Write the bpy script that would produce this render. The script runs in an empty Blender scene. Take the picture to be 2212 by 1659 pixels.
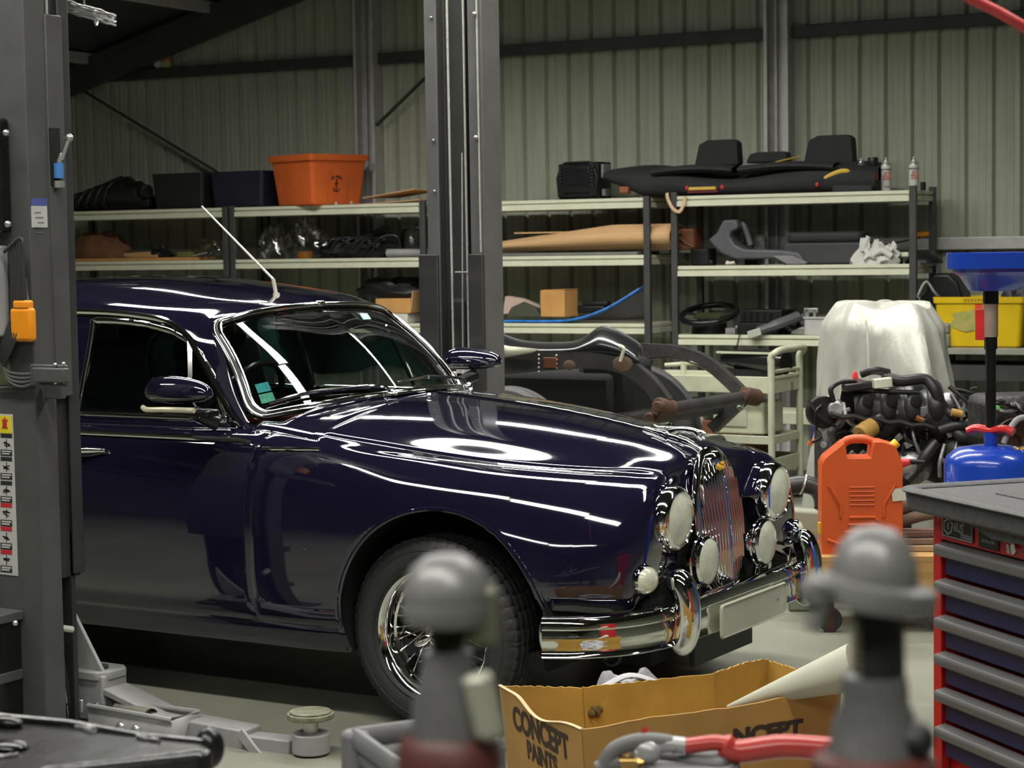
import bpy, bmesh, math, random
import numpy as np
from mathutils import Vector, Matrix
random.seed(7)
S = bpy.context.scene
COL = S.collection
PI = math.pi
V3 = lambda *a: np.array(a, float)
# ---------------------------------------------------------------- camera model (solved from the photograph)
W_, H_ = 2212.0, 1659.0
FPX = 4359.72
CYAW, CPIT, CROL = math.radians(31.49362), math.radians(4.01620), math.radians(-0.91562)
CAM = V3(3.65560, -6.18559, 1.59416)
WALLG = math.radians(3.93334)
def _axes():
    fw = V3(-math.sin(CYAW)*math.cos(CPIT), math.cos(CYAW)*math.cos(CPIT), -math.sin(CPIT))
    r = np.cross(fw, V3(0, 0, 1)); r /= np.linalg.norm(r)
    u = np.cross(r, fw)
    return fw, math.cos(CROL)*r+math.sin(CROL)*u, -math.sin(CROL)*r+math.cos(CROL)*u
FW, RT, UP = _axes()
def ray(px, py): return FW*FPX + RT*(px-W_/2) - UP*(py-H_/2)
def onplane(px, py, p0, n):
    d = ray(px, py); return CAM + d*(((np.array(p0, float)-CAM)@n)/(d@n))
def atz(px, py, z=0.0): return onplane(px, py, (0, 0, z), V3(0, 0, 1))
def aty(px, py, y): return onplane(px, py, (0, y, 0), V3(0, 1, 0))
def atd(px, py, d): r = ray(px, py); return CAM + r*(d/FPX)
WT = V3(math.cos(WALLG), math.sin(WALLG), 0); WN = V3(-math.sin(WALLG), math.cos(WALLG), 0)
WD = 13.6                                   # distance camera - back wall
def onwall(px, py, off=0.0): return onplane(px, py, CAM+WN*(WD-off), WN)
def wpt(s, off, z): p = CAM + WT*s + WN*(WD-off); return V3(p[0], p[1], z)
def ws(p): return float((np.asarray(p)-CAM)@WT)
cd = bpy.data.cameras.new('camera'); cam = bpy.data.objects.new('camera', cd); COL.objects.link(cam)
cd.sensor_width = 36.0; cd.lens = FPX/W_*36.0; cd.clip_start = 0.05; cd.clip_end = 200
M = Matrix.Identity(4)
for i in range(3):
    M[i][0] = RT[i]; M[i][1] = UP[i]; M[i][2] = -FW[i]; M[i][3] = CAM[i]
cam.matrix_world = M
cd.dof.use_dof = True; cd.dof.focus_distance = 6.6; cd.dof.aperture_fstop = 8.0
S.camera = cam
# ---------------------------------------------------------------- materials
MATS = {}
def mat(name, col, rough=0.5, metal=0.0, var=0.12, scale=6.0, bump=0.0, bscale=40.0, coat=0.0, stretch=None, col2=None, spec=0.5, emit=0, trans=0.0, ior=1.45, alpha=1.0, rvar=0.0):
    if name in MATS: return MATS[name]
    m = bpy.data.materials.new(name); m.use_nodes = True
    nt = m.node_tree; b = nt.nodes['Principled BSDF']
    b.inputs['Roughness'].default_value = rough; b.inputs['Metallic'].default_value = metal
    b.inputs['Specular IOR Level'].default_value = spec; b.inputs['IOR'].default_value = ior
    b.inputs['Coat Weight'].default_value = coat; b.inputs['Coat Roughness'].default_value = 0.03
    b.inputs['Transmission Weight'].default_value = trans
    b.inputs['Alpha'].default_value = alpha
    tc = nt.nodes.new('ShaderNodeTexCoord'); mp = nt.nodes.new('ShaderNodeMapping')
    nt.links.new(tc.outputs['Object'], mp.inputs['Vector'])
    if stretch: mp.inputs['Scale'].default_value = stretch
    nz = nt.nodes.new('ShaderNodeTexNoise'); nz.inputs['Scale'].default_value = scale; nz.inputs['Detail'].default_value = 6
    nt.links.new(mp.outputs['Vector'], nz.inputs['Vector'])
    rp = nt.nodes.new('ShaderNodeValToRGB')
    rp.color_ramp.elements[0].position = 0.3; rp.color_ramp.elements[1].position = 0.7
    c2 = col2 if col2 else tuple(min(1, c*(1+var)) for c in col); c1 = tuple(c*(1-var) for c in col) if not col2 else col
    rp.color_ramp.elements[0].color = (*c1, 1); rp.color_ramp.elements[1].color = (*c2, 1)
    nt.links.new(nz.outputs['Fac'], rp.inputs['Fac']); nt.links.new(rp.outputs['Color'], b.inputs['Base Color'])
    if rvar:
        mr = nt.nodes.new('ShaderNodeMapRange'); mr.inputs['To Min'].default_value = max(0, rough-rvar); mr.inputs['To Max'].default_value = rough+rvar
        nt.links.new(nz.outputs['Fac'], mr.inputs['Value']); nt.links.new(mr.outputs['Result'], b.inputs['Roughness'])
    if bump:
        n2 = nt.nodes.new('ShaderNodeTexNoise'); n2.inputs['Scale'].default_value = bscale; n2.inputs['Detail'].default_value = 5
        nt.links.new(mp.outputs['Vector'], n2.inputs['Vector'])
        bp = nt.nodes.new('ShaderNodeBump'); bp.inputs['Strength'].default_value = bump; bp.inputs['Distance'].default_value = 0.01
        nt.links.new(n2.outputs['Fac'], bp.inputs['Height']); nt.links.new(bp.outputs['Normal'], b.inputs['Normal'])
    if emit:
        b.inputs['Emission Color'].default_value = (*col, 1); b.inputs['Emission Strength'].default_value = emit
    MATS[name] = m
    return m
def glassmat(name, tint=(0.8, 0.85, 0.82), a=0.12, rough=0.0):
    """thin sheet glass / plastic: clear with a mirror-like sheen by angle"""
    if name in MATS: return MATS[name]
    m = bpy.data.materials.new(name); m.use_nodes = True; nt = m.node_tree; nt.nodes.clear()
    o = nt.nodes.new('ShaderNodeOutputMaterial'); mx = nt.nodes.new('ShaderNodeMixShader')
    t = nt.nodes.new('ShaderNodeBsdfTransparent'); t.inputs['Color'].default_value = (*tint, 1)
    g = nt.nodes.new('ShaderNodeBsdfGlossy'); g.inputs['Roughness'].default_value = rough
    f = nt.nodes.new('ShaderNodeFresnel'); f.inputs['IOR'].default_value = 1.5
    ad = nt.nodes.new('ShaderNodeMath'); ad.operation = 'ADD'; ad.inputs[1].default_value = a; ad.use_clamp = True
    nt.links.new(f.outputs[0], ad.inputs[0]); nt.links.new(ad.outputs[0], mx.inputs['Fac'])
    nt.links.new(t.outputs[0], mx.inputs[1]); nt.links.new(g.outputs[0], mx.inputs[2]); nt.links.new(mx.outputs[0], o.inputs[0])
    MATS[name] = m
    return m
# ---------------------------------------------------------------- mesh builder
def frame(d, up=(0, 0, 1)):
    d = np.array(d, float); d /= np.linalg.norm(d); up = np.array(up, float)
    if abs(d@up) > 0.98: up = V3(1, 0, 0) if abs(d[0]) < 0.9 else V3(0, 1, 0)
    a = np.cross(up, d); a /= np.linalg.norm(a); b = np.cross(d, a)
    return a, b, d
def rotz(a): c, s = math.cos(a), math.sin(a); return np.array([[c, -s, 0], [s, c, 0], [0, 0, 1.]])
def rotx(a): c, s = math.cos(a), math.sin(a); return np.array([[1, 0, 0], [0, c, -s], [0, s, c.real]])
def roty(a): c, s = math.cos(a), math.sin(a); return np.array([[c, 0, s], [0, 1, 0], [-s, 0, c]])
class MB:
    def __init__(s): s.v = []; s.f = []
    def add(s, vs, fs):
        o = len(s.v); s.v += [tuple(map(float, p)) for p in vs]; s.f += [tuple(i+o for i in f) for f in fs]; return s
    def box(s, c, size, R=None, taper=1.0):
        c = np.array(c, float); h = np.array(size, float)/2; P = []
        for z in (-1, 1):
            k = taper if z > 0 else 1.0
            for x, y in ((-1, -1), (1, -1), (1, 1), (-1, 1)):
                q = V3(x*h[0]*k, y*h[1]*k, z*h[2]); P.append(c+(R@q if R is not None else q))
        return s.add(P, [(3, 2, 1, 0), (4, 5, 6, 7), (0, 1, 5, 4), (1, 2, 6, 5), (2, 3, 7, 6), (3, 0, 4, 7)])
    def bar(s, p0, p1, w, h, up=(0, 0, 1)):
        p0 = np.array(p0, float); p1 = np.array(p1, float); a, b, d = frame(p1-p0, up); P = []
        for p in (p0, p1):
            for x, y in ((-1, -1), (1, -1), (1, 1), (-1, 1)): P.append(p+a*x*w/2+b*y*h/2)
        return s.add(P, [(3, 2, 1, 0), (4, 5, 6, 7), (0, 1, 5, 4), (1, 2, 6, 5), (2, 3, 7, 6), (3, 0, 4, 7)])
    def cyl(s, p0, p1, r0, r1=None, n=20, cap=True):
        r1 = r0 if r1 is None else r1
        p0 = np.array(p0, float); p1 = np.array(p1, float); a, b, d = frame(p1-p0); P = []
        for p, r in ((p0, r0), (p1, r1)):
            for i in range(n):
                t = 2*PI*i/n; P.append(p+(a*math.cos(t)+b*math.sin(t))*r)
        F = [(i, (i+1) % n, n+(i+1) % n, n+i) for i in range(n)]
        if cap: F += [tuple(range(n-1, -1, -1)), tuple(range(n, 2*n))]
        return s.add(P, F)
    def lathe(s, prof, o=(0, 0, 0), d=(0, 0, 1), n=32, a0=0.0, a1=None):
        """prof: (radius, height along d)"""
        a, b, d = frame(d); o = np.array(o, float); P = []; full = a1 is None
        m = n if full else n+1
        for r, h in prof:
            for i in range(m):
                t = a0+(2*PI if full else a1-a0)*i/n; P.append(o+d*h+(a*math.cos(t)+b*math.sin(t))*r)
        F = []
        for k in range(len(prof)-1):
            for i in range(n): j = (i+1) % m; F.append((k*m+i, k*m+j, (k+1)*m+j, (k+1)*m+i))
        return s.add(P, F)
    def tube(s, path, r, n=10, closed=False, flat=None, up=(0, 0, 1), cap=True):
        """path swept by a circle of radius r (number or list); flat=(w,h) sweeps an oval/box section"""
        Q = [np.array(p, float) for p in path]; m = len(Q); P = []; a = None
        for k in range(m):
            d = (Q[(k+1) % m]-Q[k-1]) if closed else (Q[min(k+1, m-1)]-Q[max(k-1, 0)])
            L = np.linalg.norm(d); d = d/L if L > 1e-9 else V3(0, 0, 1)
            if a is None or flat is not None: a, b, _ = frame(d, up)
            else:
                a = a-d*(a@d); la = np.linalg.norm(a)
                a = a/la if la > 1e-6 else frame(d, up)[0]; b = np.cross(d, a)
            rr = r[k] if isinstance(r, (list, tuple)) else r
            for i in range(n):
                t = 2*PI*i/n
                ca, sa = math.cos(t), math.sin(t)
                if flat: P.append(Q[k]+a*ca*flat[0]*rr+b*sa*flat[1]*rr)
                else: P.append(Q[k]+(a*ca+b*sa)*rr)
        F = []
        for k in range(m if closed else m-1):
            k2 = (k+1) % m
            for i in range(n): j = (i+1) % n; F.append((k*n+i, k*n+j, k2*n+j, k2*n+i))
        if not closed and cap: F += [tuple(range(n-1, -1, -1)), tuple(range((m-1)*n, m*n))]
        return s.add(P, F)
    def sweep(s, path, sec, up=(0, 0, 1), closed_sec=True, cap=True, closed=False):
        """section points (a,b) swept along the path"""
        Q = [np.array(p, float) for p in path]; m = len(Q); n = len(sec); P = []
        for k in range(m):
            d = (Q[(k+1) % m]-Q[k-1]) if closed else (Q[min(k+1, m-1)]-Q[max(k-1, 0)])
            a, b, _ = frame(d, up)
            P += [Q[k]+a*x+b*y for x, y in sec]
        F = []
        for k in range(m if closed else m-1):
            k2 = (k+1) % m
            for i in range(n if closed_sec else n-1): j = (i+1) % n; F.append((k*n+i, k*n+j, k2*n+j, k2*n+i))
        if cap and closed_sec and not closed: F += [tuple(range(n-1, -1, -1)), tuple(range((m-1)*n, m*n))]
        return s.add(P, F)
    def prism(s, poly, h, o=(0, 0, 0), a=(1, 0, 0), b=(0, 1, 0), d=None):
        """polygon (in a,b) thickened by h along d"""
        o = np.array(o, float); a = np.array(a, float); b = np.array(b, float); d = np.cross(a, b) if d is None else np.array(d, float); n = len(poly)
        P = [o+a*x+b*y for x, y in poly]+[o+a*x+b*y+d*h for x, y in poly]
        return s.add(P, [tuple(range(n-1, -1, -1)), tuple(range(n, 2*n))]+[(i, (i+1) % n, n+(i+1) % n, n+i) for i in range(n)])
    def grid(s, G, close_u=False):
        G = np.asarray(G, float); m, n = G.shape[:2]
        F = []
        for i in range(m if close_u else m-1):
            for j in range(n-1): i2 = (i+1) % m; F.append((i*n+j, i2*n+j, i2*n+j+1, i*n+j+1))
        return s.add(G.reshape(-1, 3), F)
    def ball(s, c, r, n=16, m=10, R=None):
        c = np.array(c, float); r = np.array(r if hasattr(r, '__len__') else (r, r, r), float); P = []
        for i in range(m+1):
            t = PI*i/m
            for j in range(n):
                q = V3(math.sin(t)*math.cos(2*PI*j/n), math.sin(t)*math.sin(2*PI*j/n), math.cos(t))*r; P.append(c+(R@q if R is not None else q))
        return s.add(P, [(i*n+j, (i+1)*n+j, (i+1)*n+(j+1) % n, i*n+(j+1) % n) for i in range(m) for j in range(n)])
    def torus(s, c, d, R, r, n=40, m=12, sq=(1, 1)):
        return s.lathe([(R+r*math.cos(2*PI*i/m)*sq[0], r*math.sin(2*PI*i/m)*sq[1]) for i in range(m+1)], c, d, n)
    def rbox(s, c, size, r=0.02, seg=4, R=None, taper=1.0):
        """box with rounded vertical edges"""
        hx, hy, hz = size[0]/2, size[1]/2, size[2]/2; poly = rrect(hx, hy, r, seg); n = len(poly); P = []
        c = np.array(c, float)
        for z, k in ((-hz, 1.0), (hz, taper)):
            for x, y in poly:
                q = V3(x*k, y*k, z); P.append(c+(R@q if R is not None else q))
        return s.add(P, [tuple(range(n-1, -1, -1)), tuple(range(n, 2*n))]+[(i, (i+1) % n, n+(i+1) % n, n+i) for i in range(n)])
    def xf(s, R=None, t=(0, 0, 0), start=0):
        for i in range(start, len(s.v)):
            p = np.array(s.v[i]); s.v[i] = tuple((R@p if R is not None else p)+np.array(t, float))
        return s
def rrect(hx, hy, r, seg=4):
    r = min(r, hx, hy); P = []
    for cx, cy, a in ((hx-r, hy-r, 0), (-hx+r, hy-r, PI/2), (-hx+r, -hy+r, PI), (hx-r, -hy+r, 1.5*PI)):
        for k in range(seg+1): t = a+PI/2*k/seg; P.append((cx+r*math.cos(t), cy+r*math.sin(t)))
    return P
def part(name, mb, m, parent=None, smooth=40, bevel=0.0, seg=2, sub=0, solid=0.0, merge=False, label=None, kind=None):
    me = bpy.data.meshes.new(name); me.from_pydata(mb.v, [], mb.f)
    bm = bmesh.new(); bm.from_mesh(me)
    if merge: bmesh.ops.remove_doubles(bm, verts=bm.verts, dist=1e-5)
    bmesh.ops.recalc_face_normals(bm, faces=bm.faces); bm.to_mesh(me); bm.free()
    if smooth:
        me.polygons.foreach_set('use_smooth', [True]*len(me.polygons))
        me.set_sharp_from_angle(angle=math.radians(smooth))
    o = bpy.data.objects.new(name, me); COL.objects.link(o)
    if m: me.materials.append(m)
    if parent: o.parent = parent
    if solid: k = o.modifiers.new('solid', 'SOLIDIFY'); k.thickness = solid; k.offset = 0
    if bevel: k = o.modifiers.new('bevel', 'BEVEL'); k.width = bevel; k.segments = seg; k.limit_method = 'ANGLE'; k.angle_limit = math.radians(35); k.harden_normals = False
    if sub: k = o.modifiers.new('sub', 'SUBSURF'); k.levels = sub; k.render_levels = sub
    if label: o['label'] = label
    if kind: o['kind'] = kind
    return o
def tag(o, label, cat, group=None, kind=None):
    o['label'] = label; o['category'] = cat
    if group: o['group'] = group
    if kind: o['kind'] = kind
    return o
def thing(name, label, cat, loc=(0, 0, 0), rz=0.0, group=None):
    o = bpy.data.objects.new(name, None); COL.objects.link(o); o.empty_display_size = 0.05
    o.location = tuple(map(float, loc)); o.rotation_euler = (0, 0, rz)
    return tag(o, label, cat, group)
def solo(name, mb, m, label, cat, loc=(0, 0, 0), rz=0.0, group=None, **k):
    o = part(name, mb, m, None, **k); o.location = tuple(map(float, loc)); o.rotation_euler = (0, 0, rz)
    return tag(o, label, cat, group)
def struct(name, mb, m, **k):
    o = part(name, mb, m, None, **k); o['kind'] = 'structure'; return o
def copytree(o, loc, rz=None, label=None, parent=None, group=None):
    c = o.copy(); COL.objects.link(c); c.parent = parent
    if loc is not None: c.location = tuple(map(float, loc))
    if rz is not None: c.rotation_euler = (0, 0, rz)
    if label: c['label'] = label
    if group: c['group'] = group
    for ch in list(o.children): copytree(ch, None, None, None, c)
    return c
def textmb(txt, size, o, a, b, lift=0.001, align='CENTER', bold=0.0, shear=0.0, sx=1.0, thick=0.0):
    cu = bpy.data.curves.new('t', 'FONT'); cu.body = txt; cu.size = size; cu.align_x = align; cu.align_y = 'CENTER'; cu.offset = bold; cu.shear = shear; cu.extrude = thick
    ob = bpy.data.objects.new('t', cu); COL.objects.link(ob)
    dg = bpy.context.evaluated_depsgraph_get(); me = bpy.data.meshes.new_from_object(ob.evaluated_get(dg))
    a = np.array(a, float); b = np.array(b, float); n = np.cross(a, b); o = np.array(o, float)+n*lift
    mb = MB(); mb.add([o+a*v.co.x*sx+b*v.co.y+n*v.co.z for v in me.vertices], [tuple(p.vertices) for p in me.polygons])
    bpy.data.objects.remove(ob); bpy.data.curves.remove(cu); bpy.data.meshes.remove(me)
    return mb
def spline(P, n=8, closed=False):
    """smooth curve through points (chord-length cubic)"""
    P = np.array(P, float)
    if closed: Q = np.vstack([P[-1], P, P[0], P[1]])
    else: Q = np.vstack([2*P[0]-P[1], P, 2*P[-1]-P[-2]])
    out = []
    for k in range(1, len(Q)-2):
        p0, p1, p2, p3 = Q[k-1:k+3]
        d0, d1, d2 = (max(np.linalg.norm(b-a), 1e-6)**0.5 for a, b in ((p0, p1), (p1, p2), (p2, p3)))
        t1 = (p1-p0)/d0-(p2-p0)/(d0+d1)+(p2-p1)/d1; t2 = (p2-p1)/d1-(p3-p1)/(d1+d2)+(p3-p2)/d2
        t1 *= d1; t2 *= d1
        for i in range(n):
            t = i/n; out.append(p1*(2*t**3-3*t*t+1)+t1*(t**3-2*t*t+t)+p2*(-2*t**3+3*t*t)+t2*(t**3-t*t))
    if not closed: out.append(P[-1])
    return out
def noise3(p, s=1.0):
    from mathutils import noise as mn
    return mn.noise(Vector((p[0]*s, p[1]*s, p[2]*s)))
LIGHTS = [(x, -2.5, 3.9, 1.9, 46) for x in (-2.9, -.95, 1.0, 2.95)]+[(x, .8, 3.9, 1.9, 46) for x in (-2.9, -.95, 1.0, 2.95)]+[(x, 3.6, 3.9, 1.9, 88) for x in (-4.4, -2.4, -.4)]+[(x, -6.3, 3.9, 1.9, 46) for x in (.6, 2.6, 4.6)]  # last row, over the camera, is added to brighten the foreground
# ================================================================ THE CAR (x forward, y to its left, origin under the front axle)
paint = mat('navy_paint', (0.0075, 0.006, 0.019), rough=0.05, var=0.1, coat=1.0, spec=0.6, ior=1.55)
chrome = mat('chrome', (0.82, 0.82, 0.80), rough=0.06, metal=1.0, var=0.03)
rubber = mat('tyre_rubber', (0.028, 0.028, 0.029), rough=0.62, var=0.25, bump=0.15, bscale=90)
blackp = mat('black_plastic', (0.012, 0.012, 0.013), rough=0.5, var=0.3, bump=0.1, bscale=120)
blackgl = mat('black_gloss', (0.010, 0.010, 0.011), rough=0.2, var=0.2)
void = mat('underbody_black', (0.006, 0.006, 0.006), rough=0.9)
glass = glassmat('window_glass', (0.80, 0.89, 0.85), 0.04)
lens = mat('patterned_lens', (0.56, 0.575, 0.45), rough=0.12, var=.12, scale=18, coat=1.0, bump=.25, bscale=45)
lensb = mat('lamp_reflector', (0.66, 0.67, 0.55), rough=0.5, metal=0.2, var=0.12, scale=30, bump=0.35, bscale=60)
leather = mat('dark_green_leather', (0.012, 0.040, 0.034), rough=0.5, var=0.2, bump=0.1, bscale=60)
walnut = mat('walnut_veneer', (0.10, 0.025, 0.010), rough=0.25, var=0.4, scale=10, stretch=(1, 6, 1), coat=0.6)
CARLABEL = 'glossy dark navy saloon car with chrome grille parked under the two-post lift'
car = thing('classic_saloon_car', CARLABEL, 'car', (0, 0, 0))

def seg_spline(P, counts):
    P = np.array(P, float); Q = np.vstack([2*P[0]-P[1], P, 2*P[-1]-P[-2]]); out = []
    for k in range(1, len(Q)-2):
        p0, p1, p2, p3 = Q[k-1:k+3]
        d0, d1, d2 = (max(np.linalg.norm(b-a), 1e-6)**0.5 for a, b in ((p0, p1), (p1, p2), (p2, p3)))
        t1 = ((p1-p0)/d0-(p2-p0)/(d0+d1)+(p2-p1)/d1)*d1; t2 = ((p2-p1)/d1-(p3-p1)/(d1+d2)+(p3-p2)/d2)*d1
        n = counts[k-1]
        for i in range(n):
            t = i/n; out.append(p1*(2*t**3-3*t*t+1)+t1*(t**3-2*t*t+t)+p2*(-2*t**3+3*t*t)+t2*(t**3-t*t))
    out.append(P[-1]); return np.array(out)
def loft(rows, step=0.016, cstep=0.016):
    R = np.array(rows, float)
    nr = [max(2, int(np.ceil(np.linalg.norm(R[i+1]-R[i], axis=1).max()/step))) for i in range(len(R)-1)]
    nc = [max(2, int(np.ceil(np.linalg.norm(R[:, j+1]-R[:, j], axis=1).max()/cstep))) for j in range(R.shape[1]-1)]
    A = np.stack([seg_spline(R[:, j], nr) for j in range(R.shape[1])], 1)
    G = np.stack([seg_spline(A[i], nc) for i in range(len(A))], 0)
    ru = np.concatenate([[k+i/n for i in range(n)] for k, n in enumerate(nr)]+[[len(nr)]])
    cv = np.concatenate([[k+i/n for i in range(n)] for k, n in enumerate(nc)]+[[len(nc)]])
    return G, ru, cv
def inpoly(P, poly):
    x, y = P[:, 0], P[:, 1]; ins = np.zeros(len(P), bool); n = len(poly)
    for i in range(n):
        x1, y1 = poly[i]; x2, y2 = poly[(i+1) % n]
        c = ((y1 > y) != (y2 > y)) & (x < (x2-x1)*(y-y1)/((y2-y1) if abs(y2-y1) > 1e-12 else 1e-12)+x1); ins ^= c
    return ins
def nearest_on(poly, p):
    A = poly; B = np.roll(poly, -1, 0); d = B-A; t = np.clip(((p-A)*d).sum(1)/np.maximum((d*d).sum(1), 1e-12), 0, 1)
    q = A+d*t[:, None]; k = ((q-p)**2).sum(1).argmin(); return q[k]
def cut(G, poly, ax=(0, 2), mask=None):
    """flags faces inside an outline (axes ax) and snaps the rim onto it"""
    poly = np.array(poly, float); m, n = G.shape[:2]; P = G.reshape(-1, 3)[:, ax]
    ins = inpoly(P, poly).reshape(m, n)
    if mask is not None: ins &= mask
    f = ins[:-1, :-1].astype(int)+ins[1:, :-1]+ins[:-1, 1:]+ins[1:, 1:]
    inner = f == 4; mixed = (f > 0) & (f < 4)
    edge = np.zeros((m, n), bool)
    for di in (0, 1):
        for dj in (0, 1): edge[di:m-1+di, dj:n-1+dj] |= mixed
    for i, j in zip(*np.where(edge & ins)):
        q = nearest_on(poly, G[i, j][list(ax)]); G[i, j, ax[0]] = q[0]; G[i, j, ax[1]] = q[1]
    return inner
def facemb(G, mask, groove=0.004):
    """mesh of the masked cells; the rim dips inward so that panel joints show"""
    m, n = G.shape[:2]; idx = -np.ones((m, n), int); ii, jj = np.where(mask); use = np.zeros((m, n), int)
    for di in (0, 1):
        for dj in (0, 1): np.add.at(use, (ii+di, jj+dj), 1)
    N = np.cross(np.gradient(G, axis=0), np.gradient(G, axis=1)); L = np.linalg.norm(N, axis=2, keepdims=True); N = N/np.maximum(L, 1e-9)
    V = []
    for i, j in zip(*np.where(use > 0)):
        idx[i, j] = len(V); p = G[i, j].copy()
        if groove and use[i, j] < 4 and not (SYM and j == 0): p = p-N[i, j]*groove*GSIGN
        V.append(p)
    F = [(idx[i, j], idx[i+1, j], idx[i+1, j+1], idx[i, j+1]) for i, j in zip(ii, jj)]
    mb = MB(); mb.add(V, F); return mb
GSIGN = 1; SYM = False
def mir(mb): o = MB(); o.v = [(x, -y, z) for x, y, z in mb.v]; o.f = [tuple(reversed(f)) for f in mb.f]; return o
def both(mb): o = MB(); o.add(mb.v, mb.f); q = mir(mb); o.add(q.v, q.f); return o
def sec(x, pts, dx=None): return [(x+(dx[i] if dx else 0), y, z) for i, (y, z) in enumerate(pts)]
rows = [
 sec(.70, [(0,.795),(.13,.80),(.24,.795),(.33,.79),(.385,.79),(.44,.78),(.52,.725),(.58,.64),(.598,.56),(.592,.49),(.56,.445)], [-.058,-.056,-.05,-.035,-.02,-.008,0,.004,0,-.01,-.03]),
 sec(.672, [(0,.846),(.13,.847),(.25,.842),(.345,.83),(.40,.825),(.46,.812),(.555,.755),(.63,.645),(.65,.555),(.645,.475),(.61,.425)], [-.034,-.032,-.028,-.012,-.004,0,0,0,0,0,0]),
 sec(.60, [(0,.884),(.14,.880),(.28,.862),(.385,.850),(.425,.840),(.50,.830),(.61,.770),(.69,.655),(.713,.55),(.71,.47),(.68,.42)]),
 sec(.48, [(0,.922),(.17,.916),(.335,.883),(.445,.853),(.485,.845),(.565,.843),(.675,.785),(.755,.665),(.785,.56),(.785,.48),(.76,.43)]),
 sec(.25, [(0,.968),(.2,.959),(.40,.917),(.525,.864),(.565,.857),(.645,.862),(.745,.81),(.815,.69),(.838,.575),(.838,.46),(.81,.38)]),
 sec(0, [(0,1.005),(.22,.996),(.45,.95),(.59,.888),(.63,.88),(.70,.88),(.785,.82),(.84,.70),(.85,.57),(.845,.42),(.81,.30)]),
 sec(-.25, [(0,1.03),(.22,1.022),(.49,.98),(.655,.925),(.695,.912),(.75,.895),(.81,.82),(.845,.70),(.85,.55),(.84,.39),(.795,.24)]),
 sec(-.45, [(0,1.045),(.22,1.038),(.51,1.0),(.70,.955),(.735,.938),(.775,.907),(.82,.825),(.848,.70),(.852,.54),(.842,.38),(.795,.23)]),
 sec(-.70, [(0,1.05),(.22,1.045),(.50,1.02),(.66,.99),(.715,.965),(.785,.925),(.828,.83),(.852,.70),(.855,.54),(.843,.38),(.795,.23)]),
 sec(-1.1, [(0,1.05),(.22,1.045),(.50,1.02),(.66,.99),(.712,.968),(.787,.932),(.832,.83),(.857,.70),(.858,.54),(.845,.38),(.797,.23)]),
 sec(-1.6, [(0,1.05),(.22,1.045),(.50,1.02),(.66,.99),(.712,.970),(.788,.936),(.834,.835),(.859,.70),(.86,.54),(.847,.38),(.798,.23)]),
 sec(-2.1, [(0,1.05),(.22,1.045),(.50,1.02),(.65,.99),(.708,.970),(.786,.938),(.833,.84),(.858,.70),(.858,.54),(.845,.38),(.797,.23)]),
 sec(-2.5, [(0,1.05),(.22,1.045),(.46,1.02),(.63,.985),(.69,.968),(.77,.938),(.828,.84),(.852,.70),(.85,.54),(.838,.38),(.79,.24)]),
 sec(-2.9, [(0,1.03),(.2,1.025),(.40,1.01),(.56,.975),(.63,.95),(.72,.908),(.80,.81),(.825,.67),(.822,.53),(.80,.40),(.76,.30)]),
 sec(-3.3, [(0,.95),(.2,.945),(.38,.93),(.52,.90),(.575,.87),(.64,.83),(.72,.74),(.75,.62),(.75,.5),(.73,.40),(.69,.33)]),
 sec(-3.6, [(0,.82),(.2,.815),(.34,.80),(.45,.77),(.50,.74),(.55,.70),(.62,.62),(.65,.54),(.65,.46),(.63,.40),(.60,.35)]),
 sec(-3.74, [(0,.66),(.14,.66),(.25,.65),(.34,.64),(.38,.62),(.42,.60),(.46,.55),(.48,.5),(.48,.46),(.46,.43),(.43,.41)]),
]
cap0 = [(.648+.05*min(1, y/.45)-.10*max(0, .60-(.60+.5*(z-.60))), y*.55, .60+.5*(z-.60)) for (_, y, z) in rows[0]]
rows = [cap0]+rows+[[(-3.745, y*.2, .5+.2*(z-.5)) for (_, y, z) in rows[-1]]]
GB, ru, cv = loft(rows)
ARCH = [(.075+.382*math.cos(t), .36+.382*math.sin(t)) for t in np.linspace(-.30, PI+.30, 60)]+[(-.33, .1), (.46, .1)]
ARCHR = [(-2.70+.37*math.cos(t), .33+.30*math.sin(t)) for t in np.linspace(-.3, PI+.3, 60)]+[(-3.1, .1), (-2.3, .1)]
vm = np.repeat((cv[None, :] > 5.5), len(ru), 0)
hole = cut(GB, ARCH, mask=vm) | cut(GB, ARCHR, mask=vm)
fc = (GB[:-1, :-1]+GB[1:, :-1]+GB[:-1, 1:]+GB[1:, 1:])/4
fx, fz = fc[..., 0], fc[..., 2]; fv = ((cv[:-1]+cv[1:])/2)[None, :]+0*fx; fr = ((ru[:-1]+ru[1:])/2)[:, None]+0*fx
solidm = ~hole
XD0, XD1, XD2 = -.668, -1.62, -2.42
cabin = (fx < -.62) & (fx > -2.86) & (fv < 4)
bon = (fv < 3) & (fx > -.465) & (fr > 2.0)
scut = (fv < 4) & (fx <= -.465) & (fx > -.66) | ((fv >= 3) & (fv < 4) & (fx <= -.465) & (fx > -.76)); scut &= ~bon
fpan = (fv < 3) & (fr <= 2.0)
boot = (fv < 3) & (fx <= -2.86)
sill = (fz < .318) & (fv > 8) & (fx < -.30) & (fx > -2.4)
fdoor = (fv >= 4) & (fx < XD0) & (fx > XD1) & ~sill
rdoor = (fv >= 4) & (fx <= XD1) & (fx > XD2) & ~sill
fw = (fv >= 3) & (fx >= XD0) & ~sill & ~scut & solidm
rw = (fv >= 3) & (fx <= XD2) & ~sill & solidm & ~(cabin)
SYM = True
def half(name, mask, m=paint, groove=0.004):
    for s in (-1, 1):
        mb = facemb(GB, mask & solidm, groove); part(name, mir(mb) if s < 0 else mb, m, car, smooth=60)
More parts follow.
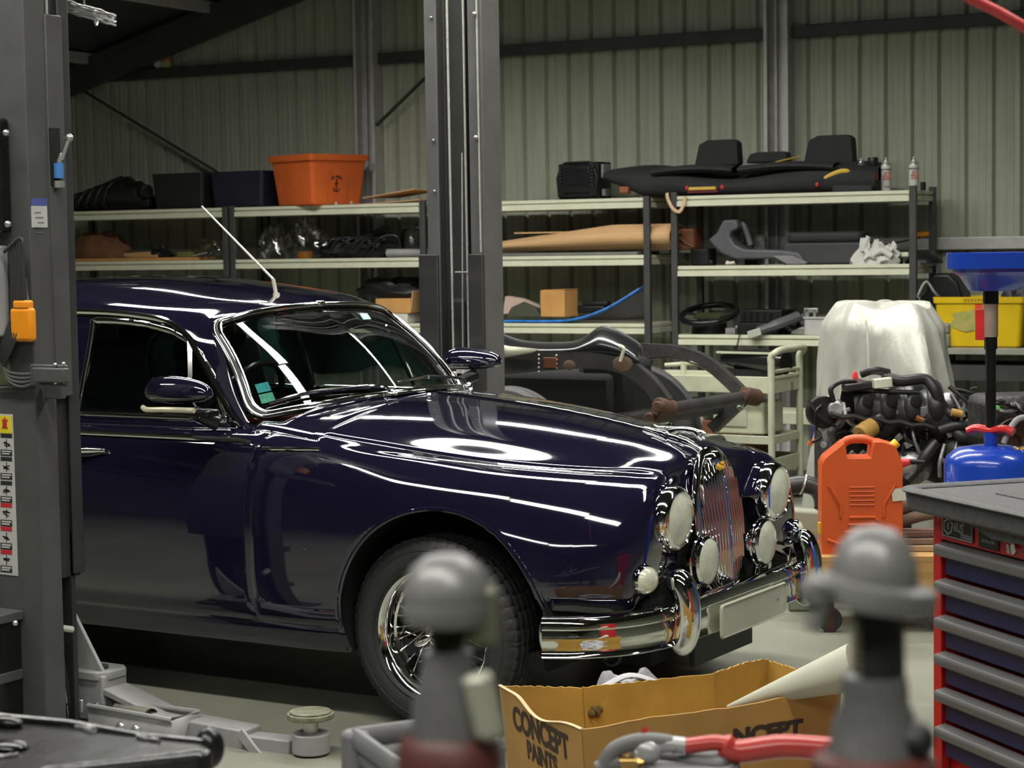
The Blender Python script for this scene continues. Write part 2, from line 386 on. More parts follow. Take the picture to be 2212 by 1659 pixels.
def full(name, mask, m=paint):
    part(name, both(facemb(GB, mask & solidm)), m, car, smooth=60, merge=True)
GSIGN = 1 if np.cross(np.gradient(GB, axis=0), np.gradient(GB, axis=1))[len(ru)//2, -20, 1] > 0 else -1
full('bonnet', bon); full('scuttle_panel', scut); full('front_panel', fpan); full('boot_lid', boot)
SYM = False
half('front_wing', fw); half('rear_wing', rw); half('sill', sill); half('front_door', fdoor); half('rear_door', rdoor)
def onbody(x, z):
    """y of the body side at (x,z), lower body"""
    q = GB[:, cv > 4.2].reshape(-1, 3); k = ((q[:, 0]-x)**2+(q[:, 2]-z)**2).argmin(); return q[k, 1]
def top_at(x, y):
    q = GB[(ru > 2.0)][:, cv < 6].reshape(-1, 3); k = ((q[:, 0]-x)**2+(q[:, 1]-abs(y))**2).argmin(); return q[k, 2]
# ---------------------------------------------------------------- roof, pillars and windows
gr = [
 [(-.995,0,1.376),(-1.0,.25,1.369),(-1.03,.42,1.353),(-1.066,.54,1.328),(-1.01,.575,1.275),(-.95,.61,1.19),(-.87,.65,1.08),(-.775,.695,.965)],
 [(-1.12,0,1.412),(-1.12,.25,1.403),(-1.135,.43,1.387),(-1.17,.56,1.34),(-1.12,.605,1.27),(-1.06,.638,1.18),(-.98,.678,1.08),(-.89,.71,.965)],
 [(-1.38,0,1.455),(-1.38,.25,1.446),(-1.38,.44,1.415),(-1.38,.58,1.352),(-1.36,.612,1.275),(-1.33,.645,1.18),(-1.3,.685,1.08),(-1.25,.716,.965)],
 [(-1.75,0,1.482),(-1.75,.25,1.473),(-1.75,.44,1.438),(-1.75,.583,1.365),(-1.75,.617,1.28),(-1.75,.65,1.18),(-1.75,.69,1.08),(-1.75,.72,.965)],
 [(-2.15,0,1.472),(-2.15,.25,1.462),(-2.15,.43,1.425),(-2.15,.57,1.348),(-2.15,.607,1.27),(-2.15,.642,1.18),(-2.15,.68,1.08),(-2.15,.715,.965)],
 [(-2.5,0,1.41),(-2.5,.24,1.40),(-2.5,.41,1.368),(-2.5,.54,1.30),(-2.5,.58,1.23),(-2.5,.62,1.15),(-2.5,.66,1.07),(-2.5,.70,.965)],
 [(-2.72,0,1.34),(-2.73,.22,1.33),(-2.74,.38,1.30),(-2.72,.50,1.24),(-2.70,.54,1.18),(-2.68,.58,1.11),(-2.67,.62,1.04),(-2.66,.675,.96)],
 [(-2.90,0,1.20),(-2.90,.2,1.19),(-2.88,.35,1.17),(-2.86,.455,1.13),(-2.84,.49,1.09),(-2.82,.53,1.05),(-2.80,.58,1.0),(-2.78,.645,.95)],
 [(-3.0,0,1.0),(-3.0,.2,1.0),(-2.98,.35,.995),(-2.95,.46,.985),(-2.93,.50,.98),(-2.9,.54,.975),(-2.87,.58,.965),(-2.84,.63,.945)],
]
GG, gu, gv = loft(gr)
WINF = spline([(-.88,.99),(-.935,1.08),(-1.0,1.165),(-1.08,1.235),(-1.18,1.285),(-1.32,1.315),(-1.46,1.328),(-1.585,1.33)], 6)+[V3(-1.565, .99)]
WINF = [np.array(p)[:2] for p in WINF]
WINR = [np.array(p)[:2] for p in spline([(-1.70,1.332),(-1.9,1.328),(-2.1,1.31),(-2.28,1.265),(-2.40,1.19),(-2.46,1.10),(-2.48,.99)], 6)]+[V3(-1.675, .99)]
gm = np.repeat((gv[None, :] > 2.9), len(gu), 0)
wf = cut(GG, WINF, mask=gm); wr = cut(GG, WINR, mask=gm)
gfv = ((gv[:-1]+gv[1:])/2)[None, :]+0*wf; gfr = ((gu[:-1]+gu[1:])/2)[:, None]+0*wf
rwin = (gfr > 6.15) & (gfr < 7.8) & (gfv < 2.6)
GSIGN = 1 if np.cross(np.gradient(GG, axis=0), np.gradient(GG, axis=1))[len(gu)//2, 2, 2] > 0 else -1
SYM = True
roofmask = ~wf & ~wr & ~rwin
part('roof', both(facemb(GG, roofmask, 0.003)), paint, car, smooth=60, merge=True)
part('rear_window', both(facemb(GG, rwin, 0)), glass, car, smooth=60, merge=True)
SYM = False
for s in (-1, 1):
    f = mir if s < 0 else (lambda q: q)
    part('door_window', f(facemb(GG, wf, 0)), glass, car, smooth=60)
    part('rear_door_window', f(facemb(GG, wr, 0)), glass, car, smooth=60)
def gy(x, z):
    q = GG[:, gv > 2.9].reshape(-1, 3); k = ((q[:, 0]-x)**2+(q[:, 2]-z)**2).argmin(); return q[k, 1]
for s in (-1, 1):
    for nm, poly in (('window_frame', WINF), ('rear_window_frame', WINR)):
        P = [(x, s*(gy(x, z)+.003), z) for x, z in poly]
        # resample straight runs so that the frame follows the side
        Q = []
        for a, b in zip(P, P[1:]+P[:1]):
            n = max(1, int(np.linalg.norm(np.array(a)-b)/.06))
            for k in range(n):
                x, _, z = np.array(a)+(np.array(b)-a)*k/n; Q.append((x, s*(gy(x, z)+.003), z))
        part(nm, MB().tube(Q, 1, 8, True, flat=(.012, .006), up=(0, s, 0)), chrome, car)
    b0, b1 = (-1.112, 1.262), (-1.035, .99)
    part('vent_window_bar', MB().bar((b0[0], s*(gy(*b0)+.004), b0[1]), (b1[0], s*(gy(*b1)+.004), b1[1]), .016, .012), chrome, car)
    gp = [(-2.55, .545, 1.285), (-2.2, .575, 1.335), (-1.75, .592, 1.362), (-1.38, .588, 1.350), (-1.22, .585, 1.322), (-1.11, .607, 1.262), (-1.015, .640, 1.17), (-.93, .672, 1.085), (-.865, .695, 1.02), (-.80, .712, .965)]
    part('gutter_trim', MB().tube([(x, s*(y+.006), z) for x, y, z in spline(gp, 8)], 1, 8, flat=(.013, .012)), chrome, car)
# windscreen
lo = spline([(-.61,0,1.038),(-.635,.25,1.033),(-.70,.50,1.017),(-.79,.672,.993)], 12)
hi = spline([(-1.0,0,1.364),(-1.005,.25,1.357),(-1.03,.43,1.338),(-1.066,.548,1.312)], 12)
lo = [(x, -y, z) for x, y, z in lo[::-1]]+[tuple(p) for p in lo[1:]]; hi = [(x, -y, z) for x, y, z in hi[::-1]]+[tuple(p) for p in hi[1:]]
lo, hi = np.array(lo), np.array(hi); NU = len(lo); NV = 30
WG = np.array([[lo[i]*(1-j/NV)+hi[i]*(j/NV)+V3(.02, 0, .015)*math.sin(PI*j/NV) for j in range(NV+1)] for i in range(NU)])
UV = np.zeros((NU, NV+1, 3))
for i in range(NU):
    for j in range(NV+1): UV[i, j] = (i/(NU-1)*1.25, j/NV*.42, 0)
rr = [(x+.625, y+.21) for x, y in rrect(.622, .208, .075, 8)]
UV0 = UV.copy(); inn = cut(UV, rr, ax=(0, 1))
def wsp(u, v):
    a = min(max(u/1.25*(NU-1), 0), NU-1.001); b = min(max(v/.42*NV, 0), NV-.001); i, j = int(a), int(b); a -= i; b -= j
    return WG[i, j]*(1-a)*(1-b)+WG[i+1, j]*a*(1-b)+WG[i, j+1]*(1-a)*b+WG[i+1, j+1]*a*b
WS = np.array([[wsp(*UV[i, j, :2]) for j in range(NV+1)] for i in range(NU)])
part('windscreen', facemb(WS, inn, 0), glass, car, smooth=60)
loop = []
for a, b in zip(rr, rr[1:]+rr[:1]):
    n = max(1, int(math.dist(a, b)/.05))
    for k in range(n): loop.append(wsp(a[0]+(b[0]-a[0])*k/n, a[1]+(b[1]-a[1])*k/n))
loop = np.array(loop)
fwd = V3(.75, 0, .66)
part('windscreen_trim', MB().tube(loop+fwd*.012, .0105, 10, True), chrome, car)
ctr = loop.mean(0)
part('windscreen_seal', MB().tube([ctr+(p-ctr)*1.018+fwd*.002 for p in loop], .013, 8, True), rubber, car)
part('windscreen_trim', MB().tube([ctr+(p-ctr)*1.035+fwd*.004 for p in loop], .007, 10, True), chrome, car)
part('trim_joint', MB().box(wsp(.625, .418)+fwd*.016, (.03, .03, .022)), chrome, car, bevel=.004)
# stickers inside the glass, lower near corner
for k, (dv, cc) in enumerate(((.072, (.10, .50, .55)), (.03, (.20, .60, .45)))):
    q = [wsp(.06+u, .02+dv+v)-fwd*.004 for u, v in ((0, 0), (.062, 0), (.062, .036), (0, .036))]
    part('windscreen_sticker', MB().add(q, [(0, 1, 2, 3)]), mat('sticker_teal%d' % k, cc, 0.5, var=.25, scale=60), car, smooth=0)
# waist mouldings
for s in (-1, 1):
    P = [(x, s*(onbody(x, .925 if x < -.6 else .915)+.004), .925+.008*(x+.7 < 0)) for x in np.linspace(-.70, -2.4, 30)]
    part('waist_moulding', MB().tube(P, 1, 8, flat=(.006, .010)), chrome, car)
    P = [(x, s*(onbody(x, .905+.0*x)+.003), .912+.02*(x+.42)) for x in np.linspace(-.645, -.42, 10)]
    part('scuttle_moulding', MB().tube(P, 1, 8, flat=(.005, .007)), chrome, car)
    P = [(-1.36+.012*k/9*0, 0, 0) for k in range(10)]
    hx = np.linspace(-1.56, -1.33, 14)
    part('door_handle', MB().tube([(x, s*(onbody(x, .875)+.010+.022*math.sin(PI*min(1, max(0, (x+1.57)/.2)))), .872+.004*math.sin(8*(x+1.5))) for x in hx], [.006+.006*math.sin(PI*(k+1)/15) for k in range(14)], 10), chrome, car)
    # rolled wheel-arch lip
    P = [(x, s*(onbody(x, z)-.004), z) for x, z in ARCH[3:57]]
    part('arch_lip', MB().tube(P, .009, 8), paint, car)
# bonnet centre bead, rear bonnet corners, fasteners
part('bonnet_bead', MB().tube([(x, 0, top_at(x, 0)+.002) for x in np.linspace(-.45, .40, 24)], 1, 8, flat=(.010, .006)), chrome, car)
# door hinge pairs and seal shadows
for s in (-1, 1): part('washer_jet', MB().ball((-.40, s*.14, top_at(-.40, .14)+.006), .011), chrome, car)
part('underbody', MB().box((-1.55, 0, .25), (3.9, 1.40, .05)).box((.25, 0, .46), (.78, .86, .50)).box((-.58, 0, .62), (.06, 1.36, .7)).box((-1.6, 0, .34), (2.0, 1.46, .12)), void, car, smooth=0)
for s in (-1, 1):
    for (cx, cz, r) in ((.075, .36, .40), (-2.70, .34, .40)):
        T = np.linspace(-.30, PI+.30, 32); m_ = MB()
        m_.grid([[(cx+r*k*math.cos(t), s*yy, cz+r*k*math.sin(t)) for k, yy in ((1, .80), (1, .47), (.5, .46), (.05, .46))] for t in T])
        part('wheel_well', m_, void, car)
# ---------------------------------------------------------------- wheels
spoke_m = mat('spoke_chrome', (0.75, 0.75, 0.74), rough=0.15, metal=1.0, var=0.05)
def tyre_mb():
    prof = [(.200,-.055),(.215,-.082),(.235,-.094),(.262,-.099),(.288,-.095),(.303,-.086),(.3125,-.074)]
    for a in (-.060, -.030, 0, .030, .060): prof += [(.3205-abs(a)*.03, a-.0125), (.3225-abs(a)*.03, a-.009), (.3225-abs(a)*.03, a+.009), (.3205-abs(a)*.03, a+.0125), (.313-abs(a)*.03, a+.0132), (.313-abs(a)*.03, a+.0165)]
    prof = prof[:-2]+[(.3125,.076),(.303,.086),(.288,.095),(.262,.099),(.235,.094),(.215,.082),(.200,.055)]
    n = 252; mb = MB(); P = []
    for r, h in prof:
        for i in range(n):
            t = 2*PI*i/n; rr_ = r
            if .300 < r and abs(h) > .046 and i % 5 == 0: rr_ = r-.0045
            elif .318 < r and abs(h) <= .046 and (i+2) % 7 == 0: rr_ = r-.004
            P.append((rr_*math.cos(t), h, rr_*math.sin(t)))
    m = len(prof)
    mb.add(P, [(k*n+i, k*n+(i+1) % n, (k+1)*n+(i+1) % n, (k+1)*n+i) for k in range(m-1) for i in range(n)])
    for rr2 in (.226, .279): mb.torus((0, -.0955 if rr2 < .25 else -.0965, 0), (0, 1, 0), rr2, .0022, 90, 6)
    return mb
def wheel(name, x, y, z, side, spokes):
    w = bpy.data.objects.new(name, None); COL.objects.link(w); w.parent = car; w.location = (x, y, z); w.rotation_euler = (0, 0, 0 if side < 0 else PI)
    part('tyre', TY, rubber, w, smooth=30)
    rim = [(.206,-.060),(.217,-.080),(.213,-.086),(.205,-.080),(.196,-.066),(.190,-.050),(.188,-.030),(.180,-.026),(.178,-.010),(.168,0),(.166,.03),(.172,.05),(.19,.06),(.205,.075)]
    part('rim', MB().lathe(rim, (0, 0, 0), (0, 1, 0), 72), chrome, w, smooth=50)
    hub = [(.0,-.070),(.018,-.072),(.026,-.066),(.030,-.056),(.045,-.052),(.050,-.045),(.047,-.03),(.042,-.02),(.042,.05),(.060,.055),(.060,.07)]
    part('hub', MB().lathe(hub, (0, 0, 0), (0, 1, 0), 40), chrome, w, smooth=40)
    knock = MB()
    for k in range(2): knock.ball((.055*math.cos(.5+PI*k), -.066, .055*math.sin(.5+PI*k)), (.038, .012, .016), R=roty(-.5))
    part('spinner', knock, chrome, w)
    if spokes:
        allm = MB()
        for k in range(56):
            a = 2*PI*k/56; ring = k % 4; d = (.30 if k % 2 else -.30)
            hy = (-.040, -.036, .045, .045)[ring]; rrr, ry = ((.180, -.030), (.172, .006), (.180, -.026), (.170, .012))[ring]
            p0 = V3(.046*math.cos(a+d*2.2), hy, .046*math.sin(a+d*2.2)); p1 = V3(rrr*math.cos(a), ry, rrr*math.sin(a))
            sp = MB().cyl(p0, p1, .0021, n=6); q = p0+(p1-p0)*.90; sp.cyl(q, p1, .0036, n=6)
            if spokes == 2: part('spoke', sp, spoke_m, w)
            else: allm.add(sp.v, sp.f)
        if spokes == 1: part('spokes', allm, spoke_m, w)
    part('brake_disc', MB().cyl((0, .06, 0), (0, .085, 0), .14, n=40), void, w)
    return w
TY = tyre_mb()
WZ = .3205
wheel('front_wheel', .018, -.690, WZ, -1, 2); wheel('front_wheel', .018, .690, WZ, 1, 1)
wheel('rear_wheel', -2.69, -.69, WZ, -1, 1); wheel('rear_wheel', -2.69, .69, WZ, 1, 1)
# ---------------------------------------------------------------- grille
gc = lambda z: float(np.interp(z, [.385, .45, .55, .65, .74, .80, .84, .872], [.702, .706, .704, .696, .684, .674, .662, .648]))
gw = lambda z: float(np.interp(z, [.385, .41, .45, .52, .60, .68, .75, .80, .84, .862, .874], [.02, .062, .105, .140, .153, .152, .140, .120, .090, .055, .0]))
zz = np.linspace(.388, .874, 40)
lp = [(gc(z)-.10*gw(z), gw(z), z) for z in zz]; lp = lp+[(x, -y, z) for x, y, z in lp[::-1][1:]]
part('grille_surround', MB().tube(lp, 1, 12, True, flat=(.020, .014), up=(1, 0, 0)), chrome, car)
bk = [[(gc(z)-.035-.10*gw(z), k*gw(z), z) for k in np.linspace(-1, 1, 9)] for z in zz]
part('grille_backing', MB().grid(bk), void, car)
for k in range(-7, 8):
    yy = k*.0205
    Z = [z for z in zz if gw(z) > abs(yy)+.004]
    if k == 0:
        P = [(gc(z)+.016, 0, z) for z in Z]; part('grille_centre_bar', MB().tube(P, 1, 10, flat=(.014, .014), up=(1, 0, 0)), chrome, car)
    else:
        P = [(gc(z)+.010-.5*yy*yy, yy*(.35+.65*min(1, gw(z)/.13)), z) for z in Z]; part('grille_slat', MB().tube(P, 1, 8, flat=(.0062, .013), up=(1, 0, 0)), chrome, car)
bz = .832
yel = mat('amber_enamel', (0.75, 0.42, 0.03), rough=0.2, var=.15, coat=.8)
nb = V3(.72, 0, .69)
part('grille_crown', MB().ball((gc(.835)-.004, 0, .835), (.035, .055, .045), R=roty(.5)), chrome, car)
part('grille_badge', MB().lathe([(0, .012), (.022, .010), (.030, .004), (.031, -.01)], V3(gc(bz)+.016, 0, bz+.004), nb, 32), yel, car)
part('badge_emblem', MB().torus(V3(gc(bz)+.0245, 0, bz+.0125), nb, .019, .0022, 28, 6).ball(V3(gc(bz)+.025, 0, bz+.013), (.006, .009, .009)), mat('badge_gold', (.55, .33, .05), .3, .8), car)
# ---------------------------------------------------------------- lamps
for s in (-1, 1):
    c = V3(.703, s*.390, .694); ax = V3(1, s*-.0, .0)
    part('headlamp_bowl', MB().lathe([(.112,-.10),(.116,-.05),(.110,-.015),(.100,-.008)], c, ax, 44), paint, car)
    part('headlamp_rim', MB().lathe([(.104,-.02),(.107,0),(.106,.016),(.100,.030),(.090,.036),(.087,.030)], c, ax, 48), chrome, car)
    part('headlamp_reflector', MB().lathe([(.088,.028),(.08,.0),(.05,-.035),(.012,-.05),(0,-.05)], c, ax, 40), lensb, car)
    part('headlamp_bulb', MB().ball(c+ax*(-.01), .016), chrome, car)
    part('headlamp_lens', MB().lathe([(.088,.030),(.07,.041),(.045,.049),(.02,.053),(0,.054)], c, ax, 40), lens, car)
    P = [(c+ax*(.050-.3*(q*q))+V3(0, 0, q*.0) + V3(0, s*0+q, 0)) for q in np.linspace(-.06, .06, 13)]
    flu = MB()
    for q in np.linspace(-.03, .03, 7): flu.tube([c+V3(.050-abs(q)*.12-abs(t)*.12, q, t) for t in np.linspace(-.035, .02, 7)], .0016, 5)
    part('lens_flutes', flu, lens, car)
    c = V3(.748, s*.232, .536)
    part('spotlamp_shell', MB().lathe([(.0,-.085),(.03,-.082),(.062,-.062),(.078,-.032),(.082,-.02),(.079,-.016),(.083,-.010),(.084,.004),(.076,.012)], c, ax, 44), chrome, car)
    part('spotlamp_reflector', MB().lathe([(.076,.010),(.06,-.02),(.02,-.045),(0,-.046)], c, ax, 36), lensb, car)
    part('spotlamp_lens', MB().lathe([(.077,.010),(.06,.020),(.03,.027),(0,.029)], c, ax, 36), lens, car)
    part('spotlamp_bracket', MB().cyl(c+V3(-.03, 0, -.08), c+V3(-.04, 0, -.15), .012, n=12).cyl(c+V3(-.03, 0, -.085), c+V3(.004, 0, -.082), .007, n=8), chrome, car)
    c = V3(.708, s*.588, .523); ax2 = V3(.93, s*.36, 0); ax2 /= np.linalg.norm(ax2)
    part('sidelamp_base', MB().lathe([(.055,-.06),(.054,-.02),(.046,-.004)], c, ax2, 32), paint, car)
    part('sidelamp_rim', MB().lathe([(.046,-.006),(.048,.006),(.044,.014),(.040,.012)], c, ax2, 32), chrome, car)
    part('sidelamp_reflector', MB().lathe([(.041,.008),(.03,-.01),(0,-.018)], c, ax2, 28), lensb, car)
    part('sidelamp_lens', MB().lathe([(.041,.012),(.034,.024),(.018,.031),(0,.033)], c, ax2, 28), lens, car)
# ---------------------------------------------------------------- bumper, overriders, plate
hp = spline([(.478, -.838), (.59, -.782), (.672, -.69), (.716, -.575), (.734, -.45), (.742, -.25), (.742, 0)], 8)
bp = [(x, y, .374) for x, y in hp]; bp += [(x, -y, z) for x, y, z in bp[::-1][1:]]
prof = [(0,.060),(.020,.063),(.038,.055),(.047,.040),(.048,.024),(.044,.019),(.049,.0),(.050,-.022),(.046,-.042),(.052,-.056),(.057,-.062),(.052,-.067),(.0,-.052)]
part('bumper_end', MB().ball((.478, -.83, .372), (.016, .022, .055)).xf(), chrome, car); part('bumper_end', MB().ball((.478, .83, .372), (.016, .022, .055)), chrome, car)
part('bumper', MB().sweep(bp, [(-a, b) for a, b in prof]), chrome, car, smooth=35)
for s in (-1, 1):
    P = spline([(.758, s*.494, .288), (.788, s*.494, .318), (.806, s*.494, .375), (.804, s*.494, .44), (.786, s*.494, .50), (.755, s*.494, .540)], 6)
    n = len(P); rl = [max(.12, math.sqrt(max(0.02, 1-(2*k/(n-1)-1)**6))) for k in range(n)]
    part('overrider', MB().tube(P, rl, 20, flat=(.041, .046), up=(1, 0, 0)), chrome, car, smooth=60)
    q = MB()
    q.bar((.70, s*.40, .37), (.45, s*.38, .34), .05, .05)
    part('bumper_bracket', q, void, car)
pl = mat('plate_cream', (0.46, 0.47, 0.36), rough=0.45, var=0.05, spec=.3)
part('number_plate', MB().rbox((0, 0, 0), (.525, .114, .006), .016, 5, None).xf(R=np.array([[0, 0, 1.], [1, 0, 0], [0, 1, 0]]), t=(.812, 0, .341)), pl, car, bevel=.002)
part('plate_rim', MB().tube([(.817, y, .341+z) for y, z in rrect(.258, .053, .014, 5)], .0025, 6, True), pl, car)
part('plate_bolt', MB().cyl((.812, .19, .35), (.819, .19, .35), .006, n=10), mat('zinc_bolt', (.4, .4, .36), .4, .7), car)
part('plate_bracket', MB().box((.785, 0, .35), (.05, .30, .02)), void, car)
part('air_dam', MB().box((.70, -.02, .235), (.02, .46, .11)), mat('dam_black', (.01, .01, .01), .5), car, bevel=.004)
part('front_valance', MB().box((.60, 0, .40), (.10, 1.0, .07)).box((.50, 0, .37), (.10, 1.15, .10)), void, car, bevel=.02)
part('tow_eye', MB().torus((.56, -.55, .265), (0, 1, 0), .032, .009, 24, 8).box((.55, -.55, .31), (.05, .02, .06)), blackgl, car)
# ---------------------------------------------------------------- leaping cat mascot on the bonnet nose
def skinned(name, verts, edges, radii, m, parent, sub=2, root=0):
    me = bpy.data.meshes.new(name); me.from_pydata([tuple(map(float, v)) for v in verts], edges, []); o = bpy.data.objects.new(name, me); COL.objects.link(o)
    o.modifiers.new('skin', 'SKIN'); k = o.modifiers.new('sub', 'SUBSURF'); k.levels = sub; k.render_levels = sub
    for i, v in enumerate(me.skin_vertices[0].data): v.radius = (radii[i], radii[i]); v.use_root = i == root
    dg = bpy.context.evaluated_depsgraph_get(); m2 = bpy.data.meshes.new_from_object(o.evaluated_get(dg)); m2.name = name
    bpy.data.objects.remove(o); bpy.data.meshes.remove(me)
    m2.materials.clear(); m2.materials.append(m); m2.polygons.foreach_set('use_smooth', [True]*len(m2.polygons))
    o = bpy.data.objects.new(name, m2); COL.objects.link(o); o.parent = parent
    return o
z0 = top_at(.50, 0)
cat = [(-.06,0,.030),(-.02,0,.040),(.03,0,.044),(.065,0,.040),(.092,0,.042),(.112,0,.034),        # 0-5 hip, back, chest, neck, head, muzzle
       (-.075,.010,.012),(-.11,.010,.004),(-.135,.010,.002),(-.075,-.010,.012),(-.11,-.010,.004),(-.135,-.010,.002),
       (-.10,0,.036),(-.14,0,.032),(-.165,0,.040),
       (.080,.010,.020),(.105,.010,.010),(.075,-.010,.018),(.098,-.010,.006)]
ce = [(0,1),(1,2),(2,3),(3,4),(4,5),(0,6),(6,7),(7,8),(0,9),(9,10),(10,11),(0,12),(12,13),(13,14),(3,15),(15,16),(3,17),(17,18)]
cr_ = [q*.78 for q in [.016,.014,.016,.013,.011,.007,.010,.006,.005,.010,.006,.005,.006,.005,.004,.008,.005,.008,.005]]
ct = roty(.12); catv = [ct@(V3(*p)*.74)+V3(.555, 0, top_at(.555, 0)+.012) for p in cat]
skinned('leaping_cat_mascot', catv, ce, cr_, chrome, car, 2, 2)
part('mascot_base', MB().tube([(x, 0, top_at(x, 0)+.004) for x in np.linspace(.40, .635, 14)], [.004+.010*math.sin(PI*(k+1)/15) for k in range(14)], 10), chrome, car)
# ---------------------------------------------------------------- wipers, aerial, mirrors
for y0, y1, k in ((-.12, -.56, 0), (.40, -.02, 1)):
    a0 = wsp(.625+y0, .0)+V3(.06, 0, .012); a1 = wsp(.625+(y0+y1)/2-.02, .035)+fwd*.03
    part('wiper_arm', MB().tube(spline([a0, a0+V3(0, -.04, .03), a1], 6), .006, 8).ball(a0, (.02, .02, .018)).cyl(a0-V3(0, 0, .03), a0+V3(0, 0, .012), .012, n=12), chrome, car)
    b = [wsp(.625+y1+(y0-.04-y1)*t, .030+.012*math.sin(PI*t))+fwd*.022 for t in np.linspace(0, 1, 10)]
    part('wiper_blade', MB().tube(b, 1, 8, flat=(.005, .007)), chrome, car)
part('scuttle_vent', MB().box((-.53, .0, top_at(-.53, 0)+.004), (.06, .40, .012), R=roty(-.1)), chrome, car, bevel=.004)
ab = aty(597, 636, -.10); at_ = aty(437, 447, -.10); am = aty(590, 603, -.10)
ab[2] = 1.405
part('aerial', MB().cyl(ab-V3(0, 0, .02), ab+V3(0, 0, .012), .018, .012, n=16).tube(spline([ab, ab+(am-ab)*.6, am], 5), .008, 10).cyl(am, at_, .0052, .0036, n=8).ball(at_, .005), mat('aerial_steel', (.62, .61, .52), .35, .3, var=.1), car)
mc = aty(388, 856, -.93)
mm = MB()
G = []
for i in range(25):
    u = i/24; ang = u*PI
    prof_x = -math.cos(ang)            # -1 left end .. 1 right end
    hx, hz, hy = .135, .060, .055
    rx = mc[0]+hx*prof_x; taper = math.sin(ang)**0.55*(1.0-.18*prof_x)
    G.append([(rx, mc[1]+hy*taper*math.cos(t), mc[2]+.008+hz*taper*math.sin(t)*(1.0 if math.sin(t) > 0 else .55)) for t in np.linspace(0, 2*PI, 25)])
part('door_mirror', MB().grid(G), paint, car, merge=True, smooth=60)
ml = aty(303, 884, -.985); mr = aty(415, 886, -.985)
part('mirror_indicator', MB().tube(spline([ml+V3(.0, .015, .004), ml+V3(.03, -.004, 0), (ml+mr)/2+V3(0, -.002, 0), mr+V3(0, .01, -.002)], 6), 1, 10, flat=(.010, .010)), mat('indicator_lens', (.75, .70, .50), .15, .3, var=.2, scale=25), car)
part('mirror_arm', MB().tube([(mc[0]+.02, mc[1]+.02, mc[2]-.045), (-.90, -.84, 1.02), (-.86, -.77, .985)], [.028, .026, .03], 12).box((mc[0]+.04, mc[1]+.01, mc[2]-.055), (.20, .07, .025)), blackgl, car, bevel=.008)
part('door_mirror', mir(MB().grid(G)), paint, car, merge=True, smooth=60)
part('mirror_arm', MB().tube([(mc[0]+.02, -mc[1]-.02, mc[2]-.045), (-.90, .84, 1.02), (-.86, .77, .985)], [.028, .026, .03], 12), blackgl, car)
# ---------------------------------------------------------------- interior
dash = [(x, y, z) for x, y, z in ()]
part('dashboard', MB().box((-.80, 0, .93), (.26, 1.30, .10)).box((-.90, 0, .89), (.10, 1.30, .16)), blackp, car, bevel=.03, seg=4)
part('dash_top_rail', MB().box((-.84, 0, .985), (.16, 1.28, .022)), walnut, car, bevel=.008)
sw = V3(-1.08, -.36, 1.0); sd = V3(-.85, 0, .5); sd /= np.linalg.norm(sd)
swm = MB().torus(sw, sd, .195, .013, 48, 10)
fa, fb, _ = frame(sd)
for t in (0.0, PI, 1.5*PI): swm.bar(sw-sd*.03, sw+(fa*math.cos(t)+fb*math.sin(t))*.19, .03, .008)
swm.cyl(sw-sd*.05, sw+sd*.0, .05, .045, n=24).cyl(sw-sd*.3, sw-sd*.05, .02, n=12)
part('steering_wheel', swm, blackgl, car)
for s in (-1, 1):
    part('front_seat', MB().rbox((-1.45, s*.36, .60), (.52, .54, .20), .08).rbox((0, 0, 0), (.17, .52, .66), .07, 5, taper=.86).xf(R=roty(-.22), t=(-1.74, s*.36, .90), start=40), leather, car, bevel=.03, seg=3)
    part('headrest', MB().rbox((-1.83, s*.36, 1.28), (.10, .26, .15), .04), leather, car, bevel=.03, seg=3)
    part('door_card', MB().box((-1.2, s*.70, .75), (1.0, .02, .42)).box((-2.05, s*.70, .75), (.7, .02, .42)), leather, car)
part('rear_seat', MB().rbox((-2.35, 0, .60), (.50, 1.25, .22), .08).rbox((-2.62, 0, .88), (.20, 1.25, .55), .08), leather, car, bevel=.03, seg=3)
rm = wsp(.66, .36)+V3(-.13, 0, -.03)
part('rear_view_mirror', MB().rbox(rm, (.03, .20, .06), .012).cyl(rm, rm+V3(.09, 0, .05), .008, n=10), blackp, car, bevel=.01)
part('dash_camera', MB().box(wsp(.79, .345)+V3(-.03, 0, -.01), (.05, .085, .05), R=roty(.6)), blackp, car, bevel=.008)
part('camera_screen', MB().box(wsp(.79, .345)+V3(.004, 0, .006), (.004, .05, .03), R=roty(-.7)), mat('screen_teal', (.10, .30, .27), .3), car)
# ================================================================ THE SHED
S0 = ws(onwall(122, 300)); S1 = 5.2
SR = S0+9.0; TANR = 0.272; ZE = 3.08
def zroof(s): return ZE+TANR*min(s-S0, 2*SR-S0-s)
conc = mat('concrete_floor', (0.185, 0.190, 0.148), rough=0.42, var=0.0, scale=1.6, col2=(0.235, 0.24, 0.188), bump=0.12, bscale=25, rvar=.12)
nt = conc.node_tree
sheet = mat('zincalume_sheet', (0.295, 0.312, 0.245), rough=0.42, metal=0.0, var=0.10, scale=3, stretch=(9, 9, .5), spec=0.4)
darkst = mat('dark_steel', (0.040, 0.040, 0.040), rough=0.5, var=0.2, spec=.4)
galv = mat('galvanised_steel', (0.42, 0.42, 0.40), rough=0.45, metal=0.25, var=0.12, scale=14)
roofm = mat('roof_sheet', (0.035, 0.035, 0.034), rough=0.6, var=0.2)
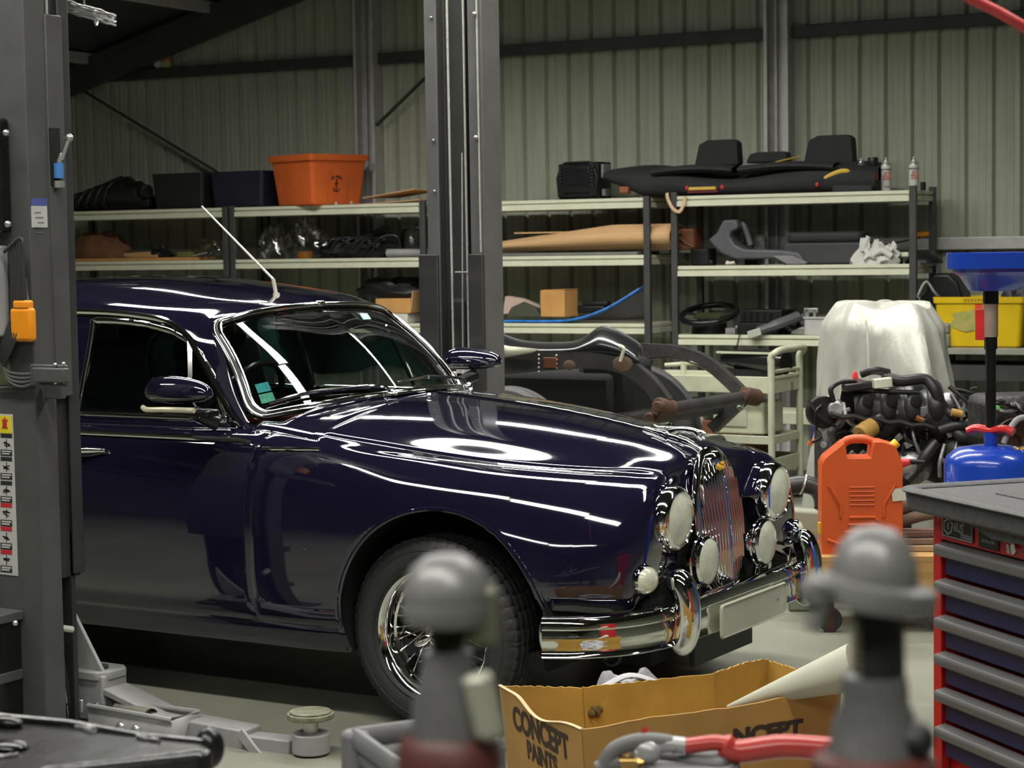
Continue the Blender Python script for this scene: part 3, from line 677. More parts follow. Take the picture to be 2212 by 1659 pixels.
# floor
a, b, c_, d_ = wpt(S0-.1, -.1, 0), wpt(S1+.1, -.1, 0), wpt(S1+.1, 21, 0), wpt(S0-.1, 21, 0)
fm = MB(); lo_ = V3(0, 0, -.12); fm.add([a, b, c_, d_, a+lo_, b+lo_, c_+lo_, d_+lo_], [(0, 1, 2, 3), (4, 7, 6, 5), (0, 4, 5, 1), (1, 5, 6, 2), (2, 6, 7, 3), (3, 7, 4, 0)])
struct('floor', fm, conc, smooth=0)
# ribbed back wall
RP = 0.1865
s_ref = ws(onwall(1089, 350))
prof = []
k0 = int((S0-s_ref)/RP)-1; k1 = int((S1-s_ref)/RP)+2
for k in range(k0, k1):
    b0 = s_ref+k*RP
    for ds, dd in ((-.026, .0), (-.006, -.030), (.009, -.030), (.014, .0), (.062, .0), (.066, .0025), (.072, .0025), (.076, 0), (.112, 0), (.116, .0025), (.122, .0025), (.126, 0)):
        prof.append((b0+ds, dd))
prof = [(s, d) for s, d in prof if S0-.05 < s < S1]
wb = MB(); n = len(prof)
wb.add([wpt(s, d, 0) for s, d in prof]+[wpt(s, d, zroof(s)) for s, d in prof], [(i, i+1, n+i+1, n+i) for i in range(n-1)])
struct('wall_back', wb, sheet, smooth=0)
def slab(p, q, z0, z1a, z1b, th, out):
    m_ = MB(); o = np.array(out, float)*th; p = np.array(p, float); q = np.array(q, float)
    B = [V3(p[0], p[1], z0), V3(q[0], q[1], z0), V3(q[0], q[1], z1b), V3(p[0], p[1], z1a)]
    return m_.add(B+[x+o for x in B], [(0, 1, 2, 3), (7, 6, 5, 4), (0, 4, 5, 1), (1, 5, 6, 2), (2, 6, 7, 3), (3, 7, 4, 0)])
struct('wall_left', slab(wpt(S0-.02, -.1, 0), wpt(S0-.02, 21, 0), 0, ZE, ZE, .05, -WT), sheet, smooth=0)
struct('wall_right', slab(wpt(S1+.02, -.1, 0), wpt(S1+.02, 21, 0), 0, zroof(S1), zroof(S1), .05, WT), sheet, smooth=0)
fr_ = MB()
for sa, sb in ((S0, SR), (SR, S1)):
    q = slab(wpt(sa, 21, 0), wpt(sb, 21, 0), 0, zroof(sa), zroof(sb), .05, -WN); fr_.add(q.v, q.f)
struct('wall_front', fr_, sheet, smooth=0)
rf = MB()
for sa, sb in ((S0-.1, SR), (SR, S1+.1)):
    P = [wpt(sa, -.2, zroof(sa)+.02), wpt(sb, -.2, zroof(sb)+.02), wpt(sb, 21.2, zroof(sb)+.02), wpt(sa, 21.2, zroof(sa)+.02)]
    rf.add(P+[p+V3(0, 0, .04) for p in P], [(3, 2, 1, 0), (4, 5, 6, 7), (0, 1, 5, 4), (1, 2, 6, 5), (2, 3, 7, 6), (3, 0, 4, 7)])
struct('ceiling', rf, roofm, smooth=0)
# gable rafter, purlins, portal rafters further forward
trim_k = [0]
def trim(mb, m, **k):
    trim_k[0] += 1; return struct('trim_%d' % trim_k[0], mb, m, **k)
for off in (.16, 6.2, 12.2):
    r_ = MB()
    for sa, sb in ((S0, SR), (SR, S1)): r_.bar(wpt(sa, off, zroof(sa)-.16), wpt(sb, off, zroof(sb)-.16), .07, .24, up=(0, 0, 1))
    trim(r_, darkst, smooth=0)
for s in np.arange(S0+.5, S1, 1.25):
    trim(MB().bar(wpt(s, 0.05, zroof(s)-.04), wpt(s, 20.9, zroof(s)-.04), .05, .09), galv if s < S0+2.6 else darkst, smooth=0)
# girts
def girt(z, sa, sb, m=darkst, h=.085):
    g = MB()
    P = [(0, h/2), (.075, h/2), (.075, -h/2), (0, -h/2)]
    g.bar(wpt(sa, .035, z), wpt(sb, .035, z), .07, h)
    return trim(g, m, smooth=0, bevel=.006)
zg = onwall(1700, 69, .07)[2]; zg2 = onwall(2120, 525, .07)[2]
sc1, sc2 = ws(onwall(790, 300, .12)), ws(onwall(1678, 300, .12))
for sa, sb in ((S0, sc1-.09), (sc1+.09, sc2-.09), (sc2+.09, S1)):
    girt(zg, sa, sb); girt(zg2, sa, sb, galv)
# wall columns (lipped channels)
for sc in (sc1, sc2):
    cw = .088; zt = zroof(sc)-.05
    c1 = MB()
    for sg in (-1, 1):
        c1.bar(wpt(sc+sg*(cw-.012), .135, 0), wpt(sc+sg*(cw-.012), .135, zt), .004, .024, up=WT)
        c1.bar(wpt(sc+sg*cw, .07, 0), wpt(sc+sg*cw, .07, zt), .13, .004, up=WT)
        c1.bar(wpt(sc+sg*.028, .06, 0), wpt(sc+sg*.028, .06, zt), .004, .02, up=WT)
    c1.bar(wpt(sc, .02, 0), wpt(sc, .02, zt), .004, cw*2, up=WT)
    trim(c1, galv, smooth=0)
# diagonal brace straps
for p, q in (((128, 165), (470, 372)), ((935, 152), (812, 272))):
    trim(MB().bar(onwall(*p, .10), onwall(*q, .10), .012, .045, up=WN), darkst, smooth=0)
# ---------------------------------------------------------------- strip lights under the roof
white = mat('lamp_housing', (0.7, 0.7, 0.68), rough=0.4)
tube_m = mat('lamp_tube', (1.0, 0.99, 0.93), rough=0.4, var=0.0, emit=14.0)
def strip(x, y, z, L, power, ang=WALLG):
    t = thing('strip_light', 'long white strip light hung under the shed roof', 'lamp', (x, y, z), ang, 'strip lights under the roof')
    part('housing', MB().box((0, 0, .06), (L, .34, .05)).box((0, .17, .03), (L, .008, .11)).box((0, -.17, .03), (L, .008, .11)), white, t, smooth=0)
    part('tube', MB().cyl((-L/2+.03, .045, .012), (L/2-.03, .045, .012), .016, n=10).cyl((-L/2+.03, -.045, .012), (L/2-.03, -.045, .012), .016, n=10), tube_m, t)
    for sg in (-1, 1): part('hanger', MB().cyl((sg*L*.4, 0, .08), (sg*L*.4, 0, 6.5-z if False else .5), .004, n=6), galv, t)
    ld = bpy.data.lights.new('strip_light_beam', 'AREA'); ld.shape = 'RECTANGLE'; ld.size = L; ld.size_y = .30; ld.energy = power; ld.color = (1.0, .985, .92); ld.spread = math.radians(150)
    lo2 = bpy.data.objects.new('strip_light_beam', ld); COL.objects.link(lo2); lo2.parent = t; lo2.location = (0, 0, -.03)
    return t
for (x, y, z, L, pw) in LIGHTS: strip(x, y, z, L, pw)
wd_ = bpy.data.worlds.new('world'); S.world = wd_; wd_.use_nodes = True
wd_.node_tree.nodes['Background'].inputs[0].default_value = (.5, .52, .55, 1); wd_.node_tree.nodes['Background'].inputs[1].default_value = 0.05
S.view_settings.view_transform = 'Standard'; S.view_settings.look = 'None'; S.view_settings.gamma = 1.0; S.view_settings.exposure = 0.0
# ================================================================ TWO-POST LIFT (a column each side of the car)
liftg = mat('lift_grey', (0.068, 0.068, 0.067), rough=0.42, var=0.12, scale=8, spec=.4)
liftd = mat('lift_dark', (0.030, 0.030, 0.031), rough=0.45, var=0.15)
armg = mat('arm_grey', (0.27, 0.27, 0.265), rough=0.5, var=0.10, scale=18, bump=.1)
zinc = mat('zinc', (0.55, 0.55, 0.52), rough=0.3, metal=.8, var=.1)
cable_m = mat('steel_cable', (0.50, 0.50, 0.46), rough=0.45, metal=.3, var=.15, scale=60)
paper = mat('sticker_white', (0.42, 0.42, 0.41), rough=0.5, var=.04)
ink = mat('print_black', (0.015, 0.015, 0.015), rough=0.6)
redp = mat('print_red', (0.42, 0.02, 0.03), rough=0.5)
yelp = mat('sticker_yellow', (0.62, 0.50, 0.02), rough=0.5, var=.06)
orangep = mat('orange_plastic', (0.75, 0.26, 0.012), rough=0.38, var=.10, scale=12)
bluep = mat('blue_plastic', (0.05, 0.17, 0.42), rough=0.4)
greybox = mat('box_grey', (0.32, 0.32, 0.32), rough=0.45)
def fb(mb, x0, y0, x1, y1, y, th, out=-1):
    """slab lying on the plane y, covering a pixel rectangle, th thick towards the viewer"""
    p = aty(x0, y1, y); q = aty(x1, y0, y); c = (p+q)/2; c[1] = y+out*th/2
    return mb.box(c, (abs(q[0]-p[0]), th, abs(q[2]-p[2])))
def A(px, py, y=-1.5, d=0.0): p = aty(px, py, y); p[1] += d; return p
L1 = thing('lift_column', 'grey lift column nearest at left edge with warning stickers and orange tag', 'car lift', (0, 0, 0))
LX0, LX1 = -1.31, -1.0
ch = [(LX0, -1.40), (LX0, -1.5), (LX1, -1.5), (LX1, -1.405), (LX1-.012, -1.405), (LX1-.012, -1.488), (LX0+.012, -1.488), (LX0+.012, -1.40)]
part('column', MB().prism(ch, 3.4), liftg, L1, bevel=.004)
part('base_plate', MB().box((-1.155, -1.42, .010), (.42, .34, .02)), liftg, L1)
zt, zb = A(100, 30, -1.40)[2], A(125, 858, -1.40)[2]
part('slide_cover', MB().box((LX1-.045, -1.372, (zt+zb)/2), (.10, .075, zt-zb)), liftg, L1, bevel=.004)
part('carriage', MB().box((LX1-.16, -1.345, 1.52), (.27, .105, 2.0)).box((LX1-.014, -1.315, 1.55), (.012, .05, 2.04)), liftd, L1, bevel=.004)
part('inner_rail', MB().box((LX1-.10, -1.39, .45), (.12, .03, .85)).box((LX1-.05, -1.33, .34), (.05, .02, .66)), liftd, L1)
z2 = A(100, 30, -1.40)[2]
for dx in (-.025, .02): part('lift_cable', MB().cyl((LX1-.045+dx, -1.37, z2-.03), (LX1-.045+dx, -1.37, 3.3), .005, n=8), cable_m, L1)
# safety latch in its slot
sl = MB(); a0, a1 = A(106, 400, -1.41), A(122, 275, -1.41)
sl.box((LX1+.007, -1.385, (a0[2]+a1[2])/2), (.004, .045, a1[2]-a0[2])); part('latch_slot', sl, void, L1, smooth=0)
k0, k1 = A(116, 385, -1.40), A(117, 352, -1.40)
part('latch_spring', MB().cyl((LX1+.02, -1.385, k0[2]), (LX1+.02, -1.385, k1[2]), .016, n=14), bluep, L1)
kk = A(135, 300, -1.38); km = A(124, 345, -1.38)
part('latch_arm', MB().bar((LX1+.02, -1.385, k1[2]), (LX1+.026, -1.375, km[2]+.02), .02, .012).bar((LX1+.026, -1.375, km[2]+.0), (LX1+.045, -1.36, kk[2]), .018, .010), zinc, L1, bevel=.002)
part('latch_knob', MB().ball((LX1+.047, -1.36, kk[2]+.004), .013), zinc, L1)
part('latch_nut', MB().cyl((LX1+.02, -1.385, k0[2]-.03), (LX1+.02, -1.385, k0[2]-.008), .018, n=6), zinc, L1)
# stickers on the column
p0, p1 = A(60, 493, -1.5), A(60, 428, -1.5)
part('instruction_label', MB().box((LX1+.0008, -1.458, (p0[2]+p1[2])/2-.006), (.0016, .07, p1[2]-p0[2]-.016)), paper, L1)
part('label_header', MB().box((LX1+.001, -1.458, p1[2]-.012), (.002, .07, .024)), mat('label_blue', (.06, .08, .25), .5), L1)
tx = MB()
for k in range(5): tx.box((LX1+.0025, -1.465+.006*(k % 3), p1[2]-.045-.016*k), (.001, .028+.008*(k % 2), .003))
part('label_print', tx, mat('print_grey', (.15, .15, .15), .6), L1)
sy = -1.5
stp = MB(); fb(stp, -22, 895, 28, 1238, sy, .0016); part('warning_strip', stp, paper, L1)
ys = MB(); fb(ys, -20, 899, 25, 934, sy-.0016, .001); part('warning_sign', ys, yelp, L1)
ry = MB()
for a, b in (((4, 906), (16, 926)), ((16, 906), (4, 926))): ry.bar(A(*a, sy-.0032), A(*b, sy-.0032), .004, .001, up=(0, 1, 0))
ry.ball(A(10, 916, sy-.003), (.010, .001, .016)); ry.ball(A(10, 905, sy-.003), (.005, .001, .005))
part('warning_figure', ry, redp, L1)
cells = [(938, 985, 0), (988, 1036, 0), (1040, 1086, 0), (1088, 1137, 1), (1139, 1187, 1), (1189, 1236, 1)]
bl, rd = MB(), MB()
for (t, b, r) in cells:
    for x0, x1 in ((-20, 0), (2, 26)):
        fb(rd if r else bl, x0, t, x1, t+7, sy-.0016, .0008); fb(bl, x0, b-13, x1, b-1, sy-.0016, .0008)
        cx = (x0+x1)/2; cy = (t+b)/2-3; rn = random.Random(t)
        for q in range(3): bl.bar(A(cx-9+rn.random()*5, cy-6+rn.random()*10, sy-.002), A(cx+3+rn.random()*6, cy-6+rn.random()*12, sy-.002), .0035, .0008, up=(0, 1, 0))
        bl.bar(A(cx, cy-10, sy-.002), A(cx, cy+10, sy-.002), .003, .0008, up=(0, 1, 0))
part('pictograms', bl, ink, L1); part('red_bands', rd, redp, L1)
wt_ = MB()
for (t, b, r) in cells:
    for k in range(2): fb(wt_, 4, b-11+k*5, 24-3*k, b-9+k*5, sy-.0024, .0005)
part('caption_lines', wt_, paper, L1)
# control panel, box, cables, orange tag, clamp
cp = MB(); fb(cp, -60, 255, 20, 505, sy, .05); part('control_panel', cp, blackgl, L1, bevel=.012, seg=3)
for (x, y) in ((13, 287), (17, 484)): part('panel_bolt', MB().ball(A(x, y, sy-.055), .011), zinc, L1)
cp = MB(); fb(cp, -60, 530, 18, 725, sy, .07); part('junction_box', cp, greybox, L1, bevel=.008, seg=3)
cp = MB(); fb(cp, -50, 775, 21, 830, sy, .002); part('rating_plate', cp, mat('plate_olive', (.19, .20, .12), .5), L1)
for k in range(6):
    x = 22+k*5
    P = spline([A(x-14, 545-5*k, sy-.04), A(x-2, 535-4*k, sy-.035), A(x+3, 575, sy-.03), A(x+3, 680, sy-.025), A(max(4, x-18), 745, sy-.03), A(2+k, 770+4*k, sy-.02)], 6)
    part('cable', MB().tube(P, .0058, 8), mat('cable_black', (.035, .035, .036), .45), L1)
for k in range(4):
    P = spline([A(-6+3*k, 768+6*k, sy-.02), A(12+3*k, 800+8*k, sy-.02), A(45, 808+9*k, sy-.015), A(85, 806+6*k, sy-.012)], 6)
    part('cable', MB().tube(P, .0052, 8), mat('cable_grey', (.075, .075, .075), .45), L1)
part('cable', MB().tube(spline([A(-8, 838, sy-.01), A(30, 835, sy-.01), A(80, 822, sy-.012)], 6), .004, 8), mat('cable_grey', (0, 0, 0)), L1)
for k in (0, 1): part('tag_cord', MB().tube(spline([A(50+5*k, 600, sy-.01), A(53+5*k, 630, sy-.012), A(56+5*k, 652, sy-.016)], 5), .004, 6), mat('cable_grey', (0, 0, 0)), L1)
og = MB(); fb(og, 36, 664, 80, 737, sy-.004, .03); part('orange_tag', og, orangep, L1, bevel=.012, seg=4)
og = MB(); fb(og, 40, 648, 74, 668, sy-.006, .028); part('tag_cap', og, orangep, L1, bevel=.008, seg=3)
ck = MB(); fb(ck, 75, 788, 148, 832, sy-.002, .02); fb(ck, 84, 795, 150, 824, sy-.02, .03); part('cable_clamp', ck, liftg, L1, bevel=.004)
for (x, y) in ((119, 788), (137, 786), (120, 826), (138, 824)): part('clamp_bolt', MB().ball(A(x, y, sy-.028), .0065), zinc, L1)
ck = MB(); fb(ck, 106, 824, 142, 860, sy+.06, .02); part('clamp_tail', ck, liftg, L1, bevel=.003)
# power pack bracket at the bottom left
ck = MB(); fb(ck, -60, 1330, 46, 1560, sy, .12); part('pump_housing', ck, blackgl, L1, bevel=.01)
for y in (1318, 1444):
    ck = MB(); fb(ck, -60, y, 52, y+7, sy, .15); part('housing_flange', ck, liftg, L1, bevel=.004)
part('housing_bolt', MB().ball(A(33, 1346, sy-.122), .009), zinc, L1)
# hydraulic hose with printed lettering
hp_ = spline([A(133, 1345, -1.36), A(130, 1400, -1.37), A(141, 1470, -1.36), A(150, 1540, -1.34), A(150, 1590, -1.30)], 8)
part('hydraulic_hose', MB().tube(hp_, .012, 10), blackp, L1)
part('hose_print', MB().tube([p+V3(.004, -.0105, 0) for p in hp_[8:26]], 1, 6, flat=(.0022, .0028)), paper, L1)
part('cable_tie', MB().tube([A(121, 1362, -1.41), A(135, 1357, -1.40), A(156, 1360, -1.36)], .011, 8), mat('tie_clear', (.40, .40, .36), .4), L1)
# swing arm on the floor, with tray and pad
YA = -1.20
arm = MB()
part('arm_gusset', MB().prism([(0, 0), (.155, 0), (.0, .235)], .016, A(157, 1462, YA-.04), (1, 0, 0), (0, 0, 1), (0, 1, 0)), armg, L1, bevel=.003)
b0, b1 = A(158, 1560, YA-.05), A(226, 1463, YA-.05)
part('arm_bracket', MB().box(((b0[0]+b1[0])/2-.01, YA, (max(0, b0[2])+b1[2])/2+.01), (b1[0]-b0[0]+.02, .12, b1[2]-max(0, b0[2])-.01)), armg, L1, bevel=.008)
pv = A(222, 1440, YA)
part('pivot_plate', MB().prism([(-.10, -.07), (.045, -.07), (.075, -.03), (.075, .05), (.04, .08), (-.10, .08)], .030, pv+V3(-.015, 0, -.035)), armg, L1, bevel=.005)
part('pivot_pin', MB().cyl(pv+V3(-.005, -.01, -.01), pv+V3(-.005, -.01, .006), .030, n=24), liftd, L1)
part('bracket_block', MB().box(A(172, 1525, YA-.115), (.03, .012, .045)), zinc, L1, bevel=.004)
e0 = A(232, 1480, YA); e1 = A(365, 1545, YA); e2 = A(430, 1560, YA)
part('arm_beam', MB().bar(e0, e1, .115, .022, up=(0, 0, 1)).bar(e1-V3(.01, 0, .0), e2, .115, .024), armg, L1, bevel=.004)
part('arm_web', MB().prism([(0, 0), (.42, -.118), (.42, -.16), (.10, -.16), (.0, -.16), (.03, -.09)], .016, e0+V3(0, -.01, -.012), (1, 0, 0), (0, 0, 1), (0, 1, 0)), armg, L1, bevel=.003)
part('arm_tube', MB().bar(A(395, 1572, YA), A(545, 1600, YA), .10, .085), armg, L1, bevel=.006)
part('arm_extension', MB().bar(A(520, 1598, YA), A(640, 1612, YA), .075, .05), armg, L1, bevel=.005)
part('arm_end_rib', MB().prism([(0, .06), (.05, .0), (.09, -.05), (.04, -.05), (-.02, .02)], .012, A(452, 1600, YA-.055), (1, 0, 0), (0, 0, 1), (0, -1, 0)).xf(), armg, L1, bevel=.003)
part('arm_end_rib', MB().prism([(0, .05), (.05, .0), (.10, -.045), (.05, -.045), (-.02, .02)], .012, A(527, 1605, YA-.055), (1, 0, 0), (0, 0, 1), (0, -1, 0)), armg, L1, bevel=.003)
pd = A(672, 1612, YA); pd[2] = max(pd[2], .035)
part('pad_socket', MB().cyl(pd+V3(0, 0, -.03), pd+V3(0, 0, .035), .060, n=32), armg, L1, bevel=.005)
part('pad_screw', MB().cyl(pd+V3(0, 0, .03), pd+V3(0, 0, .085), .024, n=20), zinc, L1)
pz = A(675, 1567, YA)[2]
part('lift_pad', MB().cyl((pd[0], YA, pd[2]+.08), (pd[0], YA, pd[2]+.098), .074, n=40).cyl((pd[0], YA, pd[2]+.098), (pd[0], YA, pd[2]+.104), .066, n=40), mat('pad_rubber', (.17, .17, .115), .6, var=.3, scale=40, bump=.6, bscale=70), L1, bevel=.003)
tr = [A(192, 1558, YA-.10), A(245, 1540, YA+.0), A(428, 1562, YA+.0), A(372, 1577, YA-.13)]
for p in tr: p[2] = .085+.0*p[2]
trim_pts = [tr[0], tr[1], tr[2], tr[3]]
part('tray_rail', MB().tube(trim_pts, .009, 8, True), armg, L1)
t2 = MB(); B_ = [V3(p[0], p[1], .015) for p in trim_pts]
t2.add([*trim_pts, *B_], [(0, 1, 5, 4), (1, 2, 6, 5), (2, 3, 7, 6), (3, 0, 4, 7), (4, 5, 6, 7)]); part('arm_tray', t2, armg, L1, solid=.004)
ctr_ = sum(trim_pts)/4
solo('steel_tube_offcut', MB().cyl(ctr_+V3(-.12, .02, -.025), ctr_+V3(.045, -.01, -.025), .034, n=28, cap=False).cyl(ctr_+V3(-.12, .02, -.025), ctr_+V3(.045, -.01, -.025), .029, n=28, cap=False), mat('dull_steel', (.24, .24, .22), .4, .5, var=.2, col2=(.33, .33, .24), scale=15), 'short steel tube lying in the tray of the lift arm', 'tube')
for k, (dx, dy, lb) in enumerate(((.09, -.03, 'red and silver scrap in the arm tray, beside the tube mouth'), (-.04, -.06, 'pale round fastener lying in the arm tray, left of centre'), (.03, -.065, 'pale round fastener lying in the arm tray under the tube mouth'))):
    solo('loose_fastener' if k else 'metal_scrap', MB().ball(ctr_+V3(dx, dy, -.05), (.02, .015, .018) if k else (.03, .02, .022), 10, 6), zinc if k else redp, lb, 'fastener' if k else 'scrap')
# far column behind the car, open side towards us
L2 = thing('lift_column', 'lift column standing behind the car with cables in its open channel', 'car lift', (0, 0, 0))
X0, X1, Y0, Y1 = -1.345, -1.046, 1.28, 1.43
liftl = liftg
ch = [(X0, Y1), (X1, Y1), (X1, Y0), (X1-.072, Y0), (X1-.072, Y0+.012), (X1-.012, Y0+.012), (X1-.012, Y1-.012), (X0+.012, Y1-.012), (X0+.012, Y0+.012), (X0+.062, Y0+.012), (X0+.062, Y0), (X0, Y0)]
part('column', MB().prism(ch, 3.7), mat('lift_grey_lit', (0.105, 0.105, 0.102), rough=0.42, var=0.1, scale=8, spec=.4), L2, bevel=.004)  # lift grey lightened to carry the light on the right face
part('base_plate', MB().box(((X0+X1)/2, 1.36, .01), (.42, .34, .02)), liftg, L2)
part('carriage', MB().box((X0+.115, Y0+.075, .75), (.085, .05, 1.2)).box((X1-.115, Y0+.075, .75), (.06, .05, 1.2)), liftd, L2, bevel=.02, seg=4)
z_c = aty(940, 550, Y0)[2]
part('carriage_plate', MB().box((X0+.012, Y0-.012, z_c/2+.12), (.10, .016, z_c-.24)), liftd, L2, bevel=.003)
part('carriage_plate', MB().box((X1-.040, Y0-.012, z_c/2+.12), (.075, .016, z_c-.24)), liftd, L2, bevel=.003)
part('guide_bar', MB().box((X0+.17, Y0+.09, 2.0), (.035, .03, 3.3)), blackgl, L2)
for pa, pb in (((965, 0), (980, 785)), ((1000, 0), (1014, 795)), ((998, 330), (1000, 782))):
    p, q = aty(*pa, Y0+.02), aty(*pb, Y0+.02)
    if pa[1] == 0: p = p+(p-q)*.2
    part('lift_cable', MB().cyl(p, q, .0055 if pa[1] == 0 else .003, n=8), cable_m, L2)
p, q = aty(1029, 0, Y0-.006), aty(1039, 545, Y0-.006)
part('lip_edge_strip', MB().bar(p+(p-q)*.2, q, .006, .006), cable_m, L2)
part('cross_bar', MB().cyl(aty(983, 588, Y0), aty(1018, 588, Y0), .004, n=8), zinc, L2)
for (x, y) in ((1025, 30), (1028, 297)): part('cable_knob', MB().ball(aty(x, y, Y0-.02), .010).cyl(aty(x, y, Y0-.02), aty(x, y, Y0), .005, n=8), zinc, L2)
for (x, y) in ((931, 38), (936, 303), (938, 413)): part('column_bolt', MB().ball(aty(x, y, Y0-.004), (.006, .005, .006)), zinc, L2)
crm = mat('housing_cream', (.44, .44, .40), .4, var=.06)
hb = MB(); fb(hb, 963, 786, 979, 848, Y0-.02, .07); fb(hb, 963, 802, 1018, 823, Y0-.02, .07); fb(hb, 1005, 790, 1020, 868, Y0-.02, .07)
part('latch_housing', hb, crm, L2, bevel=.005, seg=3)
hb = MB(); fb(hb, 980, 784, 1020, 788, Y0+.0, .05); part('housing_lid', hb, crm, L2, bevel=.003)
hb = MB(); fb(hb, 979, 788, 1016, 850, Y0-.01, .03); part('housing_opening', hb, void, L2)
# a flat steel crosspiece joins each column foot with the floor bolts
# ================================================================ SHELVING ALONG THE BACK WALL
cream = mat('shelf_cream', (0.56, 0.57, 0.44), rough=0.45, var=.06, scale=10, spec=.35)
postm = mat('shelf_post', (0.050, 0.050, 0.051), rough=0.45, var=.15, spec=.4)
board = mat('shelf_board', (0.30, 0.29, 0.22), rough=0.7, var=.15, scale=12)
OF, OB = .64, .14           # front and back of the shelves, from the wall
def zl(px, py): return onwall(px, py, OF)[2]
def sl_(px): return ws(onwall(px, 500, OF))
def shelf_unit(label, sa, sb, levels, top):
    L = sb-sa; D = OF-OB; t = thing('shelving_unit', label, 'shelf', wpt(sa, OF, 0), WALLG)
    for x in (.022, L-.022):
        for y in (.02, D-.02):
            part('post', MB().box((x, y, top/2), (.045, .040, top)), postm, t, bevel=.003)
    for z in levels:
        part('shelf_board', MB().box((L/2, D/2, z-.012), (L-.09, D-.02, .02)), board, t, smooth=0)
        for y in (.010, D-.010):
            sg = 1 if y < .1 else -1
            m_ = MB().box((L/2, y+sg*.004, z-.011), (L-.09, .014, .024)).box((L/2, y+sg*.012, z-.028), (L-.09, .012, .010)).box((L/2, y, z-.052), (L-.09, .016, .038))
            part('beam', m_, cream, t, bevel=.003)
        for x in (.022, L-.022): part('side_beam', MB().box((x, D/2, z-.012), (.016, D-.085, .024)).box((x, D/2, z-.050), (.016, D-.085, .036)), cream, t, bevel=.002)
    return t
zA = (zl(480, 449), zl(480, 562)); zB = (zl(900, 438), zl(900, 556.5), zl(900, 699)); zC = (zl(1385, 427), zl(1385, 551), zl(1385, 700)); zD = (zl(1960, 411), zl(1800, 572), zl(1600, 724))
z3 = zB[2]
shelf_unit('cream shelving at far left carrying the black intake part and a black crate', sl_(112), sl_(490), (zA[0], zA[1], z3), zA[0]+.01)
shelf_unit('cream shelving with the orange tub on its top shelf', sl_(496), sl_(917), (zB[0], zB[1], z3), zB[0]+.015)
shelf_unit('cream shelving right of the far lift column holding rolled cardboard', sl_(925), sl_(1402), zC, zC[0]+.01)
shelf_unit('cream shelving at right with the folded car seat on top', sl_(1449), sl_(1978), zD, zD[0]+.03)
def sp(px, z, off=.40):
    """point standing on a shelf at height z under image column px, off metres from the wall"""
    p = CAM+ray(px, 500)*0; 
    # intersect the vertical image column with the line (off, z): solve by two steps along the wall
    s = ws(onwall(px, 600, off))
    for _ in range(6):
        q = wpt(s, off, z); d = q-CAM; x = W_/2+FPX*(d@RT)/(d@FW); q2 = wpt(s+.01, off, z); d2 = q2-CAM; x2 = W_/2+FPX*(d2@RT)/(d2@FW)
        s += .01*(px-x)/(x2-x)
    return wpt(s, off, z)
PXM = 262.0                 # image px per metre along the back wall
def wpx(n): return n/PXM
def hpx(n): return n/296.0
cardb = mat('cardboard', (0.42, 0.25, 0.115), rough=0.8, var=.14, scale=7)
cardo = mat('cardboard_orange', (0.52, 0.27, 0.085), rough=0.75, var=.12, scale=9)
blk = mat('black_abs', (0.009, 0.009, 0.010), rough=0.42, var=.3, spec=.4)
dgrey = mat('charcoal_fabric', (0.016, 0.016, 0.017), rough=0.85, var=.25, bump=.2, bscale=90)
cgrey = mat('console_grey', (0.075, 0.077, 0.085), rough=0.5, var=.12, bump=.1, bscale=150)
orng = mat('tub_orange', (0.60, 0.115, 0.022), rough=0.42, var=.10, scale=5)
whitec = mat('white_cloth', (0.50, 0.50, 0.47), rough=0.9, var=.08)
film = glassmat('clear_film', (.86, .86, .83), .10, .12)
brownc = mat('brown_cloth', (0.12, 0.052, 0.022), rough=.9, var=.25, scale=12)
grey6 = mat('mid_grey', (.20, .20, .20), .5)
def crumple(rx, ry, h, seed, n=26, m=14, amp=.22, fr=3.0, flat=.0, pw=.8):
    """a soft crumpled heap"""
    G = []
    for i in range(n):
        t = 2*PI*i/n; row = []
        for j in range(m+1):
            u = j/m; r = math.sin(u*PI/2)**.8; z = (math.cos(u*PI/2))**pw
            k = 1+amp*noise3((math.cos(t)*r*2+seed, math.sin(t)*r*2, z*2+seed*.7), fr*.4); kz = 1+amp*1.6*noise3((math.cos(t)*r*3+seed*2, math.sin(t)*r*3, seed), fr*.5)
            row.append((rx*r*k*math.cos(t), ry*r*k*math.sin(t), max(.0, h*z*kz)))
        G.append(row)
    return MB().grid(G, True)
def tub(L, D, H, flare, rim, mb=None, t=.006):
    """open moulded tub: flared walls, rim band, floor"""
    mb = mb or MB(); P = []
    for z, k, o in ((0, 1-flare, 0), (H*.80, 1-flare*.2, 0), (H*.80, 1-flare*.2, .012), (H*.88, 1-.1*flare, .013), (H*.88, 1-.1*flare, rim), (H, 1, rim), (H, 1, -.012), (.01, 1-flare, -.012)):
        P.append([(x*k+math.copysign(o, x)*.9, y*k+math.copysign(o, y)*.9, z) for x, y in rrect(L/2, D/2, .035, 4)])
    P.append([(0, 0, .01)]*len(P[0])); P.insert(0, [(0, 0, 0)]*len(P[1]))
    return mb.grid(np.swapaxes(np.array(P), 0, 1), True)
def item(name, label, cat, px, z, off=.40, rz=0.0, group=None): return thing(name, label, cat, sp(px, z, off), WALLG+rz, group)
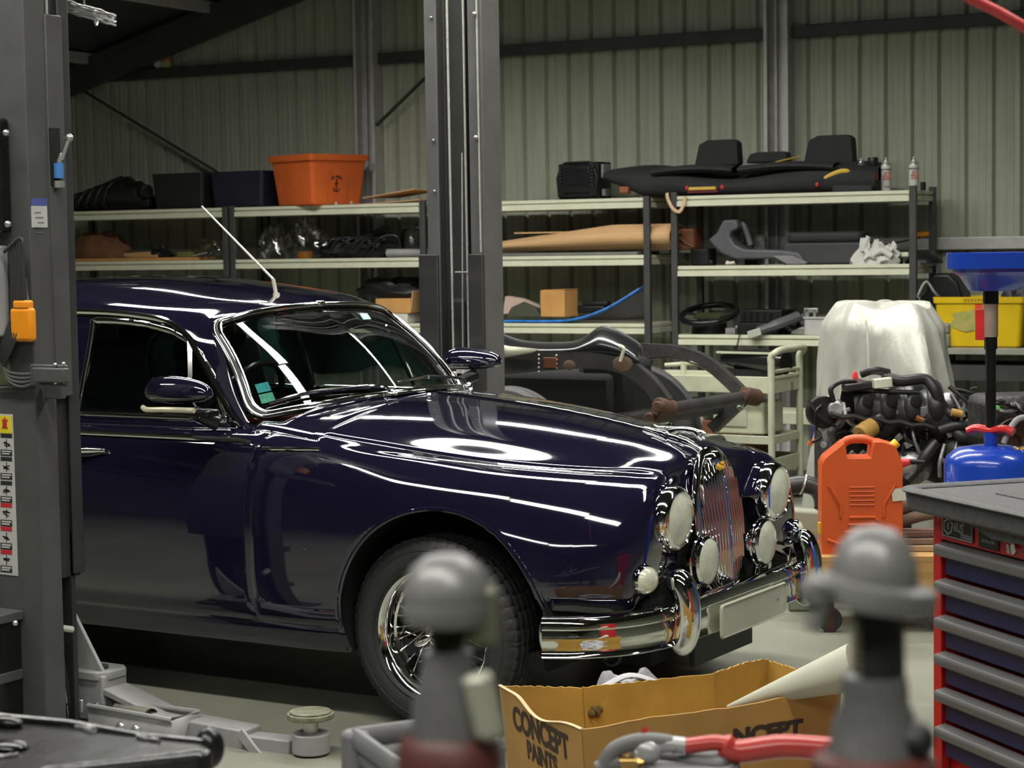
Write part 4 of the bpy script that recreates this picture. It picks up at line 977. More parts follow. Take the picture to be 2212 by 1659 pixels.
# ---- top shelf, left
t = item('intake_manifold', 'black moulded engine intake part lying at the left end of the top shelf', 'car part', 250, zA[0], .42)
mb = MB()
G = []
for u in np.linspace(0, 1, 22):
    x = -.40+.80*u; hgt = .06+.24*math.sin(PI*min(1, (u*.92+.02)))**1.0*(.35+.8*u)*(1 if u < .85 else 1-(u-.85)*3); w = .10+.06*math.sin(PI*u)
    G.append([(x, w*math.cos(a), .008+hgt*(math.sin(a)*.5+.5)*(1+.08*math.sin(40*u))) for a in np.linspace(-PI/2, 1.5*PI, 20)])
part('plenum', MB().grid(G), blk, t)
for k in range(5):
    x = -.37+.09*k; part('runner', MB().tube(spline([(x, -.12, .03), (x+.02, -.15, .06+.012*k), (x+.05, -.10, .13+.022*k), (x+.09, .0, .15+.03*k)], 5), .022, 10).box((x, -.14, .05+.01*k), (.05, .03, .07)), blk, t)
part('throttle_flange', MB().cyl((.34, -.08, .16), (.42, -.12, .15), .055, n=20).box((.40, -.10, .06), (.06, .05, .06)), blk, t, bevel=.006)
part('chrome_tab', MB().box((.36, -.16, .24), (.03, .008, .012)), zinc, t)
for k, (px, w, h, lab, navy) in enumerate(((414, 128, 84, 'black plastic crate beside the intake part, plain front', 0), (541, 128, 84, 'dark navy crate with a taped label left of the orange tub', 1))):
    t = item('storage_crate', lab, 'crate', px, zA[0] if k == 0 else zB[0], .40)
    W = wpx(w); H = hpx(h)
    part('bin', tub(W, .36, H, .10, .012), mat('crate_black', (.010, .010, .011), .45, var=.2) if not navy else mat('crate_navy', (.011, .010, .022), .45, var=.2), t, merge=True)
    if navy:
        part('tape_label', MB().box((-.0, -.172, H*.52), (.085, .003, .035), R=roty(.35)), mat('tape_cream', (.55, .54, .42), .6), t)
        sc = textmb('22.05.77', .045, (-.03, -.172, H*.60), (math.cos(.9), 0, math.sin(.9)), (-math.sin(.9), 0, math.cos(.9)), .003); 
        q = MB()
        for a in range(5): q.box((-.07+.018*a, -.173, H*.36+.012*(a % 2)), (.003, .002, .03), R=roty(.4*(-1)**a))
        part('chalk_marks', q, mat('chalk_violet', (.28, .27, .45), .7), t)
T = item('orange_tub', 'large orange plastic tub on the top shelf, left of the far column', 'tub', 690, zB[0], .43, -.36)
W, D, H = .52, .52, .385
part('tub_wall', tub(W, D, H, .16, .030), orng, T, merge=True, smooth=50)
for (fx_, fy_, ax) in ((.0, -1, 0), (1, 0, 1)):
    m_ = MB(); yy = -D/2*.925+.0; P = []
    w_ = .105; z0_, z1_ = .03, .20
    pts = [(-w_, z0_)]+[(-w_*math.cos(a), z1_+w_*.85*math.sin(a)) for a in np.linspace(0, PI, 14)]+[(w_, z0_)]
    if ax == 0: P = [(u, -(D/2)*(1-.16+.16*min(1, v/(H*.8))*.8)-.002, v) for u, v in pts]
    else: P = [((W/2)*(1-.16+.16*min(1, v/(H*.8))*.8)+.002, u*.9, v) for u, v in pts]
    part('moulded_arch', MB().tube(P, .009, 8), mat('tub_arch_shade', (.36, .06, .012), .45), T)  # darker orange paints the shading along the moulded arch
def facept(u, v): return ((W/2)*(1-.16+.16*min(1, v/(H*.8))*.8)+.013, u, v)
nrm = .13
b_ = V3(.12, 0, .99); b_ /= np.linalg.norm(b_)
lg = MB(); word = 'DRY BROTH'
for k, chh in enumerate(word):
    if chh == ' ': continue
    a = .62-1.24*k/(len(word)-1); c0 = V3(*facept(-.02+.075*math.sin(-a), .155+.060*math.cos(a))); ca, sa = math.cos(a), math.sin(a)
    q = textmb(chh, .026, c0, V3(0, ca, 0)+b_*sa, b_*ca-V3(0, sa, 0), .001, bold=.0006); lg.add(q.v, q.f)
c0 = V3(*facept(-.02, .150)); n_ = V3(1, 0, -.12)*.002
lg.bar(c0+n_+b_*-.045, c0+n_+b_*.035, .008, .002, up=(1, 0, 0)); lg.bar(c0+n_+b_*.015-V3(0, .02, 0), c0+n_+b_*.015+V3(0, .02, 0), .006, .002, up=(1, 0, 0))
lg.tube([c0+n_+V3(0, .030*math.sin(a), 0)+b_*(-.016-.028*math.cos(a)) for a in np.linspace(-1.3, 1.3, 10)], .004, 6); lg.torus(c0+n_+b_*.042, (1, 0, -.12), .007, .002, 14, 6)
part('printed_anchor', lg, ink, T, smooth=0)
for (u, v) in ((-.015, .012), (.13, .02)): part('peeling_sticker', MB().box(facept(u, v), (.003, .022, .020), R=rotx(.6)), mat('tape_cream', (0, 0, 0)), T)
t = item('cardboard_sheet', 'flat cardboard offcut sliding from under the orange tub', 'cardboard', 850, zB[0], .50)
part('sheet', MB().prism([(-.36, -.10), (.30, -.12), (.33, .08), (-.30, .10)], .010, (0, 0, .004), (1, 0, .045), (0, 1, 0)), cardb, t)
part('raised_flap', MB().prism([(-.20, -.11), (.26, -.12), (.33, .10), (.0, .10)], .008, (0, -.01, .055), (1, 0, .12), (0, 1, -.1)), cardb, t)
# ---- second shelf, left
t = item('brown_dust_cloth', 'crumpled brown cloth heaped at the left end of the middle shelf', 'cloth', 215, zA[1]+.026, .42)
part('heap', crumple(.30, .16, .19, 3.1), brownc, t)
part('hanging_corner', MB().grid([[(-.33+.05*i+.012*math.sin(j*1.5), -.235-.01*math.sin(i*2+j), .07-.045*j) for j in range(4)] for i in range(4)]), brownc, t, solid=.006)
t = solo('cardboard_sheet', MB().box((0, 0, .013), (1.20, .40, .024)), cardo, 'brown cardboard layer under the dust cloth on the middle shelf', 'cardboard', sp(312, zA[1], .40), WALLG, bevel=.004)
solo('paper_roll', MB().cyl((-.14, 0, .02), (.10, .02, .03), .02, n=14).box((.04, .01, .012), (.3, .05, .02)), cardb, 'small tan packet right of the brown cloth', 'packet', sp(300, zA[1]+.026, .52), WALLG, bevel=.004)
solo('black_cable_bundle', crumple(.10, .07, .07, 9.2, amp=.5), blk, 'small black cable bundle between cloth and thin white strip', 'cable', sp(348, zA[1]+.026, .45), WALLG)
solo('white_strip', MB().box((0, 0, .022), (.13, .02, .006), R=roty(-.18)), paper, 'thin white plastic strip lying on the middle shelf, far left bay', 'strip', sp(432, zA[1]+.026, .50), WALLG)
solo('olive_packet', MB().rbox((0, 0, .022), (.13, .09, .042), .01), mat('olive_card', (.13, .14, .04), .7), 'olive packet on the middle shelf under the thin white strip', 'packet', sp(403, zA[1]+.026, .45), WALLG, bevel=.005)
solo('plastic_bag', crumple(.16, .10, .12, 5.5, amp=.4), film, 'small clear plastic bag beside the double shelf post', 'bag', sp(458, zA[1]+.026, .36), WALLG)
for k, (px, rx, h, lb, off) in enumerate(((598, .22, .26, 'clear plastic bag slumped on the middle shelf, left of two', .36), (668, .24, .33, 'taller clear plastic bag, right of two on the middle shelf', .32))):
    solo('plastic_bag', crumple(rx*.72, .11, h*.8, 2.2+k*3, amp=.4, fr=4, pw=.6), film, lb, 'bag', sp(px, zB[1], off), WALLG)
solo('amber_tin', MB().cyl((0, 0, 0), (0, 0, .055), .065, n=28).cyl((0, 0, .055), (0, 0, .060), .060, .055, n=28), mat('amber_tin', (.22, .09, .02), .3, .3), 'low amber tin in front of the clear bags', 'tin', sp(660, zB[1], .56), WALLG)
t = item('wiring_loom', 'tangled black wiring loom and hoses on the middle shelf', 'wiring', 770, zB[1], .40)
part('heap', crumple(.30, .15, .13, 7.7, amp=.5, fr=4), blk, t)
for k in range(9):
    rn = random.Random(k); x = -.28+.06*k
    part('hose', MB().tube(spline([(x, -.10-.05*rn.random(), .03), (x+.08, -.12, .10+.05*rn.random()), (x+.18, -.05+.1*rn.random(), .12+.06*rn.random()), (x+.26, -.1, .05)], 6), .011, 8), blk, t)
part('raised_end', MB().tube(spline([(.05, 0, .12), (.14, .02, .17), (.28, .0, .22)], 5), [.03]*10+[.02], 8), dgrey, t)
solo('grey_pipe', MB().cyl((-.14, 0, .035), (.20, .05, .030), .032, n=24).cyl((-.142, 0, .035), (-.139, 0, .035), .026, n=20), mat('pvc_grey', (.26, .26, .26), .45), 'short grey pipe lying at the right end of the middle shelf', 'pipe', sp(872, zB[1], .52), WALLG)
solo('plastic_jug', MB().lathe([(.0, 0), (.09, 0), (.095, .02), (.095, .17), (.07, .22), (.035, .235), (.035, .26), (.0, .26)], n=28), film, 'clear plastic jug behind the grey pipe', 'jug', sp(892, zB[1], .26), WALLG)
# ---- third shelf seen past the windscreen
t = item('cardboard_box', 'brown cardboard box on the low shelf just above the car bonnet', 'box', 868, z3+.075, .50)
part('carton', MB().box((0, 0, .055), (.30, .26, .11)), cardo, t, bevel=.004); part('flap', MB().box((.16, 0, .085), (.012, .25, .16), R=roty(.15)), cardb, t)
solo('white_carton', MB().box((0, 0, .036), (.42, .30, .070)), mat('carton_white', (.55, .55, .50), .6), 'flat white carton under the brown box on the low shelf', 'box', sp(850, z3, .48), WALLG, bevel=.004)
solo('black_rubbish_bag', crumple(.30, .14, .13, 4.4, amp=.35), blk, 'black plastic sheet heaped on the low shelf behind the windscreen pillar', 'bag', sp(850, z3+.19, .42), WALLG)
# ================================================================ MIDDLE AND RIGHT SHELVES
# radio / centre stack on the top shelf
t = item('car_radio_console', 'black car radio console standing alone on the top shelf', 'car radio', 1259, zC[0], .40, -.12)
part('housing', MB().rbox((0, .06, .14), (.30, .22, .26), .03).rbox((0, -.045, .135), (.345, .03, .25), .03).box((-.12, .0, .006), (.04, .16, .012)).box((.12, .0, .006), (.04, .16, .012)), blk, t, bevel=.012, seg=3)
part('bezel', MB().prism([(-.165, .02), (.165, .02), (.178, .16), (.14, .255), (.10, .275), (-.10, .275), (-.14, .255), (-.178, .16)], .03, (0, -.05, 0), (1, 0, 0), (0, 0, 1), (0, -1, 0)), blk, t, bevel=.008)
part('screen', MB().box((0, -.083, .165), (.21, .006, .125)), mat('radio_screen', (.014, .014, .016), .15), t, bevel=.003)
part('disc_slot', MB().box((0, -.084, .262), (.20, .006, .018)), blackgl, t)
bt = MB()
for k in range(6):
    for sx in (-1, 1): bt.box((sx*.135, -.083, .105+.025*k), (.028, .008, .014))
for k in range(8): bt.box((-.10+.028*k, -.083, .05), (.018, .008, .012))
part('buttons', bt, blackgl, t)
ic = MB()
for k in range(6):
    for sx in (-1, 1): ic.box((sx*.135, -.088, .105+.025*k), (.010, .001, .003))
part('button_icons', ic, mat('icon_grey', (.22, .22, .22), .6), t)
part('side_bracket', MB().box((.185, .02, .20), (.02, .10, .10)).box((.18, .03, .05), (.03, .08, .05)), grey6, t, bevel=.004)
# rolled corrugated cardboard
t = item('cardboard_roll', 'long roll of ribbed brown cardboard on the middle shelf', 'cardboard', 1262, zC[1]+.03, .46)
L = .73; G = []
for u in np.linspace(0, 1, 30):
    x = -L+2*L*u; ry = .05+.045*min(1, u*1.6); rz_ = .03+.055*min(1, u*1.5)
    G.append([(x, ry*1.6*math.cos(a), rz_+.01+rz_*math.sin(a)*(1+.06*math.sin(26*a))) for a in np.linspace(.35, 2*PI-.1, 80)])
part('outer_sheet', MB().grid(G), mat('kraft_board', (0.50, 0.31, 0.15), .75, var=.1, scale=4, stretch=(.3, 6, 20)), t, solid=.006)
G = [[(x, .075*math.cos(a)*.75, .075+.05*math.sin(a)) for a in np.linspace(.9, 2*PI+.2, 40)] for x in np.linspace(.1, L+.02, 8)]
part('inner_sheet', MB().grid(G), cardb, t, solid=.006)
part('top_sheet', MB().prism([(-.55, -.05), (.72, -.10), (.74, .12), (-.5, .14)], .010, (0, .02, .135)), mat('kraft_board', (0, 0, 0)), t)
solo('panel_sheet', MB().box((0, 0, .012), (1.25, .40, .022)), mat('panel_grey', (.11, .11, .12), .5, col2=(.2, .2, .16), scale=4), 'thin dark panels lying flat under the ribbed cardboard roll', 'panel', sp(1230, zC[1], .40), WALLG, bevel=.004)
t = item('brown_leather_case', 'dark brown leather case seen between two shelving units', 'case', 1488, zC[1]+.03, .34)
part('case_body', MB().rbox((0, 0, .075), (.17, .20, .15), .03), mat('brown_leather', (.13, .045, .018), .5, var=.2), t, bevel=.012)
part('strap', MB().tube(spline([(-.09, -.11, .14), (-.03, -.112, .09), (.02, -.11, .05), (.08, -.105, .02)], 5), .006, 6), mat('brown_leather', (0, 0, 0)), t)
# third level: box, scraps, blue taped trim
zc = zC[2]
t = item('small_cardboard_box', 'small orange-brown cardboard box standing on the low shelf', 'box', 1208, zc+.045, .50, -.20)
part('carton', MB().box((0, 0, .095), (.22, .16, .19)), cardo, t, bevel=.004); part('top_flap', MB().box((.0, .01, .194), (.215, .155, .006), R=roty(-.03)), cardo, t)
t = item('crushed_carton', 'crushed white and black carton left of the small cardboard box', 'box', 1130, zc+.045, .50, .2)
part('white_half', MB().prism([(-.14, 0), (.13, 0), (.14, .05), (.0, .11), (-.12, .13)], .12, (0, -.05, .02), (1, 0, 0), (0, 0, 1), (0, 1, 0)), mat('carton_soiled', (.40, .38, .33), .7, col2=(.5, .3, .25), scale=18), t, bevel=.004)
part('dark_half', MB().prism([(-.10, 0), (.16, 0), (.13, .07), (.03, .11), (-.06, .07)], .05, (.0, -.10, .0), (1, 0, 0), (0, 0, 1), (0, 1, 0)), mat('carton_dark', (.045, .05, .03), .6), t, bevel=.004)
solo('black_trim_part', MB().box((0, 0, .05), (.26, .10, .05)).box((.05, 0, .09), (.20, .08, .03)), blk, 'black plastic trim lying right of the small cardboard box', 'car part', sp(1276, zc+.045, .40), WALLG, bevel=.008)
t = thing('bumper_trim', 'long grey curved bumper panel edged with blue tape on the low shelf', 'car part', sp(1240, zc, .56), WALLG)
o_ = sp(1240, zc, .56); Rl = rotz(-WALLG)
def loc_(px, py, off): return Rl@(onwall(px, py, off)-o_)
ep = [loc_(1092, 697, .58), loc_(1130, 701, .58), loc_(1180, 699, .58), loc_(1240, 691, .56), loc_(1300, 672, .52), loc_(1350, 645, .47), loc_(1392, 618, .42)]
for p in ep[:3]: p[2] = max(p[2], .012)
ep = spline(ep, 8); n = len(ep)
top = [p for p in ep]; bot = [V3(p[0], p[1]+.03+.10*k/n, .02) for k, p in enumerate(ep)]
part('panel', MB().grid([[a+(b-a)*q for q in np.linspace(0, 1, 6)] for a, b in zip(top, bot)]), mat('trim_grey', (.085, .085, .09), .4), t, solid=.006)
part('blue_tape_edge', MB().tube(ep, 1, 10, flat=(.010, .022), up=(0, -1, .2)), mat('blue_film', (.03, .22, .72), .28, var=.35, scale=20), t)
# folded rear seat on the right-hand top shelf
t = item('rear_seat', 'dark folded car rear seat with headrests lying on the top shelf', 'car seat', 1612, zD[0], .42)
Lh = .985; G = []
xs = np.linspace(-1.03, .98, 60)
for x in xs:
    tt = (x+1.03)/2.01
    dep = .36; h = .175+.03*math.sin(3*PI*tt+.6)+.02*math.sin(8*tt)
    nose = max(0, 1-tt/.16); lift = .07*nose
    sec_ = []
    for a in np.linspace(0, 2*PI, 28):
        ca, sa = math.cos(a), math.sin(a); y = dep*.5*abs(ca)**.5*math.copysign(1, ca)*(1-.35*nose); z = .5*h*abs(sa)**.7*math.copysign(1, sa)*(1-.62*nose)
        z += .5*h+lift+(y*.18 if sa > 0 else 0)
        sec_.append((x, y-.02, max(.004, z)))
    G.append(sec_)
part('seat_back', MB().grid(G), dgrey, t, merge=True)
pd_ = MB()
for x0, x1 in ((-.62, -.02), (.02, .70)):
    G = [[(x, -.10+.13*math.cos(a), .17+.03*math.sin(a)+.02*math.sin(PI*(x-x0)/(x1-x0))) for a in np.linspace(0, 2*PI, 16)] for x in np.linspace(x0, x1, 16)]; pd_.grid(G)
part('cushion_panel', pd_, mat('charcoal_weave', (.021, .021, .022), .8, var=.2, bump=.3, bscale=160), t)
for px, w, h, y0 in ((1553, 86, 54, 304), (1661, 80, 22, 329), (1794, 92, 58, 295)):
    q = Rl@(onwall(px, y0+h/2, .36)-sp(1612, zD[0], .42)); W = wpx(w); H = hpx(h)
    hm = MB().prism([(-W/2, -H*.42), (-W*.46, -H/2), (W*.46, -H/2), (W/2, -H*.40), (W*.47, H*.38), (W*.38, H/2), (-W*.22, H/2), (-W*.40, H*.34)], .10, (q[0], q[1]+.05, q[2]), (1, 0, 0), (0, 0, 1), (0, -1, 0))
    part('headrest', hm, mat('headrest_black', (.010, .010, .011), .7, var=.2, bump=.15, bscale=120), t, bevel=.025, seg=4)
yl = mat('yellow_tab', (.55, .36, .05), .6)
part('seat_tag', MB().box((-.24, -.21, .05), (.20, .02, .022)), yl, t, bevel=.004)
part('tag_backing', MB().box((-.24, -.205, .035), (.22, .015, .03)), mat('dark_red_felt', (.10, .01, .015), .8), t)
part('yellow_lining', MB().tube(spline([(.60, -.185, .07), (.66, -.185, .11), (.76, -.18, .14), (.86, -.17, .115)], 5), [.010]*3+[.017]*9+[.008]*4, 8), yl, t)
part('piping_stripe', MB().tube(spline([(.22, -.13, .205), (.30, -.05, .232), (.38, .04, .255)], 5), .006, 6), yl, t)
for x in (-.36, -.10, .58): part('latch', MB().ball((x, -.195, .055), (.014, .012, .018)), redp, t)
part('seat_hinge', MB().box((-.84, -.17, .055), (.07, .06, .05)), mat('hinge_rust', (.22, .07, .03), .6), t, bevel=.01)
part('seat_frame', MB().box((.82, -.06, .04), (.28, .26, .08)), blackp, t, bevel=.008)
part('webbing_loop', MB().tube(spline([(-.50, -.222, .025), (-.485, -.238, -.02), (-.44, -.245, -.09), (-.40, -.245, -.105), (-.37, -.24, -.06), (-.365, -.225, .0)], 6), 1, 8, flat=(.012, .003), up=(0, 1, 0)), mat('webbing', (.52, .36, .22), .8), t)
# aerosol cans
def can(label, px, z, body, capm, capped, band, off=.48):
    t = item('aerosol_can', label, 'spray can', px, z, off, 0, None)
    part('can_body', MB().lathe([(0, 0), (.031, 0), (.033, .006), (.033, .165), (.031, .175), (.024, .188), (.022, .192)], n=32), body, t)
    if capped: part('cap', MB().lathe([(.034, .163), (.035, .165), (.035, .222), (.032, .228), (0, .228)], n=32), capm, t)
    else:
        part('dome', MB().lathe([(.032, .172), (.029, .182), (.016, .196), (.015, .202), (.011, .204), (.011, .208)], n=28), zinc, t)
        part('nozzle', MB().cyl((0, 0, .204), (0, 0, .226), .007, .006, n=14), paper, t)
    q = MB()
    for (a0, a1, z0, z1) in band: q.lathe([(.0335, z0), (.0335, z1)], n=16, a0=a0, a1=a1)
    return t, q
dk = mat('can_black', (.02, .02, .02), .3, .3); wh = mat('can_white', (.50, .50, .46), .35); rdm = mat('can_red', (.50, .05, .02), .35)
A0 = None
def front(q0, q1): return q0, q1
t, _ = can('black and grey aerosol can without cap, leftmost of the row beside the seat', 1860, zD[0], dk, dk, False, ())
part('can_label', MB().lathe([(.0336, .09), (.0336, .150)], n=32), mat('can_grey', (.16, .16, .17), .4), t); part('gold_print', MB().lathe([(.0336, .055), (.0336, .085)], n=32), mat('can_gold', (.15, .13, .03), .4), t)
t, _ = can('red and white aerosol can with black cap in the middle of the row', 1886, zD[0], wh, blk, True, ())
part('red_side', MB().lathe([(.0338, .006), (.0338, .164)], n=18, a0=-.9, a1=1.35), rdm, t)
for px, lb in ((1914, 'white aerosol can with red print, next to the red and black can'), (1974, 'white aerosol can standing alone above the right shelf post')):
    t, _ = can(lb, px, zD[0], wh, dk, False, ())
    rp = MB()
    fx = V3(math.cos(-CYAW+.05), 0, 0)
    dirv = rotz(-WALLG)@(-FW*V3(1, 1, 0)); dirv /= np.linalg.norm(dirv); rgt = V3(-dirv[1], dirv[0], 0)
    for zz_, tx_, sz, mm in ((.118, 'JET', .030, 0), (.096, 'SPRAY', .020, 0), (.080, 'ENAMEL', .014, 0), (.030, 'GLOSS', .010, 1)):
        q = textmb(tx_, sz, dirv*.034+V3(0, 0, zz_), rgt, V3(0, 0, 1), .0006, bold=.0004)
        if mm: part('can_small_print', q, ink, t, smooth=0)
        else: rp.add(q.v, q.f)
    part('can_print', rp, rdm, t, smooth=0)
    part('can_header', MB().lathe([(.0335, .138), (.0335, .150)], n=32), mat('can_grey', (0, 0, 0)), t)
solo('spray_cap', MB().cyl((0, 0, 0), (0, 0, .055), .018, n=20), blk, 'small black cap standing beside the lone white aerosol can', 'cap', sp(1994, zD[0], .50), WALLG, bevel=.003)
# middle shelf right
zd = zD[1]
t = item('centre_console', 'grey car centre console lying on the right middle shelf', 'car part', 1640, zd, .46)
q0 = sp(1640, zd, .46)
def cl(px, py, off=.46): return Rl@(onwall(px, py, off)-q0)
side = [(1541, 518), (1560, 502), (1572, 476), (1600, 474), (1607, 490), (1600, 497), (1590, 500), (1588, 512), (1598, 528), (1618, 538), (1700, 540), (1735, 545), (1752, 566), (1700, 569), (1680, 558), (1600, 560), (1570, 548)]
poly = [cl(*p) for p in side]
part('console_body', MB().prism([(p[0], max(.004, p[2])) for p in poly], .20, (0, -.10, 0), (1, 0, 0), (0, 0, 1), (0, 1, 0)), cgrey, t, bevel=.014, seg=3)
part('console_arch', MB().tube([cl(1604, 480), cl(1612, 500), cl(1622, 530)], .022, 10), cgrey, t)
part('end_flange', MB().prism([(p[0], max(.003, p[2])) for p in [cl(1680, 552), cl(1722, 552), cl(1756, 566), cl(1752, 571), cl(1712, 571)]], .22, (0, -.115, 0), (1, 0, 0), (0, 0, 1), (0, 1, 0)), mat('console_light', (.17, .17, .175), .5), t, bevel=.006)
t = item('console_armrest', 'dark padded console armrest lying left of the white cloth', 'car part', 1790, zd, .44)
part('armrest_base', MB().rbox((0, 0, .075), (.60, .20, .15), .03), mat('armrest_grey', (.035, .035, .037), .6, var=.15), t, bevel=.015)
part('armrest_pad', MB().rbox((.0, -.0, .185), (.54, .21, .075), .05), mat('armrest_black', (.016, .016, .017), .7, bump=.1), t, bevel=.028, seg=4)
t = item('bracket_and_relay', 'small metal bracket with olive block behind the grey console', 'car part', 1626, zd+.10, .22)
part('relay', MB().box((-.03, 0, .04), (.06, .05, .08)), mat('olive_card', (0, 0, 0)), t); part('bracket_plate', MB().box((.05, 0, .05), (.08, .02, .12)).box((.06, -.02, .08), (.04, .03, .03)), zinc, t)
part('bracket_stand', MB().box((0, .0, -.05), (.10, .06, .10)), blk, t)
solo('black_trim_part', MB().rbox((0, 0, .06), (.15, .16, .12), .03).box((.07, -.06, .02), (.05, .02, .04)), blk, 'black trim block at the left end of the right middle shelf', 'car part', sp(1520, zd, .40), WALLG, bevel=.01)
solo('white_clip', MB().cyl((-.03, 0, .012), (.03, 0, .022), .010, n=10).ball((-.02, 0, .018), .016).box((.0, .02, .012), (.05, .02, .02)), mat('clip_cream', (.58, .58, .46), .5), 'small cream plastic clip on the right middle shelf edge', 'clip', sp(1578, zd, .58), WALLG)
t = item('white_cloth', 'crumpled white glove-like cloth on the right middle shelf', 'cloth', 1893, zd, .52)
part('cloth', crumple(.15, .10, .12, 1.7, amp=.6, fr=4), whitec, t)
part('finger_fold', MB().tube(spline([(-.08, -.02, .03), (-.07, -.03, .12), (-.045, -.02, .185)], 5), [.03]*5+[.026]*3+[.018]*3, 10).tube(spline([(-.02, -.06, .04), (.06, -.07, .09), (.13, -.07, .05)], 5), [.022]*11, 10), whitec, t)
solo('red_strut', MB().cyl((-.20, 0, .10), (.02, 0, .115), .016, n=12), mat('maroon', (.13, .01, .03), .4), 'dark red rod behind the white cloth', 'rod', sp(1905, zd, .24), WALLG)
solo('long_bar', MB().bar((-.25, 0, .085), (.20, .0, .17), .015, .012).cyl((-.25, 0, 0), (-.25, 0, .09), .008, n=8), darkst, 'thin dark bar leaning behind the white cloth', 'bar', sp(1925, zd, .20), WALLG)
t = item('screwdriver', 'black rod with pale block lying right of the white cloth', 'tool', 1932, zd, .50)
part('rod', MB().cyl((-.10, 0, .05), (.05, 0, .058), .012, n=12), blk, t); part('pale_block', MB().box((.075, 0, .062), (.05, .03, .03)), mat('clip_cream', (0, 0, 0)), t, bevel=.004)
part('handle_rest', MB().box((-.02, 0, .018), (.14, .05, .036)), blk, t)
solo('black_dome_cover', MB().lathe([(0, .075), (.05, .068), (.10, .045), (.125, .01), (.125, 0)], n=28), blk, 'low black domed cover at the right end of the middle shelf', 'cover', sp(1996, zd, .36), WALLG)
solo('orange_tool', MB().cyl((-.07, 0, .012), (.07, 0, .016), .018, n=12), orangep, 'orange tool handle resting on the wall girt', 'tool', wpt(ws(onwall(1990, 517, .07)), .085, zg2+.05), WALLG)
# low shelf right
ze = zD[2]
t = item('steering_wheel', 'black steering wheel with centre boss lying flat on the low right shelf', 'steering wheel', 1532, ze, .40)
dv = V3(.0, -.30, .95); dv /= np.linalg.norm(dv)
part('rim', MB().torus((0, 0, .135), dv, .195, .021, 56, 12), blackgl, t)
part('boss', MB().lathe([(.0, .0), (.13, 0), (.12, .08), (.06, .11), (0, .115)], (0, .01, 0), (0, -.08, 1), 32), blk, t)
sp_ = MB(); a_, b__, _ = frame(dv)
for a in (0.2, PI-.2, 1.5*PI): sp_.bar(V3(0, 0, .105), V3(0, 0, .132)+(a_*math.cos(a)+b__*math.sin(a))*.185, .05, .014)
part('spoke_web', sp_, blk, t, bevel=.004)
part('hub_trim', MB().box((0, -.01, .122), (.20, .10, .012), R=rotx(.30)), mat('olive_dark', (.05, .05, .025), .4), t); part('silver_trim', MB().box((.03, .10, .165), (.10, .012, .010)), zinc, t)
solo('connector_block', MB().prism(rrect(.034, .022, .004), .05, (0, .025, .024), (1, 0, 0), (0, 0, 1), (0, -1, 0)).prism(rrect(.020, .011, .002), .004, (0, -.026, .024), (1, 0, 0), (0, 0, 1), (0, -1, 0)), grey6, 'small grey connector block right of the steering wheel', 'connector', sp(1580, ze, .56), WALLG)
t = item('black_module', 'lower black module box on the low right shelf', 'module', 1648, ze, .42)
part('case', MB().box((0, 0, .04), (.30, .22, .078)), blk, t, bevel=.006); part('connector', MB().box((-.155, -.09, .05), (.012, .02, .02)), paper, t)
t = item('black_module', 'black module box stacked on top of the other beside the steering wheel', 'module', 1656, ze+.079, .42, -.10)
part('case', MB().box((0, 0, .045), (.32, .20, .088)), blk, t, bevel=.006)
ribs = MB()
for k in range(5): ribs.box((-.12+.05*k, -.102, .045), (.02, .006, .05))
part('ribs', ribs, blackgl, t)
t = item('window_scraper', 'grey scraper with clear handle end poking over the shelf edge', 'tool', 1662, ze, .60, .35)
part('shaft', MB().tube(spline([(-.08, -.05, .03), (.06, -.01, .075), (.20, .05, .125)], 5), [.030]*4+[.036]*7, 8), mat('tool_grey', (.09, .09, .095), .45), t)
part('pale_end', MB().box((-.10, -.05, .016), (.09, .06, .05), R=roty(-.3)), mat('end_clear', (.42, .44, .38), .3), t, bevel=.005)
solo('black_cloth', crumple(.13, .09, .11, 6.6, amp=.4), blk, 'black cloth behind the scraper on the low right shelf', 'cloth', sp(1716, ze, .36), WALLG)
t = item('metal_bracket', 'bright pressed-metal bracket left of the white plastic container', 'bracket', 1733, ze, .50)
part('foot_plate', MB().prism([(-.08, 0), (.05, 0), (.055, .05), (-.02, .045), (-.08, .02)], .05, (0, 0, .002), (1, 0, 0), (0, 0, 1), (0, 1, 0)), zinc, t, bevel=.003)
part('upright', MB().box((.03, .02, .10), (.03, .03, .15)).box((.06, .02, .165), (.10, .03, .03)).box((.085, .02, .145), (.02, .03, .05)), zinc, t, bevel=.003)
t = item('white_container', 'white plastic container half hidden by the silver cover', 'container', 1772, ze, .46)
part('tub_body', MB().rbox((0, 0, .055), (.19, .14, .11), .02), mat('container_white', (.42, .42, .41), .35), t); part('lid', MB().rbox((0, 0, .114), (.205, .155, .012), .02), mat('container_white', (0, 0, 0)), t, bevel=.003)
solo('dangling_wire', MB().tube(spline([(-.02, .05, .01), (.0, -.02, .012), (.004, -.045, -.02), (-.012, -.045, -.10), (.02, -.04, -.17)], 6), .005, 6), blk, 'thin black wire hanging over the low right shelf edge', 'wire', sp(1600, ze, .62), WALLG)
